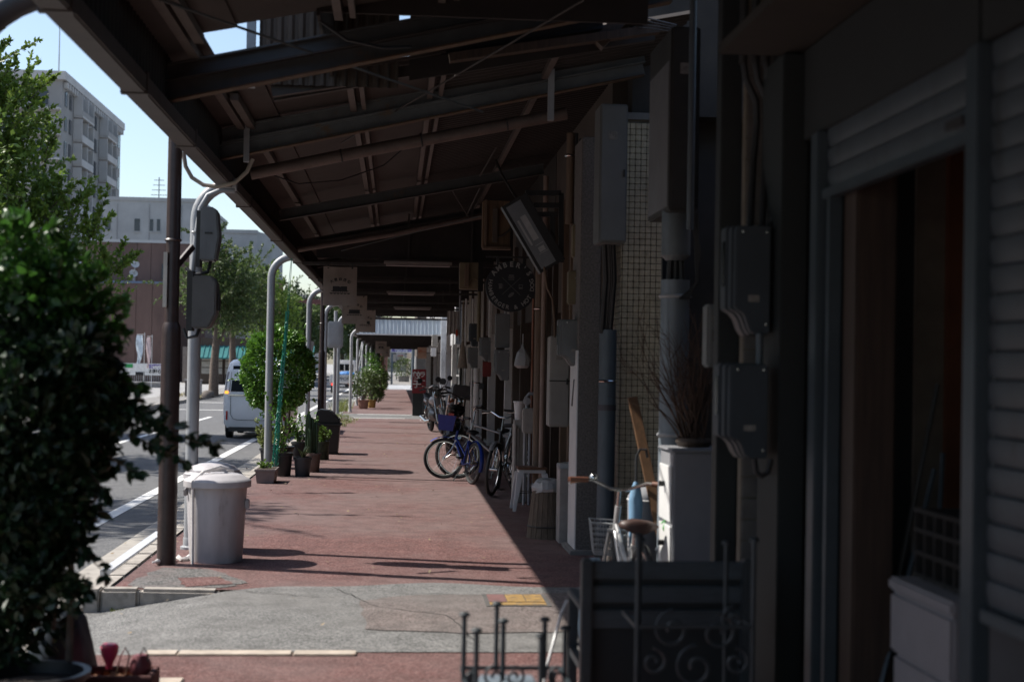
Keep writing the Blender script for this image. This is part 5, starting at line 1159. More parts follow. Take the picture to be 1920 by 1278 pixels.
# ------------------------------------------------------------------ bicycles and motorcycles
def turn(mb, ang, cx, k0=0):
    c_, s_ = math.cos(ang), math.sin(ang)
    for i in range(k0, len(mb.v)):
        x, y, z = mb.v[i]; x -= cx; mb.v[i] = (cx + x * c_ - y * s_, x * s_ + y * c_, z)
    return mb
def wheel(root, cx, R0, tyre_m, rim_m, ang=0., hx=0., spokes=20):
    def fin(mb): return turn(mb, ang, hx) if ang else mb
    w = fin(MB().ring((cx, 0, R0), (0, 1, 0), R0 - .021, .021, 36, 8)).build('wheel', tyre_m, root)
    fin(MB().ring((cx, 0, R0), (0, 1, 0), R0 - .05, .011, 36, 6)).build('rim', rim_m, w)
    sp = MB()
    for i in range(spokes):
        t = 2 * math.pi * i / spokes; d = (math.cos(t), math.sin(t)); s = .022 if i % 2 else -.022
        sp.tube([(cx + .02 * d[0], s, R0 + .02 * d[1]), (cx + (R0 - .055) * d[0], 0, R0 + (R0 - .055) * d[1])], .0018, 3, cap=False)
    o = fin(sp).build('spokes', STEEL, w); o['kind'] = 'stuff'
    fin(MB().tube([(cx, -.05, R0), (cx, .05, R0)], .022, 10)).build('hub', STEEL, w)
    return w
def bicycle(label, loc, heading, steer, R0=.33, frame=BLACKP, rim=STEEL, guard=None, basket=None, grip=BLACKP, saddle=BLACKP, tyre=BLACK, sh=.78, bar_h=.98, low=False, lean=0., rear_rack=False, flat=True, bar_w=.29, fork=None, stand=True, ss=1.):
    t = thing('bicycle', label, 'bicycle', loc, 'parked bicycles', local=True)
    t.rotation_euler = (lean, 0, heading); s = R0 / .33
    rx, fx = -.50 * s, .56 * s; hb, ht = Vector((.40 * s, 0, .60 * s + .03)), Vector((.36 * s, 0, .76 * s + .04)); hx = hb.x
    bb = Vector((-.06 * s, 0, .27 * s)); st = Vector((-.19 * s, 0, sh - .12)); fr = MB()
    fr.tube([bb, st], .016, 10); fr.tube([bb, hb], .018, 10)
    fr.tube([Vector((-.12 * s, 0, .42 * s)) if low else st - Vector((-.01, 0, .05)), ht - Vector((0, 0, .03)) if not low else hb + Vector((-.02, 0, .04))], .015, 10)
    fr.tube([hb, ht], .02, 10)
    for y in (-.05, .05): fr.tube([bb + Vector((0, y * .6, 0)), (rx, y, R0)], .009, 8); fr.tube([st + Vector((0, y * .3, -.02)), (rx, y, R0)], .008, 8)
    fr.build('frame', frame, t)
    fk = MB()
    for y in (-.05, .05): fk.tube([hb + Vector((0, y * .8, -.0)), (hb.x + .04, y, hb.z - .12), (fx, y, R0)], .011, 8)
    fk.tube([(hb.x, -.05, hb.z), (hb.x, .05, hb.z)], .014, 8); turn(fk, steer, hx).build('fork', fork or frame, t)
    wheel(t, rx, R0, tyre, rim); wheel(t, fx, R0, tyre, rim, steer, hx)
    hd = MB(); zt = bar_h; hd.tube([ht, (ht.x - .02, 0, zt - .04)], .013, 8)
    if flat: pts = [(ht.x - .12, -bar_w, zt + .02), (ht.x - .03, -bar_w * .55, zt + .02), (ht.x, -.05, zt - .03), (ht.x, .05, zt - .03), (ht.x - .03, bar_w * .55, zt + .02), (ht.x - .12, bar_w, zt + .02)]
    else: pts = [(ht.x - .30, -bar_w, zt - .02), (ht.x - .12, -bar_w, zt + .03), (ht.x + .02, -bar_w * .5, zt + .05), (ht.x, 0, zt - .03), (ht.x + .02, bar_w * .5, zt + .05), (ht.x - .12, bar_w, zt + .03), (ht.x - .30, bar_w, zt - .02)]
    hd.tube(pts, .0115, 8); h = turn(hd, steer, hx).build('handlebar', STEEL, t)
    for e in (0, -1):
        a = Vector(pts[e]); b = Vector(pts[1 if e == 0 else -2]); m_ = a + (b - a).normalized() * .13
        turn(MB().tube([a + (a - b).normalized() * .01, m_], .017, 10), steer, hx).build('grip', grip, h)
        turn(MB().tube([m_ + Vector((.02, 0, 0)), m_ + Vector((.07, 0, -.01)), a + Vector((.07, 0, -.03))], .006, 6), steer, hx).build('brake_lever', STEEL, h)
    sd = MB(); x0 = st.x - .02
    lps = []
    for (dx, w_, z) in ((-.13, .05, .0), (-.11, .085, .012), (-.05, .085, .008), (.03, .045, 0), (.10, .026, -.004), (.13, .012, -.012)):
        lps.append([(x0 + dx, w_ * ss * math.cos(k * math.pi / 6), sh + z + .028 * ss * math.sin(k * math.pi / 6) - .01) for k in range(12)])
    sd.loft(lps); S_ = sd.build('saddle', saddle, t, ang=70); MB().tube([st, (st.x - .012, 0, sh - .02)], .013, 8).build('seat_post', STEEL, S_)
    ck = MB().lathe([(.0, -.062), (.085 * s, -.062), (.085 * s, -.056), (.0, -.056)], bb, 20, axis='Y'); ck.tube([bb + Vector((0, -.08, 0)), bb + Vector((0, .08, 0))], .014, 8); ck.tube([bb + Vector((0, -.07, 0)), bb + Vector((.12, -.075, -.10))], .01, 6); ck.tube([bb + Vector((0, .07, 0)), bb + Vector((-.12, .075, .10))], .01, 6)
    c_ = ck.build('crank', STEEL, t)
    for p in ((.12, -.11, -.10), (-.12, .11, .10)): MB().box(bb.x + p[0] - .04, bb.x + p[0] + .04, bb.y + p[1] - .035, bb.y + p[1] + .035, bb.z + p[2] - .012, bb.z + p[2] + .012).build('pedal', BLACKP, c_)
    MB().bar((bb.x, -.058, bb.z), (rx, -.058, R0), .012, .05).build('chain_guard', frame, t)
    if guard:
        def gd(cx, a0, a1, an):
            mb = MB(); n = 12; k = len(mb.v)
            for i in range(n + 1):
                a = a0 + (a1 - a0) * i / n
                for y, rr in ((-.028, R0 + .012), (0, R0 + .024), (.028, R0 + .012)): mb.v.append((cx + rr * math.cos(a), y, R0 + rr * math.sin(a)))
            for i in range(n):
                for j in range(2): q = i * 3 + j; mb.f.append((q, q + 1, q + 4, q + 3))
            return turn(mb, an, hx) if an else mb
        gd(rx, R(20), R(200), 0).build('mudguard', guard, t); gd(fx, R(45), R(165), steer).build('mudguard', guard, t)
    if basket:
        bk = MB(); bx, bz, bw, bl, bh = hb.x + .14, ht.z - .02 + (basket[2] if len(basket) > 2 else 0), .15, .11, .2
        def rct(z, f): return [(bx - bl * f, -bw * f, z), (bx + bl * f * 1.3, -bw * f, z), (bx + bl * f * 1.3, bw * f, z), (bx - bl * f, bw * f, z)]
        if basket[1] == 'wire':
            for i in range(7):
                r_ = rct(bz + bh * i / 6, .78 + .22 * i / 6); bk.tube(r_ + [r_[0]], .003 if i < 6 else .005, 4)
            lo, hi = rct(bz, .78), rct(bz + bh, 1)
            for e in range(4):
                for k in range(8):
                    f = k / 8; a = Vector(lo[e]).lerp(Vector(lo[(e + 1) % 4]), f); b = Vector(hi[e]).lerp(Vector(hi[(e + 1) % 4]), f); bk.tube([a, b], .0025, 4)
            for k in range(6): f = k / 5; bk.tube([Vector(lo[0]).lerp(Vector(lo[1]), f), Vector(lo[3]).lerp(Vector(lo[2]), f)], .0025, 4)
        else:
            bk.loft([rct(bz, .78), rct(bz + bh, 1), rct(bz + bh + .015, 1.06), rct(bz + bh + .015, .98), rct(bz + .02, .75)])
        turn(bk, steer, hx).build('basket', basket[0], t)
    if rear_rack:
        rk = MB()
        for y in (-.06, 0, .06): rk.tube([(rx - .14, y, R0 * 2 + .07), (rx + .22, y, R0 * 2 + .07)], .006, 6)
        for y in (-.06, .06): rk.tube([(rx, y * .8, R0), (rx - .05, y, R0 * 2 + .07)], .005, 6)
        rk.tube([(rx - .14, -.06, R0 * 2 + .07), (rx - .14, .06, R0 * 2 + .07)], .006, 6); rk.build('rear_rack', STEEL, t)
    if stand: MB().tube([(bb.x - .12, .06, bb.z - .02), (bb.x - .2, .2, .012)], .009, 6).build('kickstand', STEEL, t)
    return t
BLUE = mat('bicycle_blue', (.015, .045, .28), .35, var=.1)
BROWNL = mat('brown_leather', (.17, .065, .035), .5, var=.2); BROWNS = mat('brown_saddle', (.055, .028, .022), .5, var=.2)
SILV = mat('silver_paint', (.5, .5, .5), .3, metal=.5)
rw = gz(884, 908); fw = gz(843, 901)
hd_ = math.atan2(fw.y - rw.y + .25, fw.x - rw.x)
bicycle('blue child bicycle with blue basket, standing in the sun at the shade edge', ((rw.x + fw.x) / 2, rw.y + .46, 0), hd_, R(68), .285, BLUE, STEEL, BLUE, (BLUE, 'solid'), sh=.70, bar_h=.86, low=True, lean=R(6), fork=SILV)
bicycle('dark bicycle with pale mudguard facing the camera beside the blue one', (1.30, 18.05, 0), R(-97), R(-12), .33, BLACKP, STEEL, SILV, None, lean=R(-5), bar_h=1.0)
bicycle('silver framed bicycle parked crosswise behind the dark bicycle', (1.45, 20.1, 0), R(165), R(10), .33, SILV, STEEL, None, None, lean=R(4), bar_h=1.0)
bicycle('black bicycle deepest against the shop front beside the white pipes', (1.62, 18.9, 0), R(-85), R(20), .33, BLACKP, STEEL, BLACKP, (STEEL, 'wire'), lean=R(-6))
nbk = bicycle('silver bicycle with brown grips and saddle in the alley mouth', (1.36, 8.38, 0), R(92), R(-6), .31, SILV, STEEL, None, (GREY_STEEL, 'wire', -.3), BROWNL, BROWNS, sh=.70, bar_h=.885, low=True, lean=R(3), bar_w=.31, ss=1.35)
bicycle('orange bicycle with front basket beside the red sign board', (1.22, 38.5, 0), R(95), R(25), .33, mat('bicycle_orange', (.5, .12, .02), .4), STEEL, BLACKP, (WOOD_D, 'wire'), lean=R(4))
bicycle('far bicycle leaning before the red sign board', (.98, 41.2, 0), R(80), R(-20), .33, mat('bicycle_grey', (.2, .2, .2), .4), STEEL, None, (BLACKP, 'wire'), lean=R(-4))
# bell and headset on the near bicycle are its own small parts
def motorcycle(label, loc, heading, body, seat, box=None, Rw=.29):
    t = thing('motorcycle', label, 'motorcycle', loc, 'parked motorcycles', local=True); t.rotation_euler = (R(6), 0, heading)
    for cx in (-.62, .66):
        w = MB().ring((cx, 0, Rw), (0, 1, 0), Rw - .05, .05, 30, 8).build('wheel', BLACK, t)
        MB().ring((cx, 0, Rw), (0, 1, 0), Rw - .105, .014, 30, 6).build('rim', STEEL, w); MB().tube([(cx, -.08, Rw), (cx, .08, Rw)], .05, 12).build('hub', STEEL, w)
        sp = MB()
        for i in range(14): a = i * .449; sp.tube([(cx, 0, Rw), (cx + .18 * math.cos(a), 0, Rw + .18 * math.sin(a))], .005, 4)
        o = sp.build('spokes', STEEL, w); o['kind'] = 'stuff'
        g = MB(); n = 10
        for i in range(n + 1):
            a = R(10) + R(160) * i / n
            for y, rr in ((-.06, Rw + .02), (0, Rw + .045), (.06, Rw + .02)): g.v.append((cx + rr * math.cos(a), y, Rw + rr * math.sin(a)))
        for i in range(n):
            for j in range(2): q = i * 3 + j; g.f.append((q, q + 1, q + 4, q + 3))
        g.build('mudguard', body, t)
    fk = MB()
    for y in (-.08, .08): fk.tube([(.66, y, Rw), (.42, y, .98)], .026, 10)
    fk.build('fork', STEEL, t)
    def hull(rows): return MB().loft([[(x, w_ * math.cos(k * math.pi / 8), z + h_ * math.sin(k * math.pi / 8)) for k in range(16)] for x, w_, z, h_ in rows])
    hull([(.42, .05, .72, .08), (.34, .11, .76, .11), (.15, .14, .78, .12), (-.02, .12, .76, .09), (-.08, .06, .74, .05)]).build('fuel_tank', body, t, ang=70)
    hull([(-.02, .09, .78, .04), (-.2, .13, .80, .055), (-.5, .13, .82, .055), (-.72, .1, .86, .05), (-.78, .05, .87, .03)]).build('seat', seat, t, ang=70)
    hull([(.28, .1, .42, .1), (.1, .16, .42, .16), (-.15, .15, .42, .15), (-.25, .08, .42, .09)]).build('engine', mat('engine_metal', (.1, .1, .1), .4, metal=.6), t, ang=70)
    hull([(-.5, .1, .72, .05), (-.8, .09, .76, .06), (-.92, .05, .8, .03)]).build('tail', body, t, ang=70)
    MB().tube([(-.0, -.14, .3), (-.3, -.17, .27), (-.85, -.17, .36)], [.03, .045, .05], 10).build('exhaust', STEEL, t)
    hb = MB().tube([(.24, -.36, 1.04), (.36, -.2, 1.08), (.42, 0, 1.0), (.36, .2, 1.08), (.24, .36, 1.04)], .013, 8).build('handlebar', BLACKP, t)
    for s in (-1, 1):
        MB().tube([(.24, s * .37, 1.04), (.30, s * .26, 1.07)], .02, 8).build('grip', BLACK, hb)
        m_ = MB().tube([(.34, s * .25, 1.08), (.36, s * .33, 1.24)], .007, 6).build('mirror_stem', BLACKP, hb)
        MB().lathe([(0, -.012), (.06, -.01), (.062, .008), (0, .01)], (.36, s * .36, 1.27), 16, axis='X').build('mirror', BLACKP, t)
    MB().lathe([(.02, -.09), (.085, -.04), (.095, .05), (.085, .06), (0, .065)], (.5, 0, .93), 18, axis='X').build('headlight', STEEL, t)
    MB().box(-.97, -.93, -.05, .05, .70, .76).build('tail_light', mat('red_lens', (.4, .02, .02), .2), t)
    if box: MB().box(-1.0, -.62, -.2, .2, .93, 1.22).build('luggage_box', box, t, bev=.03)
    MB().tube([(-.05, .1, .25), (-.12, .26, .012)], .012, 6).build('side_stand', STEEL, t)
    return t
motorcycle('black motorcycle parked behind the blue bicycle', (1.06, 26.2, 0), R(82), mat('gloss_black', (.012, .012, .014), .2), BLACK)
motorcycle('dark motorcycle with orange tank panel and box, behind the black one', (1.15, 29.4, 0), R(95), mat('dark_orange_paint', (.22, .05, .012), .3), BLACK, mat('luggage_grey', (.09, .085, .085), .5))
motorcycle('far motorcycle with pale front beside the light blue bucket', (1.0, 34.0, 0), R(-80), mat('pale_paint', (.45, .44, .42), .35), BLACK)
c = gz(797, 776); t = thing('bucket', 'light blue plastic bucket at the far shade edge', 'bucket', (c.x, c.y, 0))
MB().lathe([(.09, 0), (.12, .26), (.13, .265), (.13, .28), (.115, .28), (.085, .02), (0, .02)], (c.x, c.y, 0), 20).build('shell', mat('light_blue_plastic', (.12, .42, .58), .4), t)
MB().ring((c.x, c.y, .27), (0, 1, .9), .12, .004, 14, 5, 0, math.pi).build('handle', STEEL, t)

# ------------------------------------------------------------------ things by the shop fronts
# metal stool with wooden seat
c = gz(997, 958); cx, cy = c.x, c.y + .15
t = thing('stool', 'white metal stool with brown wooden seat beside the wooden tub', 'stool', (cx, cy, 0))
MB().box(cx - .17, cx + .17, cy - .17, cy + .17, .46, .485).build('seat', mat('seat_wood', (.16, .075, .045), .5, var=.2, scale=6, stretch=(2, 10, 2)), t, bev=.01)
MB().box(cx - .15, cx + .15, cy - .15, cy + .15, .42, .458).build('seat_frame', WHITEM, t, bev=.008)
for sx in (-1, 1):
    for sy in (-1, 1):
        MB().loft([[(cx + sx * (.20 + dx * .018), cy + sy * (.20 + dy * .018), 0) for dx, dy in ((-1, -1), (1, -1), (1, 1), (-1, 1))], [(cx + sx * (.135 + dx * .035), cy + sy * (.135 + dy * .035), .42) for dx, dy in ((-1, -1), (1, -1), (1, 1), (-1, 1))]]).build('leg', WHITEM, t, bev=.005)
for a, b in (((-1, -1), (1, 1)), ((-1, 1), (1, -1))): MB().bar((cx + a[0] * .16, cy + a[1] * .16, .20), (cx + b[0] * .16, cy + b[1] * .16, .20 + .012 * a[1]), .02, .008).build('brace', BLACKP, t)
# wooden tub upside down, staves
c = gz(1032, 1012); cx, cy = c.x, c.y + .22
t = thing('wooden_tub', 'weathered upturned wooden tub with hoop, holding plastic film on top', 'tub', (cx, cy, 0))
stv = 22
for i in range(stv):
    a0, a1 = 2 * math.pi * (i + .04) / stv, 2 * math.pi * (i + .96) / stv
    rn = random.Random(i); j = 1 + rn.uniform(-.012, .012); mb = MB(); lo, hi, th = .205 * j, .155 * j, .018; h_ = .44 + rn.uniform(-.006, .006)
    mb.add([(cx + r * math.cos(a), cy + r * math.sin(a), z) for z, rr in ((0, lo), (h_, hi)) for r, a in ((rr, a0), (rr, a1), (rr - th, a1), (rr - th, a0))], [(0, 3, 2, 1), (4, 5, 6, 7), (0, 1, 5, 4), (1, 2, 6, 5), (2, 3, 7, 6), (3, 0, 4, 7)])
    mb.build('stave', GREYWOOD, t)
for z in (.11,): MB().ring((cx, cy, z), (0, 0, 1), .196, .008, 30, 6).build('hoop', DKBOX, t)
MB().lathe([(.15, .40), (0, .402)], (cx, cy, 0), 20).build('top_board', GREYWOOD, t)
rn = random.Random(2); lps = []
for r, z in ((.15, .43), (.16, .47), (.13, .52), (.10, .545), (.03, .55)):
    lps.append([(cx + r * (1 + .15 * rn.uniform(-1, 1)) * math.cos(k * math.pi / 9), cy + r * (1 + .15 * rn.uniform(-1, 1)) * math.sin(k * math.pi / 9), z + rn.uniform(-.012, .012)) for k in range(18)])
solid('plastic_film', MB().loft(lps), FILM, 'crumpled clear plastic film lying on top of the wooden tub', 'plastic film', ang=10)
# white waste box behind tub
x0, x1, z0, z1 = rect(1050, 878, 1082, 940, 12.9)
t = thing('waste_box', 'pale open-topped box between the wooden tub and white column', 'box', (x0, 12.9, 0))
for bx in ((x0, x1, 12.9, 12.915), (x0, x1, 13.16, 13.175), (x0, x0 + .015, 12.915, 13.16), (x1 - .015, x1, 12.915, 13.16)): MB().box(*bx, 0, z1).build('side', mat('pale_box', (.36, .34, .32), .6), t)
MB().box(x0 + .015, x1 - .015, 12.915, 13.16, 0, .02).build('bottom', MATS['pale_box'], t)
rn = random.Random(6)
solid('bin_liner', MB().loft([[((x0 + x1) / 2 + r * (1 + .2 * rn.uniform(-1, 1)) * math.cos(k * .785), 13.03 + r * (1 + .2 * rn.uniform(-1, 1)) * math.sin(k * .785), z) for k in range(8)] for r, z in ((.08, z1 - .12), (.11, z1), (.09, z1 + .04), (.02, z1 + .05))]), FILM, 'clear bag bulging out of the pale open-topped box', 'bag', ang=10)
# gas meter cluster
def cluster(lab, x, y0, y1, Y, w_, d_, m, name, cat):
    a, b, z0, z1 = rect(x - w_ / 2, y0, x + w_ / 2, y1, Y); return a, b, max(0, z0), z1
a, b, z0, z1 = rect(962, 795, 985, 905, 16.9)
t = thing('shutter_stack', 'stack of pale boards leaning behind the white stool', 'boards', (a, 16.9, 0))
for i in range(5): MB().box(a + .035 * i, a + .035 * i + .022, 16.75 + .02 * i, 17.05, 0.0, z1 - .04 * (i % 3)).build('board', mat('board_paint', (.34, .32, .29), .7, var=.15), t, bev=.003)
a, b, z0, z1 = rect(966, 745, 985, 790, 16.7)
t = thing('plastic_tub', 'white plastic tub standing on the pale boards', 'tub', ((a + b) / 2, 16.8, 0)); xm = (a + b) / 2
zt_ = at(973, 790, 16.8).z
MB().lathe([(.05, 0), (.065, .2), (.072, .205), (.072, .22), (0, .22)], (xm, 16.85, zt_ + .02), 18).build('shell', WHITE, t); MB().box(xm - .06, xm + .06, 16.8, 16.92, 0, zt_ + .02).build('support_board', MATS['board_paint'], t)
t = thing('gas_meter', 'pale gas meter with pipes above the white stool', 'gas meter', (at(996, 800, 16.5).x, 16.5, 0))
a, b, z0, z1 = rect(980, 765, 1005, 812, 16.45); MB().box(a, b, 16.4, 16.56, z0, z1).build('meter_body', MATS['board_paint'], t, bev=.015)
MB().tube([at(988, 765, 16.48), at(986, 745, 16.48), at(992, 738, 16.48), at(1010, 738, 16.48)], .02, 10).build('inlet_pipe', GREY_STEEL, t)
for x in (984, 993, 1001): p = at(x, 810, 16.48); MB().tube([p, (p.x, p.y, 0.)], .016, 10).build('outlet_pipe', GREY_STEEL, t)
MB().lathe([(.0, -.02), (.045, -.015), (.045, .015), (0, .02)], at(988, 752, 16.4), 16, axis='Y').build('regulator', GREY_STEEL, t)
# the alley mouth: cabinet, plank, twigs, fan cover
x0, x1, z0, z1 = rect(1262, 842, 1347, 1045, 7.95)
t = thing('storage_cabinet', 'white steel storage cabinet in the alley mouth under the dry twigs', 'cabinet', ((x0 + x1) / 2, 7.95, 0))
CABW = mat('shaded_cabinet_white', (.24, .243, .257), .45, var=.06, hue=(.45, .44, .42, .66), hscale=4)  # body greyed so its front carries the shade in its colour
MB().box(x0, x1 + .05, 7.95, 8.35, .0, z1 - .02).build('body', CABW, t, bev=.008); MB().box(x0 - .015, x1 + .06, 7.935, 8.365, z1 - .018, z1).build('top', CABW, t, bev=.006)
for i in range(3): MB().box(x0 - .012, x0 - .002, 7.975, 8.325, .05 + i * .34, .37 + i * .34).build('drawer_front', mat('sunlit_drawer_white', (.66, .66, .65), .4, var=.05), t, bev=.004)  # whiter than the body: sunlight on this side put into the colour
for i in range(3): MB().tube([(x0 - .014, 8.15, .26 + i * .34), (x0 - .045, 8.15, .26 + i * .34)], .016, 10).build('knob', BLACKP, t)
rn = random.Random(17); tw_ = thing('dry_twigs', 'dark dry branching twigs standing on the white cabinet', 'twigs', (x0 + .18, 8.2, z1))
mbv = MB().lathe([(.09, 0), (.11, .03), (.10, .05), (0, .05)], (x0 + .17, 8.22, z1), 16); mbv.build('shallow_bowl', WOOD_D, tw_)
for i in range(46):
    d = Vector((rn.uniform(-.5, .35), rn.uniform(-.3, .3), 1)).normalized(); p = Vector((x0 + .17 + rn.uniform(-.07, .07), 8.22 + rn.uniform(-.05, .05), z1 + .03)); ln = rn.uniform(.35, .72); mb = MB(); pts = [p]
    for k in range(5): d = (d + rdir(rn) * .16).normalized(); p = p + d * ln / 5; pts.append(p.copy())
    mb.tube(pts, [.006, .005, .004, .003, .002, .0012], 5)
    for k in range(2, 6):
        e = (d + rdir(rn) * .8).normalized(); mb.tube([pts[k], pts[k] + e * .12, pts[k] + e * .2 + ZV * .03], [.0025, .0018, .001], 4)
    mb.build('twig', TWIG, tw_)
p0 = at(1186, 745, 9.0); p1 = at(1252, 1060, 8.55)
p1 = p1 + (p1 - p0) * ((p1.z) / (p0.z - p1.z)) if p1.z > 0 else p1
mb = MB().bar(p0, p1, .026, .062, up=(1, 0, 0)); solid('wooden_plank', mb, WOOD_L, 'orange-brown wooden plank leaning beside the brown-gripped bicycle', 'plank', bev=.003)
c = at(1215, 985, 9.2)
t = thing('white_bin', 'white plastic container behind the leaning plank', 'container', (c.x, 9.3, 0))
MB().loft([[(c.x + r * math.cos(k * math.pi / 12), 9.3 + r * math.sin(k * math.pi / 12), z) for k in range(24)] for r, z in ((.105, 0), (.115, .3), (.12, .72), (.12, .76), (.09, .8), (.02, .82))]).build('shell', mat('shaded_cabinet_white', (.62, .62, .63), .45), t)
MB().ring((c.x, 9.3, .74), (0, 0, 1), .121, .006, 24, 5).build('rim', WHITE, t)
x0, x1, z0, z1 = rect(1183, 800, 1202, 1000, 8.75)
um = thing('folded_umbrella', 'light blue folded umbrella standing behind the leaning plank', 'umbrella', ((x0 + x1) / 2, 8.75, 0)); xm = (x0 + x1) / 2
MB().lathe([(.008, .05), (.02, .12), (.035, .45), (.045, .78), (.03, .86), (.012, .9)], (xm, 8.75, 0), 12).build('canopy', mat('light_blue_cloth', (.16, .3, .45), .6), um, ang=60)
MB().tube([(xm, 8.75, 0), (xm, 8.75, 1.05), (xm + .02, 8.75, 1.1), (xm + .06, 8.75, 1.1), (xm + .07, 8.75, 1.05)], .009, 8).build('handle', BLACKP, um)
c = at(1120, 1030, 8.1)
solid('blue_bag', MB().loft([[(c.x + r * math.cos(k * .628) * 1.1, 8.2 + r * .6 * math.sin(k * .628), z) for k in range(10)] for r, z in ((.07, 0), (.085, .1), (.075, .3), (.045, .44), (.03, .5))]), mat('pale_blue_plastic', (.22, .32, .40), .45, var=.1), 'pale blue bag standing left of the brown-gripped bicycle', 'bag', ang=60)
MB().lathe([(0, .03), (.022, .025), (.03, .012), (.03, 0), (0, 0)], (.31, .17, .915), 14).build('bell', STEEL, nbk)
# brown bottle of lemon-green cord on the cabinet side
solid('green_cord', MB().tube([at(1240, 980, 8.2), at(1250, 972, 8.15), at(1243, 990, 8.15), at(1248, 1000, 8.15)], .004, 6), mat('lime_cord', (.12, .6, .12), .5), 'short lime green cord tied to the white cabinet knob', 'cord')

# ------------------------------------------------------------------ iron and wood garden furniture near the camera
IRON = mat('dark_iron', (.030, .040, .046), .5, var=.2, scale=14); SLATM = mat('blue_grey_slat', (.046, .060, .070), .55, var=.2, scale=9, stretch=(1, 6, 6))
Yb = 5.7
t = thing('slatted_bench', 'dark slatted bench seen from the back, near the camera', 'bench', (1.05, Yb, 0))
xl, xr = at(1100, 1100, Yb).x, at(1400, 1100, Yb).x
MB().box(xl + .012, xr - .012, Yb + .024, Yb + .04, .05, at(1240, 1056, Yb).z).build('back_panel', mat('bench_panel', (.012, .016, .018), .7), t)
for (ya, yb) in ((1052, 1086), (1098, 1130), (1143, 1178)):
    za, zb = at(1240, yb, Yb).z, at(1240, ya, Yb).z; MB().box(xl + .01, xr - .01, Yb, Yb + .022, za, zb).build('slat', SLATM, t, bev=.006)
ztop = at(1100, 1046, Yb).z
for x in (xl, xr): MB().box(x - .022, x + .022, Yb - .03, Yb + .04, 0, ztop).build('post', IRON, t, bev=.008)
for i in range(4): MB().box(xl + .02, xr - .02, Yb + .05 + .095 * i, Yb + .13 + .095 * i, .40, .425).build('slat', SLATM, t, bev=.006)
for x in (xl, xr):
    MB().box(x - .02, x + .02, Yb + .40, Yb + .44, 0, .64).build('leg', IRON, t, bev=.006); MB().bar((x, Yb, .63), (x, Yb + .46, .63), .045, .03).build('arm_rest', SLATM, t, bev=.006)
    MB().bar((x, Yb + .02, .385), (x, Yb + .43, .385), .03, .03).build('seat_rail', IRON, t)
def scroll(mb, c, r, dirn, turns=1.3, th=.007):
    pts = []
    for i in range(26): a = dirn * i / 25 * turns * 6.283 + math.pi / 2; rr = r * (1 - .78 * i / 25); pts.append((c[0] + rr * math.cos(a), c[1], c[2] + rr * math.sin(a)))
    mb.tube(pts, th, 6)
def iron_stand(label, xa, xb, Y0, Y1, base, legs, zs, group='upturned iron plant stands'):
    t = thing('plant_stand', label, 'plant stand', ((xa + xb) / 2, (Y0 + Y1) / 2, base), group)
    for (x, y, zt2) in legs:
        MB().tube([(x, y, base), (x, y, zt2)], .009, 10).build('leg', IRON, t); MB().lathe([(.019, 0), (.019, .008), (.012, .014)], (x, y, zt2 - .004), 12).build('foot_cap', IRON, t)
    for z in zs:
        for (a, b) in (((xa, Y0), (xb, Y0)), ((xb, Y0), (xb, Y1)), ((xb, Y1), (xa, Y1)), ((xa, Y1), (xa, Y0))): MB().bar((*a, z), (*b, z), .016, .012).build('rail', IRON, t)
    return t
Y0 = 5.05; xa, xb = at(1195, 1150, Y0).x, at(1412, 1150, Y0).x; zt1 = at(1200, 1005, Y0).z; bz = .26
t = iron_stand('upturned iron plant stand with large scrolls in front of the slatted bench', xa, xb, Y0, Y0 + .3, bz, [(xa, Y0, zt1), (xb, Y0, at(1410, 1012, Y0).z), (xa + .06, Y0 + .3, at(1216, 1012, Y0 + .3).z), (xb - .03, Y0 + .3, at(1368, 1018, Y0 + .3).z)], (bz + .01, bz + .42))
for (x, y, r, d) in ((1262, 1180, 38, 1), (1345, 1185, 36, -1), (1305, 1250, 42, 1), (1375, 1160, 24, 1), (1225, 1240, 26, -1), (1380, 1240, 26, -1)):
    p = at(x, y, Y0); mb = MB(); scroll(mb, (p.x, Y0, p.z), r / F_PX * Y0, d); mb.build('scroll', IRON, t)
MB().box(xa - .02, xb + .02, Y0 - .02, Y0 + .32, 0, bz - .002).build('table_top', SLATM, t, bev=.01)
Y0 = 5.0; xa, xb = at(872, 1250, Y0).x, at(1062, 1250, Y0).x; bz = at(960, 1262, Y0).z - .03
lg = [(at(x, y, YY).x, YY, at(x, y, YY).z) for x, y, YY in ((871, 1152, Y0), (894, 1182, Y0 - .22), (932, 1132, Y0 + .2), (944, 1164, Y0 + .04), (1022, 1161, Y0 + .06), (1015, 1192, Y0 - .2), (1060, 1177, Y0 + .02))]
t = iron_stand('low upturned iron stand with seven thin legs pointing up, at the bottom edge', xa, xb, Y0 - .22, Y0 + .2, bz, lg, (bz + .008,))
MB().box(xa + .05, xb - .1, Y0 - .16, Y0 + .14, bz - .03, bz - .002).build('plate', mat('blue_grey_plate', (.17, .21, .25), .5), t, bev=.01)
for (x, r, d) in ((925, 22, 1), (960, 20, -1), (1040, 20, 1), (880, 14, -1)):
    p = at(x, 1262, Y0); mb = MB(); scroll(mb, (p.x, Y0 - .1, p.z + .01), r / F_PX * Y0, d, th=.005); mb.build('scroll', IRON, t)
for x in (xa + .03, xb - .03):
    for y in (Y0 - .2, Y0 + .18): MB().box(x - .012, x + .012, y - .012, y + .012, 0, bz).build('support', IRON, t)
pts = [at(1085, 1122, 6.3), at(1062, 1127, 6.3), at(1052, 1150, 6.25), at(1040, 1195, 6.2), at(1024, 1255, 6.1)]
e = pts[-1]; pts.append(Vector((e.x - .05, e.y - .05, 0.0)))
solid('bent_rod', MB().tube(pts, .007, 8), WHITEM, 'pale bent metal rod leaning out beside the slatted bench', 'rod')
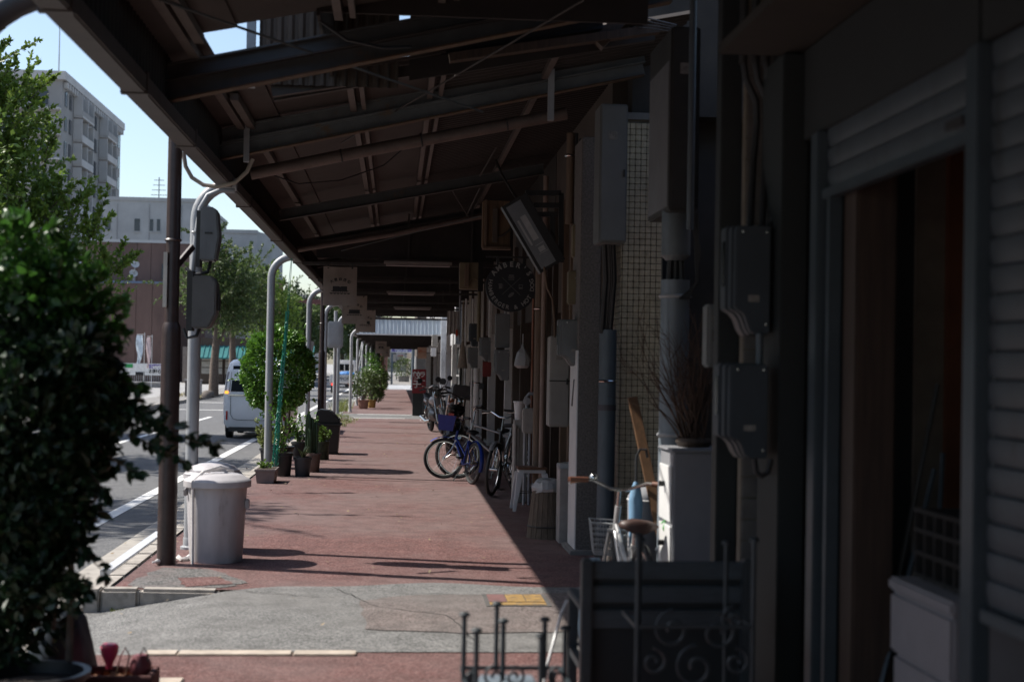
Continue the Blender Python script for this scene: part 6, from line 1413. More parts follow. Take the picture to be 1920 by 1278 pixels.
# boxes in the doorway
t = thing('styrofoam_box', 'white stacked foam box with notch inside the dark doorway', 'box', (NX + .35, 4.7, 0))
FOAM = mat('white_foam', (.2, .195, .205), .7, var=.06)
x0 = NX + .06
MB().box(x0, x0 + .42, 4.45, 5.0, .38, .60).build('lower_box', FOAM, t, bev=.012); MB().box(x0 - .01, x0 + .43, 4.44, 5.01, .605, .82).build('upper_box', FOAM, t, bev=.012); MB().box(x0 - .015, x0 + .435, 4.43, 5.02, .824, .87).build('lid', FOAM, t, bev=.01)
MB().box(x0 - .004, x0 + .02, 4.72, 4.82, .42, .47).build('notch', DARK, t); MB().box(x0 + .03, x0 + .4, 4.5, 4.95, 0, .38).build('support_crate', WOOD_D, t)
t = thing('black_crate', 'black lattice plastic crate on top of the white foam box', 'crate', (x0 + .2, 4.72, .87))
for i in range(6): MB().box(x0 + .06, x0 + .38, 4.50 + .09 * i, 4.512 + .09 * i, .875, 1.12).build('rib', DARK, t)
for z in (.88, .96, 1.04, 1.11): MB().box(x0 + .055, x0 + .065, 4.5, 4.96, z, z + .014).build('rib', DARK, t); MB().box(x0 + .375, x0 + .385, 4.5, 4.96, z, z + .014).build('rib', DARK, t)
for k, (a, b, lab) in enumerate((((1752, 880), (1700, 1090), 'first thin metal pole leaning inside the dark doorway'), ((1768, 850), (1762, 960), 'second thin metal pole inside the dark doorway'), ((1758, 720), (1660, 1210), 'dark long pole leaning inside the dark doorway'))):
    p, q = at(*a, 5.55), at(*b, 5.45); d = q - p; q = q + d * (q.z / max(.05, -d.z)) 
    solid('leaning_pole', MB().tube([p, q], .011, 8), ALU if k < 2 else DKBOX, lab, 'pole', 'poles in the doorway')
solid('wood_sheet', MB().bar((NX + .12, 5.06, .35), (NX + .35, 5.35, .34), .02, .7), WOOD_D, 'dark wooden panel leaning low in the doorway before the foam box', 'panel')
# ------------------------------------------------------------------ trees
def street_tree(label, base, hgt, trunk_r, crown, nsh, L, lm, seed, group='street trees on the far side', lvs=44, up=.6, dens=1.):
    """crown: list of (dx, dy, z, r) lobes; long leafy shoots stick out of them"""
    rn = random.Random(seed); t = thing('street_tree', label, 'tree', base, group); b = Vector(base); tr = MB(); lf = MB()
    top = b + Vector((rn.uniform(-.2, .2), 0, hgt * .62)); tr.tube([b, b + Vector((.02, 0, hgt * .2)), b.lerp(top, .6), top], [trunk_r * 1.15, trunk_r * .9, trunk_r * .7, trunk_r * .35], 12)
    for (dx, dy, z, r) in crown:
        c = b + Vector((dx, dy, z)); s = b.lerp(top, min(.95, max(.35, (z - r) / (hgt * .62) * .8))); tr.tube([s, s.lerp(c, .5) + Vector((0, 0, .15)), c], [trunk_r * .4, trunk_r * .25, trunk_r * .1], 7)
        lobe(lf, c, r * .92, int(1150 * dens * r * r * (.13 / L) ** 1.6), L, L * .62, rn, quadleaf, inner=.15, zs=.95)
        for k in range(int(nsh * r)):
            d = rdir(rn); d = (d + ZV * up).normalized(); p = c + d * r * rn.uniform(.45, .85); shoot(lf, tr, p, d + rdir(rn) * .3, rn.uniform(.6, 1.25) * r, lvs, L, L * .62, rn, quadleaf, r=.014)
    tr.build('trunk', BARK, t); lf.build('crown', lm, t, smooth=False); return t
T1 = at(60, 700, 34); 
street_tree('big leafy tree with long upright shoots before the apartment tower', (-9.9, 34, -.05), 10.5, .2, [(-1.0, 0, 4.4, 1.6), (1.0, 0, 4.3, 1.5), (0, .3, 5.6, 1.9), (-1.6, 0, 6.4, 1.6), (1.2, .2, 5.6, 1.2), (-.2, 0, 6.9, 1.3), (.6, 0, 3.6, 1.3), (-1.4, 0, 7.8, 1.1), (1.9, .1, 4.6, .9), (.1, 0, 8.1, 1.0), (.9, 0, 7.2, .9), (-.5, 0, 9.0, .8), (2.5, .2, 4.0, 1.0), (3.0, 0, 3.3, .8), (.6, .2, 6.4, 1.2)], 15, .14, LEAF_T, 61, up=1.3, lvs=66, dens=.6)
street_tree('tree at the far kerb with pale straight trunk, left of the van', (-8.66, 69, -.05), 8.0, .22, [(0, 0, 4.4, 1.5), (.9, 0, 5.2, 1.3), (-.9, 0, 5.2, 1.3), (.2, 0, 6.4, 1.3), (.9, 0, 3.9, 1.1), (-.3, 0, 7.2, .8)], 8, .17, LEAF_F, 62)
street_tree('second far kerb tree, directly right of the pale-trunked one', (-8.7, 77, -.05), 8.0, .22, [(0, 0, 4.2, 1.5), (1.1, 0, 5.0, 1.4), (-.6, 0, 5.6, 1.2), (.8, 0, 6.4, 1.1)], 8, .18, LEAF_F, 63)
street_tree('yellowish far tree rising above the hedge shrub', (-8.6, 92, -.05), 8.6, .22, [(0, 0, 4.4, 1.6), (1.2, 0, 5.2, 1.4), (.2, 0, 6.8, 1.2), (-.8, 0, 5.6, 1.3), (1.6, 0, 3.8, 1.2)], 8, .2, LEAF_T, 64)
street_tree('distant tree behind the red-brown sign beam', (-9.0, 118, -.05), 9.4, .22, [(0, 0, 4.4, 2.0), (1.4, 0, 5.4, 1.8), (-.6, 0, 6.8, 1.6), (1.8, 0, 3.6, 1.5)], 7, .24, LEAF_F, 65)
street_tree('distant round tree above the truck', (-9.4, 150, -.05), 11.5, .25, [(0, 0, 5, 2.6), (2, 0, 6.6, 2.2), (-1.2, 0, 7.6, 2.2), (2.6, 0, 4, 2.0)], 6, .3, LEAF_F, 66)
street_tree('farthest street tree behind the pale poles', (-7.5, 200, -.05), 13, .3, [(0, 0, 5, 3.2), (2.4, 0, 7.6, 2.8), (-1.5, 0, 9, 2.6), (3.4, 0, 4.4, 2.6)], 5, .4, LEAF_F, 67)
street_tree('green tree at the end of the arcade', (-3.6, 215, 0), 9, .25, [(0, 0, 4, 2.4), (-1.8, 0, 4.6, 2.2), (.6, 0, 6.6, 2.0), (-2.6, 0, 2.6, 1.8)], 4, .4, LEAF_F, 68)
street_tree('kerbside tree outside the frame whose shade falls across the road', (-9.3, 17.5, -.05), 9.0, .2, [(0, 0, 4.4, 1.8), (.9, .8, 5.6, 1.6), (-.8, -.6, 6, 1.6), (.3, 0, 7.4, 1.4)], 7, .14, LEAF_T, 69)
street_tree('second kerbside tree outside the frame shading the road', (-9.3, 25.5, -.05), 8.6, .2, [(0, 0, 4.4, 1.7), (.9, .8, 5.4, 1.5), (-.8, -.6, 5.8, 1.5), (.3, 0, 7.0, 1.3)], 7, .14, LEAF_T, 70)
# ------------------------------------------------------------------ buildings across the road
# apartment tower
t = thing('apartment_tower', 'tall pale apartment tower with stacked balconies, far behind the leafy tree', 'building', (-41, 176, 0))
TX, TYa, TYb, TH = -41.0, 176.0, 213.0, 35.4
MB().box(-75, TX, TYa, TYb, 0, TH).build('wall', TOWER, t)
rf = MB().box(-75.5, TX + .5, TYa - .5, TYb + .5, TH, TH + 1.0).build('parapet', TOWERW, t)
pieces(MB().box(-.25, .25, -.28, .28, -.35, .35), 'bracket', TOWERW, t, [(TX + .3, TYa + 1 + i * 1.3, TH - .5) for i in range(28)])
for (x, y, h_) in ((TX - .5, TYa + .4, 8.5), (-59, TYa + 2, 15)): MB().tube([(x, y, TH + 1), (x, y, TH + 1 + h_)], [.09, .04], 6).build('antenna', GREY_STEEL, t)
TG = mat('tower_glass', (.035, .042, .052), .15, var=.2, scale=.4)
wn = MB().box(-.06, .06, -.55, .55, -.9, .9); bal = MB().box(-.02, .12, -2.6, 2.6, -1.15, 1.15)
wl, rl = [], []
for f in range(12):
    z = TH - 2.0 - 3.05 * f
    for y in (TYa + 2.2, TYa + 4.6, TYb - 5.6, TYb - 3.6, TYb - 1.6, TYa + 18.0, TYa + 19.6): wl.append((TX + .04, y, z))
    for yc in (TYa + 9.8, TYa + 25.5):
        o = MB().box(TX + .005, TX + .05, yc - 3.2, yc + 3.2, z - 1.1, z + 1.15).build('balcony_recess', TG, t)
        MB().box(TX + .05, TX + 1.2, yc - 3.4, yc + 3.4, z - 1.45, z - 1.2).build('balcony_slab', TOWERW, t)
        MB().box(TX + 1.1, TX + 1.2, yc - 3.4, yc + 3.4, z - 1.2, z - .55).build('balcony_rail', TOWERW if f % 3 else TOWER, t)
        for dy in (-3.4, 0, 3.4): MB().box(TX + .05, TX + 1.15, yc + dy - .12, yc + dy + .12, z - 1.2, z + 1.4).build('balcony_fin', TOWERW, t)
pieces(wn, 'window', TG, t, wl)
wl = [(-43.5 - 4.2 * i, TYa - .04, TH - 2.2 - 3.05 * f) for f in range(12) for i in range(5)]
pieces(MB().box(-.9, .9, -.06, .06, -.85, .85), 'window', TG, t, wl)
for f in range(12): MB().box(-75, TX - .01, TYa - .9, TYa - .01, TH - 3.7 - 3.05 * f, TH - 3.45 - 3.05 * f).build('balcony_slab', TOWERW, t)
# grey concrete block
def block(label, x0, y0, x1, y1, Y, dp, m, wins=(), base=-.06, name='office_block', group=None):
    a, b, c, d = rect(x0, y0, x1, y1, Y); t = thing(name, label, 'building', ((a + b) / 2, Y, base), group)
    MB().box(a, b, Y, Y + dp, base, d).build('wall', m, t); MB().box(a - .1, b + .1, Y - .1, Y + dp + .1, d, d + .35).build('parapet', m, t)
    for (u0, v0, u1, v1) in wins:
        p, q, r_, s_ = rect(u0, v0, u1, v1, Y - .06); w_ = MB().box(p, q, Y - .05, Y + .02, r_, s_).build('window', TG, t); MB().box(p - .1, q + .1, Y - .12, Y - .055, r_ - .14, r_ - .02).build('sill', m, w_)
    return t
gb = block('grey concrete building with slim windows, behind the brown clad one', 190, 377, 372, 700, 142, 22, CONC, ((197, 410, 207, 430), (252, 410, 262, 433), (281, 411, 287, 433), (294, 411, 300, 433)))
a = at(228, 376, 142)
for i in range(3): MB().box(at(190 + 60 * i + 30, 377, 142).x, at(190 + 60 * i + 30, 377, 142).x + .08, 141.96, 142.02, 4, at(200, 377, 142).z - .2).build('joint_strip', mat('concrete_joint', (.22, .225, .23), .9), gb)
p = at(298, 362, 146); MB().tube([(p.x, 146, p.z - 1.2), (p.x, 146, p.z + 1.6)], .05, 6).build('antenna', DKBOX, gb)
for k in range(4): MB().tube([(p.x - .8 + .1 * k, 146, p.z - .2 + .5 * k), (p.x + .8 - .1 * k, 146, p.z - .2 + .5 * k)], .03, 5).build('antenna', DKBOX, gb)
gc = block('grey concrete building with chamfered corner, behind the far kerb trees', 395, 437, 478, 700, 142, 20, CONC, ((450, 492, 456, 510), (484, 492, 487, 508)))
a, b, c, d = rect(478, 445, 501, 700, 142); x1 = at(478, 500, 142).x
mb = MB(); mb.add([(x1, 142, 0), (b, 146, 0), (b, 160, 0), (x1, 160, 0), (x1, 142, d + .6), (b, 146, d + .6), (b, 160, d + .6), (x1, 160, d + .6)], [(0, 3, 2, 1), (4, 5, 6, 7), (0, 1, 5, 4), (1, 2, 6, 5), (2, 3, 7, 6)]); mb.build('chamfered_wall', CONC, gc)
# brown clad building in panels
Yc = 116; a, b, c, d = rect(150, 455, 385, 724, Yc)
bb_ = thing('clad_building', 'brown metal clad building beyond the car park with satellite dishes', 'building', ((a + b) / 2, Yc, -.06))
MB().box(a, b, Yc + .06, Yc + 20, -.06, d).build('wall', CLAD, bb_); MB().box(a - .1, b + .1, Yc - .05, Yc + 20, d, d + .22).build('coping', TOWERW, bb_)
npan = 9; pw_ = (b - a) / npan
zs_ = at(260, 531, Yc).z
pieces(MB().box(.02, pw_ - .02, 0, .055, .01, d - zs_ - .02), 'cladding_panel', CLAD, bb_, [(a + i * pw_, Yc, zs_) for i in range(npan)])
a2, b2 = a, at(315, 600, Yc - 3).x
MB().box(a2, b2, Yc - 3, Yc - .02, -.06, at(260, 531, Yc - 3).z).build('lower_wall', CLAD, bb_); MB().box(a2 - .1, b2 + .1, Yc - 3.1, Yc - .02, at(260, 531, Yc - 3).z, at(260, 531, Yc - 3).z + .16).build('coping', mat('blue_coping', (.10, .14, .22), .5), bb_)
np2 = 6; pw2 = (b2 - a2) / np2; zt2 = at(260, 531, Yc - 3).z
pieces(MB().box(.02, pw2 - .02, -.05, 0, 0, zt2 * .5 - .03), 'cladding_panel', CLAD, bb_, [(a2 + i * pw2, Yc - 3, z) for i in range(np2) for z in (.1, zt2 * .5 + .03)])
p, q, r_, s_ = rect(303, 495, 312, 523, Yc - .1); MB().box(p, q, Yc - .08, Yc + .0, r_, s_).build('window', TG, bb_)
p, q, r_, s_ = rect(357, 655, 384, 722, Yc - 6); 
MB().box(p - .6, q, Yc - 6, Yc - .1, -.06, s_ + .2).build('annex_wall', mat('annex_paint', (.24, .2, .17), .8), bb_)
for (u0, u1) in ((362, 367), (369, 374)): p, q, r_, s_ = rect(u0, 660, u1, 692, Yc - 6.1); MB().box(p, q, Yc - 6.08, Yc - 6.0, r_, s_).build('window', TG, bb_)
p, q, r_, s_ = rect(376, 655, 392, 728, Yc - 5); MB().box(p, q, Yc - 5, Yc - 4.6, -.06, s_).build('brick_pier', mat('pier_brick', (.18, .11, .08), .85, var=.3, scale=6), bb_)
for (x, y, lab) in ((253, 496, 'upper white satellite dish on the brown building'), (250, 513, 'lower white satellite dish on the brown building')):
    p = at(x, y, Yc - 2.2); t = thing('satellite_dish', lab, 'satellite dish', (p.x, Yc - 2.2, zt2), 'satellite dishes')
    mb = MB(); n = 16; ax = Vector((.35, -.8, .45)).normalized(); u = ax.orthogonal().normalized(); v = ax.cross(u)
    mb.loft([[p + (u * math.cos(k * 2 * math.pi / n) + v * math.sin(k * 2 * math.pi / n)) * r + ax * (.9 * r * r) for k in range(n)] for r in (.02, .12, .24, .33)], cap=False); mb.build('reflector', TOWERW, t)
    MB().tube([p + ax * .05, p + ax * .4], .02, 5).build('feed_arm', DKBOX, t); MB().tube([p - ax * .02, (p.x, Yc - 2.2, zt2 + .1)], .03, 6).build('mast', GREY_STEEL, t)
# teal roofed low shop with lattice doors
Yt = 104; a, b, c, d = rect(388, 665, 470, 740, Yt); t = thing('low_shop', 'low shop with teal tiled awning behind the far kerb trees', 'shop', ((a + b) / 2, Yt, -.06))
MB().box(a - 1, b + 4, Yt + .3, Yt + 9, -.06, d + 1.2).build('wall', WOOD_D, t)
mb = MB().loft([[(a - 1, Yt - 1, d - .3), (b + 4, Yt - 1, d - .3), (b + 4, Yt + .4, d + .6), (a - 1, Yt + .4, d + .6)], [(a - 1, Yt - 1, d - .22), (b + 4, Yt - 1, d - .22), (b + 4, Yt + .4, d + .7), (a - 1, Yt + .4, d + .7)]]); mb.build('awning', mat('teal_roof', (.02, .15, .145), .5, var=.15, scale=2), t)
for i in range(26): x = a - .9 + i * .34; MB().bar((x, Yt - 1.02, d - .2), (x, Yt + .38, d + .72), .07, .05).build('awning_rib', MATS['teal_roof'], t)
for i in range(8):
    x = a - .5 + i * .85; o = MB().box(x, x + .78, Yt + .18, Yt + .26, .1, 2.2).build('door', WOOD_D, t)
    for k in range(3): MB().box(x + .08, x + .7, Yt + .14, Yt + .178, .7 + k * .48, 1.12 + k * .48).build('pane', mat('paper_pane', (.32, .30, .27), .7), o)
# far houses closing the view
FARW = [mat('far_wall_a', (.36, .36, .37), .85), mat('far_wall_b', (.28, .25, .22), .85), mat('far_wall_c', (.42, .4, .38), .85)]
def house(label, xa, xb, Y, h_, m, roofm, rows=2, colsn=4):
    t = thing('far_house', label, 'building', ((xa + xb) / 2, Y, -.1), 'buildings far down the street')
    MB().box(xa, xb, Y, Y + 12, -.1, h_).build('wall', m, t)
    MB().loft([[(xa - .4, Y - .4, h_), (xb + .4, Y - .4, h_), (xb + .4, Y + 12.4, h_), (xa - .4, Y + 12.4, h_)], [(xa + 1.5, Y + 3, h_ + 1.6), (xb - 1.5, Y + 3, h_ + 1.6), (xb - 1.5, Y + 9, h_ + 1.6), (xa + 1.5, Y + 9, h_ + 1.6)]]).build('roof', roofm, t)
    pieces(MB().box(-.5, .5, -.06, .04, -.6, .6), 'window', TG, t, [(xa + (xb - xa) * (i + .5) / colsn, Y, 1.6 + 2.8 * r_) for i in range(colsn) for r_ in range(rows)])
house('pale house at the very end of the street', -14, -3, 330, 9, FARW[0], mat('dark_roof', (.08, .085, .09), .7))
house('grey house closing the end of the arcade', -2, 10, 300, 8.5, FARW[1], MATS['dark_roof'])
house('pale block beyond the truck on the far side', -30, -13, 250, 12, FARW[2], MATS['dark_roof'], 3, 6)
house('low house behind the far street trees', -26, -12, 175, 7, FARW[1], MATS['dark_roof'], 2, 5)
# blocks opposite the camera, beyond the frame edge, added to block low sky light
house('added row house facing the arcade, out of frame opposite', -27, -17, 44, 8.5, FARW[0], MATS['dark_roof'], 2, 3)
house('second added row house facing the arcade, out of frame opposite', -27, -17, 28, 8.0, FARW[1], MATS['dark_roof'], 2, 3)
house('third added row house facing the arcade, out of frame opposite', -27, -17, 11, 8.8, FARW[2], MATS['dark_roof'], 2, 3)
house('fourth added row house facing the arcade, out of frame opposite', -27, -17, -6, 8.2, FARW[0], MATS['dark_roof'], 2, 3)
# ------------------------------------------------------------------ car park fence, flags, cabinet
Yf = 88
t = thing('fence_sign', 'long white sign board with coloured lettering on the car park fence', 'sign', (at(275, 690, Yf).x, Yf, -.06))
a, b, c, d = rect(222, 681, 312, 703, Yf); MB().box(a, b, Yf, Yf + .05, c, d).build('board', mat('sign_white', (.75, .73, .7), .5), t)
p, q, r_, s_ = rect(234, 682, 249, 689, Yf - .02); MB().box(p, q, Yf - .03, Yf - .001, r_, s_).build('print_block', mat('sign_green', (.03, .3, .08), .6), t)
p, q, r_, s_ = rect(254, 697, 271, 703, Yf - .02); MB().box(p, q, Yf - .03, Yf - .001, r_, s_).build('print_block', INK, t)
pr = MB(); 
for i, ch in enumerate('営業案内'): letter(pr, ch, .28, (at(283 + i * 8, 690, Yf).x, Yf - .012, at(290, 690, Yf).z), XV, ZV, .01)
pr.build('lettering', mat('purple_ink', (.14, .10, .35), .6), t, smooth=False)
pr = MB()
for i, ch in enumerate('お知らせ'): letter(pr, ch, .28, (at(283 + i * 8, 698, Yf).x, Yf - .012, at(290, 699, Yf).z), XV, ZV, .01)
pr.build('lettering', INK, t, smooth=False)
fn = thing('mesh_fence', 'pale steel bar fence under the white sign board', 'fence', (at(260, 715, Yf).x, Yf + .1, -.06))
a, b, c, d = rect(215, 700, 318, 722, Yf + .1)
pieces(MB().box(-.012, .012, -.012, .012, 0, d + .06), 'bar', GREY_STEEL, fn, [(a + i * .13, Yf + .1, -.06) for i in range(int((b - a) / .13))])
for z in (.1, d - .05): MB().box(a, b, Yf + .08, Yf + .12, z, z + .04).build('rail', GREY_STEEL, fn)
MB().box(a, b, Yf + .05, Yf + .2, -.06, .25).build('plinth', KERB, fn)
for (x0, y0, x1, y1, m, lab) in ((256, 628, 269, 682, mat('flag_blue_white', (.55, .62, .68), .8, var=.3, scale=3, trans=.3), 'white and pale blue vertical flag by the car park fence'), (275, 632, 283, 690, mat('flag_pink_white', (.62, .5, .5), .8, var=.3, scale=3, trans=.3), 'narrow white flag with pink edge by the car park fence')):
    a, b, c, d = rect(x0, y0, x1, y1, 84); t = thing('nobori_flag', lab, 'flag', (b, 84, -.06), 'flags at the car park')
    mb = MB(); n = 12
    for j in range(n + 1):
        f = j / n
        for i in range(6): mb.v.append((a + (b - a) * (i / 5) * (1 - .35 * (1 - f)) + .06 * math.sin(f * 6 + i), 84 + .08 * math.sin(f * 9 + i * 1.3), c + (d - c) * f))
    for j in range(n):
        for i in range(5): k = j * 6 + i; mb.f.append((k, k + 1, k + 7, k + 6))
    mb.build('cloth', m, t, ang=80); MB().tube([(b + .05, 84, -.06), (b + .05, 84, d + .15)], .018, 6).build('flag_pole', WHITE, t); MB().tube([(a, 84, d + .05), (b + .06, 84, d + .05)], .012, 5).build('cross_bar', WHITE, t)
x0, x1, z0, z1 = rect(355, 714, 376, 750, 66); t = thing('utility_cabinet', 'dark utility cabinet with white scrawl at the far kerb', 'cabinet', (x0, 66, -.02))
MB().box(x0 - .2, x1 - .15, 66, 66.5, -.03, z1).build('body', mat('dark_maroon', (.05, .035, .04), .6), t, bev=.02); MB().box(x1 - .148, x1 + .0, 66.02, 66.48, -.03, z1 + .02).build('side_body', mat('cabinet_side', (.36, .34, .33), .7), t); MB().box(x0 - .25, x1 + .02, 65.97, 66.52, z1 + .021, z1 + .07).build('cap', MATS['cabinet_side'], t)
rn = random.Random(77); g = MB(); pp_ = [Vector((x0 + .02 + .05 * i, 65.992, z0 + .42 + rn.uniform(-.14, .14))) for i in range(8)]; g.tube(pp_, .014, 4); g.build('scrawl', LINE, t)
x0, x1, z0, z1 = rect(378, 738, 400, 750, 64.5); rk = thing('kerb_rock', 'dark rock lying at the foot of the far kerb tree', 'rock', (x0, 64.5, -.03))
rn = random.Random(13); MB().loft([[((x0 + x1) / 2 + (x1 - x0) * .6 * r * (1 + .2 * rn.uniform(-1, 1)) * math.cos(k * .524), 64.7 + .3 * r * math.sin(k * .524), z) for k in range(12)] for r, z in ((1, -.03), (.95, .1), (.7, .24), (.3, .3))]).build('rock', mat('rock', (.13, .11, .095), .9, var=.3), rk)
wd2 = MB(); rn = random.Random(14)
for k in range(40): tuft(wd2, (-9.4 + rn.uniform(-.9, .9), 62 + rn.uniform(0, 9), -.02), 16, .2, .25, rn)
o = wd2.build('dry_grass', mat('dry_grass', (.24, .2, .07), .8, var=.4, scale=3)); o['kind'] = 'stuff'
# ------------------------------------------------------------------ vehicles
def rr_loop(hw, y0, y1, z, r=.16, n=5):
    out = []
    for (cx, cy, a0) in ((hw - r, y1 - r, 0), (-hw + r, y1 - r, 90), (-hw + r, y0 + r, 180), (hw - r, y0 + r, 270)):
        for k in range(n + 1): a = R(a0 + 90 * k / n); out.append((cx + r * math.cos(a), cy + r * math.sin(a), z))
    return out
def cwheel(t, x, y, r=.275, w_=.15):
    o = MB().lathe([(r * .6, -w_ / 2), (r * .96, -w_ / 2), (r, -w_ / 2 + .02), (r, w_ / 2 - .02), (r * .96, w_ / 2), (r * .6, w_ / 2)], (x, y, r), 28, axis='X').build('wheel', BLACK, t)
    MB().lathe([(0, -w_ / 2 - .002), (r * .62, -w_ / 2 + .01), (r * .62, w_ / 2 - .01), (0, w_ / 2 + .002)], (x, y, r), 24, axis='X').build('rim', STEEL, o)
vl = at(417, 760, 32.5)
VW = mat('van_white', (.86, .87, .88), .22, var=.03); VX = vl.x + .74
v = thing('van', 'white boxy van seen from behind on the road', 'van', (VX, 32.5, -.13), 'vehicles on the road', local=True)
body = [(.66, .04, 3.3, .24, .1), (.72, .0, 3.38, .34, .14), (.735, -.01, 3.39, .6, .16), (.735, .0, 3.38, .98, .16), (.725, .01, 3.3, 1.04, .15), (.71, .03, 2.75, 1.2, .15), (.68, .07, 2.5, 1.5, .15), (.63, .12, 2.35, 1.70, .16), (.56, .2, 2.25, 1.77, .18), (.4, .35, 2.1, 1.80, .15)]
MB().loft([rr_loop(a, b, c, z, r) for a, b, c, z, r in body]).build('body', VW, v, ang=50)
def vplate(pts, m, nm, par=v, th=.012): 
    mb = MB(); mb.add([(x, y, z) for x, y, z in pts] + [(x, y + th, z) for x, y, z in pts], [(0, 1, 2, 3), (7, 6, 5, 4), (0, 4, 5, 1), (1, 5, 6, 2), (2, 6, 7, 3), (3, 7, 4, 0)]); return mb.build(nm, m, par)
vplate([(-.56, .004, 1.06), (.56, .004, 1.06), (.52, .098, 1.64), (-.52, .098, 1.64)], GLASSD, 'rear_window', th=.02)
for s in (-1, 1):
    vplate(sorted([(s * .70, .06, 1.06), (s * .58, .002, 1.06), (s * .55, .07, 1.5), (s * .655, .11, 1.5)], key=lambda p: 0), mat('clear_lens', (.35, .33, .34), .15), 'tail_light', th=.015)
    vplate([(s * .70, .05, 1.01), (s * .62, -.002, 1.01), (s * .62, -.002, 1.07), (s * .70, .05, 1.07)], glow('amber_lamp', (1, .42, .05), 1.1) if 'amber_lamp' not in MATS else MATS['amber_lamp'], 'indicator', th=.015)
    vplate([(s * .66, .0, .42), (s * .62, -.016, .42), (s * .62, -.016, .62), (s * .66, .0, .62)], mat('red_lens', (.4, .02, .02), .2), 'reflector', th=.01)
    for y in (.55, 2.85): cwheel(v, s * .63, y)
    MB().box(s * .735 - .02 * s if s > 0 else s * .735 - .09, s * .735 + .09 if s > 0 else s * .735 + .02, 2.45, 2.6, 1.02, 1.2).build('mirror', VW, v, bev=.02)
    MB().box(s * .705 - .01, s * .705 + .01, .6, 2.4, 1.1, 1.5).build('side_window', GLASSD, v)
MB().box(-.62, .62, -.03, -.012, .965, 1.0).build('chrome_strip', STEEL, v); MB().box(-.6, .6, .02, .3, .16, .26).build('underbody', BLACKP, v)
MB().tube([(-.56, -.008, .95), (-.56, -.018, .55), (-.5, -.018, .45), (-.4, -.018, .42), (.4, -.018, .42), (.5, -.018, .45), (.56, -.018, .55), (.56, -.008, .95)], .006, 4).build('tailgate_seam', DKBOX, v)
pl_ = MB().box(-.165, .165, -.03, -.013, .76, .925).build('number_plate', mat('sign_white', (.75, .73, .7), .5), v)
pr = MB(); letter(pr, '6', .12, (-.06, -.032, .775), XV, ZV, .003); letter(pr, 'き', .05, (-.13, -.032, .79), XV, ZV, .001); pr.build('plate_lettering', mat('plate_green', (.02, .12, .06), .6), pl_, smooth=False)
# flatbed truck
Yk = 84; a, b, c, d = rect(622, 673, 662, 735, Yk); tk = thing('truck', 'white flatbed truck with a blue sheet, farther along the road', 'truck', ((a + b) / 2, Yk, -.13), 'vehicles on the road', local=True); hw = (b - a) / 2 + .1
TW_ = mat('truck_white', (.72, .70, .67), .5, var=.1)
MB().box(-hw, hw, 0, .05, .62, 1.08).build('tail_gate', TW_, tk, bev=.012)
for s in (-1, 1): MB().box(s * hw - .03, s * hw + .03, .055, 3.2, .62, 1.08).build('side_gate', TW_, tk, bev=.01)
MB().box(-hw, hw, .05, 3.25, .55, .615).build('bed', TW_, tk)
MB().loft([rr_loop(hw - .02, 3.3, 4.9, .45, .1), rr_loop(hw, 3.3, 4.95, 1.1, .1), rr_loop(hw - .04, 3.32, 4.6, 1.8, .12), rr_loop(hw - .12, 3.4, 4.4, 1.95, .12)]).build('cab', TW_, tk, ang=50)
MB().box(-hw + .2, hw - .2, 3.27, 3.299, 1.3, 1.7).build('rear_window', GLASSD, tk)
for i in range(5): MB().box(-hw + .1 + i * (hw * 2 - .2) / 4.0 - .02, -hw + .1 + i * (hw * 2 - .2) / 4.0 + .02, 3.18, 3.22, .62, 1.9).build('guard_bar', TW_, tk)
MB().box(-hw + .06, hw - .06, 3.175, 3.225, 1.86, 1.92).build('guard_bar', TW_, tk)
for s in (-1, 1):
    for y in (.8, 4.2): cwheel(tk, s * (hw - .14), y, .33, .2)
    MB().box(s * (hw - .2) - .12, s * (hw - .2) + .12, -.03, .0, .46, .56).build('tail_light', glow('brake_lamp', (1, .04, .02), 1.3) if 'brake_lamp' not in MATS else MATS['brake_lamp'], tk)
MB().box(-hw + .35, hw - .35, .0, .04, .3, .5).build('bumper', BLACKP, tk); MB().box(-hw + .1, hw - .1, .2, 3, .32, .55).build('chassis', BLACKP, tk); MB().box(-.16, .16, -.02, -.001, .38, .5).build('number_plate', TW_, tk)
pr = MB(); letter(pr, 'SAPPORO', .26, (.05, -.006, .75), XV, ZV, .006); pr.build('lettering', mat('truck_ink', (.12, .12, .13), .6), tk, smooth=False)
rn = random.Random(31); lps = [[(.25 + r * math.cos(k * .524) * 1.3, .7 + r * math.sin(k * .524), z + rn.uniform(-.03, .03)) for k in range(12)] for r, z in ((.4, 1.02), (.42, 1.15), (.3, 1.24), (.1, 1.27))]
o = MB().loft(lps).build('blue_sheet', mat('tarp_blue', (.03, .16, .42), .5), tk, ang=20)
t2 = MB()
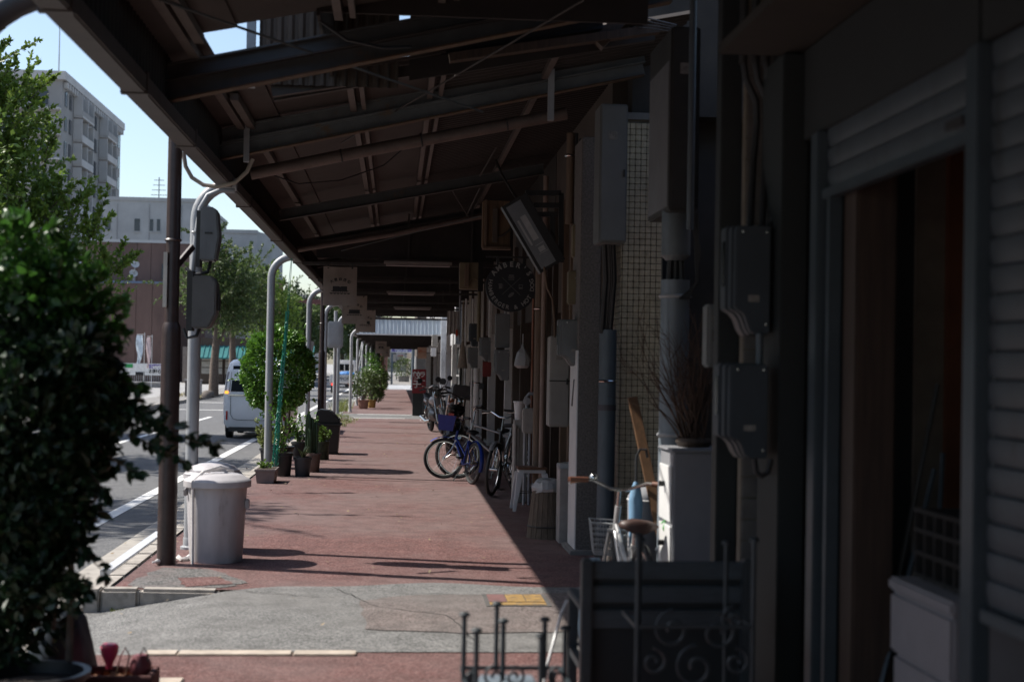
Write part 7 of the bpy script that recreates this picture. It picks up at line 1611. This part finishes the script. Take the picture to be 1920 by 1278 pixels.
# ------------------------------------------------------------------ street things farther on
x0, x1, z0, z1 = rect(613, 602, 643, 652, 40); t = thing('traffic_cabinet', 'pale grey pole-mounted cabinet beyond the far brown post', 'electrical cabinet', ((x0 + x1) / 2, 40, -.05))
MB().box(x0, x1, 40, 40.3, z0, z1).build('housing', GREY_STEEL, t, bev=.04); MB().box(x0 + .06, x1 - .1, 39.985, 39.998, z0 + .08, z1 - .1).build('door_panel', GREY_STEEL, t, bev=.005); MB().tube([((x0 + x1) / 2, 40.35, -.05), ((x0 + x1) / 2, 40.35, z1 + .3)], .05, 10).build('pole', GREY_STEEL, t)
x0, x1, z0, z1 = rect(570, 560, 612, 573, 33.5)
p = at(527, 540, 96); t = thing('sign_beam', 'red-brown beam reaching over the road from a tall post, behind the first banner', 'beam', (p.x, 96, -.1))
q = at(618, 566, 96); MB().bar((at(572, 569, 96).x, 96, q.z), (q.x, 96, q.z), .25, .32).build('arm', mat('red_oxide', (.16, .06, .05), .7), t); MB().box(at(527, 540, 96).x - .14, at(527, 540, 96).x + .14, 95.9, 96.15, -.1, at(527, 529, 96).z).build('post', WOOD, t); MB().bar((at(527, 540, 96).x, 96, q.z), (at(572, 569, 96).x, 96, q.z), .12, .14).build('arm_brace', MATS['red_oxide'], t)
for (x, Y, h_, r, m, lab) in ((716, 92.5, 3.2, .2, mat('rusty_column', (.17, .075, .05), .7), 'rusty brown column at the far street corner'), (722, 97, 3.2, .16, MATS['rusty_column'], 'second rusty column just behind the corner one'), (774, 95, 3.0, .11, BLUEPIPE, 'blue-grey post on the far corner by the shops'), (708, 70, 5.5, .12, DKBOX, 'dark utility post among the far pale poles'), (697, 78, 5.0, .1, DKBOX, 'second dark utility post among the far pale poles')):
    p = at(x, 700, Y); solid('street_post', MB().lathe([(r * 1.3, 0), (r * 1.3, .06), (r, .08), (r, h_), (r * .8, h_ + .02)], (p.x, Y, 0), 14), m, lab, 'post', 'posts at the far corner')
a, b, c, d = rect(733, 653, 777, 661, 116); t = thing('arch_sign', 'white arch sign with purple lettering over the next arcade', 'sign', ((a + b) / 2, 116, 0))
MB().box(a, b, 116, 116.3, c, d).build('board', WHITE, t, bev=.03); pr = MB()
for i, ch in enumerate('豊橋にんぎょう通り'): letter(pr, ch, .27, (a + (b - a) * (i + .8) / 9.6, 115.985, c + .08), XV, ZV, .008)
pr.build('lettering', MATS['purple_ink'], t, smooth=False)
for x in (a + .1, b - .1): MB().box(x - .08, x + .08, 116.05, 116.2, 0, c).build('leg', BLUEPIPE, t)
a, b, c, d = rect(744, 663, 758, 669, 150); t = thing('arch_sign', 'small red and white sign beyond the arch sign', 'sign', ((a + b) / 2, 150, 0)); MB().box(a, b, 150, 150.2, c, d).build('board', WHITE, t); MB().box(a + .1, b - .1, 149.97, 149.999, c + .1, d - .15).build('print_block', mat('red_tag', (.55, .07, .02), .6), t)
for x in (a, b): MB().box(x - .05, x + .05, 150.02, 150.18, 0, d).build('leg', GREY_STEEL, t)
ns = thing('next_arcade', 'far arcade block beyond the bright side street', 'shop', (2, 118, 0), 'shops along the arcade')
MB().box(1.7, 9, 116.5, 220, -.1, 6).build('wall', PLASTER, ns)
for i in range(10): MB().box(1.6, 1.69, 118 + i * 6, 121 + i * 6, 0, 2.3).build('door', GLASSD if i % 2 else WHITE, ns)
for i in range(7): MB().box(-1.45, -1.33, 118 + i * 8, 118.15 + i * 8, 0, 3.0).build('post', GREY_STEEL, ns)
t = thing('planter_block', 'pale concrete planter with shrubs at the far corner', 'planter', (-1.0, 118, 0))
MB().box(-1.5, -.6, 112.5, 114, 0, .9).build('trough', PAVE2, t, bev=.03); rn = random.Random(90); lf = MB(); lobe(lf, (-1.3, 113.3, 1.6), .9, 900, .16, .1, rn, quadleaf); lf.build('foliage', LEAF_F, t, smooth=False)
t = thing('planter_block', 'round green bush at the far end of the pavement', 'planter', (.7, 135, 0))
MB().box(.3, 1.3, 134.5, 136, 0, .5).build('trough', PAVE2, t, bev=.03); lf = MB(); lobe(lf, (.8, 135.2, 1.3), 1.0, 900, .18, .11, rn, quadleaf); lf.build('foliage', LEAF_F, t, smooth=False)

# ------------------------------------------------------------------ litter on the ground
rn = random.Random(101); lt_ = MB()
for k in range(150):
    x = rn.uniform(-1.9, 1.0); y = rn.uniform(8.2, 34); z = (alley_z(x) if y < 10.2 else 0) + .012
    d = Vector((rn.uniform(-1, 1), rn.uniform(-1, 1), rn.uniform(0, .35))); quadleaf(lt_, Vector((x, y, z)), d, ZV + rdir(rn) * .3, rn.uniform(.02, .05), rn.uniform(.012, .03))
for k in range(70):
    x = rn.uniform(-2.5, -1.9); y = rn.uniform(10.5, 40); d = Vector((rn.uniform(-1, 1), rn.uniform(-1, 1), .2)); quadleaf(lt_, Vector((x, y, -.112 if x < -2.12 else .02)), d, ZV + rdir(rn) * .3, .045, .025)
o = lt_.build('fallen_leaves', mat('fallen_leaf', (.27, .2, .12), .8, var=.5, scale=20), smooth=False); o['kind'] = 'stuff'
gm = MB()
for k in range(90):
    x = rn.uniform(-1.7, 1.0); y = rn.uniform(10.4, 40); r = rn.uniform(.008, .022); n_ = 7
    gm.add([(x + r * rn.uniform(.7, 1.2) * math.cos(i * 6.283 / n_), y + r * rn.uniform(.7, 1.2) * math.sin(i * 6.283 / n_), .0055) for i in range(n_)], [tuple(range(n_))])
o = gm.build('gum_spots', mat('gum', (.035, .03, .03), .8)); o['kind'] = 'stuff'
def crack(name, pts, w_, z, seed):
    rq = random.Random(seed); mb = MB(); L_ = []
    for (a, b) in zip(pts[:-1], pts[1:]):
        n_ = max(3, int(math.hypot(b[0] - a[0], b[1] - a[1]) / .06))
        for i in range(n_): t_ = i / n_; L_.append((a[0] + (b[0] - a[0]) * t_ + rq.uniform(-.015, .015), a[1] + (b[1] - a[1]) * t_ + rq.uniform(-.015, .015)))
    for i, p in enumerate(L_):
        q = w_ * rq.uniform(.3, 1.); mb.v += [(p[0] - q, p[1] - q, z), (p[0] + q, p[1] + q, z)]
    for i in range(len(L_) - 1): mb.f.append((2 * i, 2 * i + 1, 2 * i + 3, 2 * i + 2))
    return struct(name, mb, mat('crack_dirt', (.03, .027, .025), .9))
crack('pavement_crack', [(-1.9, 21.5), (-.6, 21.2), (.5, 21.35), (1.8, 21.1)], .006, .005, 1)
crack('pavement_crack', [(-1.9, 30.2), (-.2, 30.0), (1.8, 30.1)], .008, .005, 2)
crack('pavement_crack', [(-.4, 10.2), (-.1, 9.4), (.35, 9.1), (.5, 8.2)], .004, .013, 3)
crack('pavement_crack', [(-1.2, 10.1), (-.5, 9.8), (.2, 9.95), (1.2, 9.8)], .005, .013, 4)
crack('pavement_crack', [(-1.9, 15.6), (-.3, 15.5), (1.9, 15.45)], .004, .005, 5)
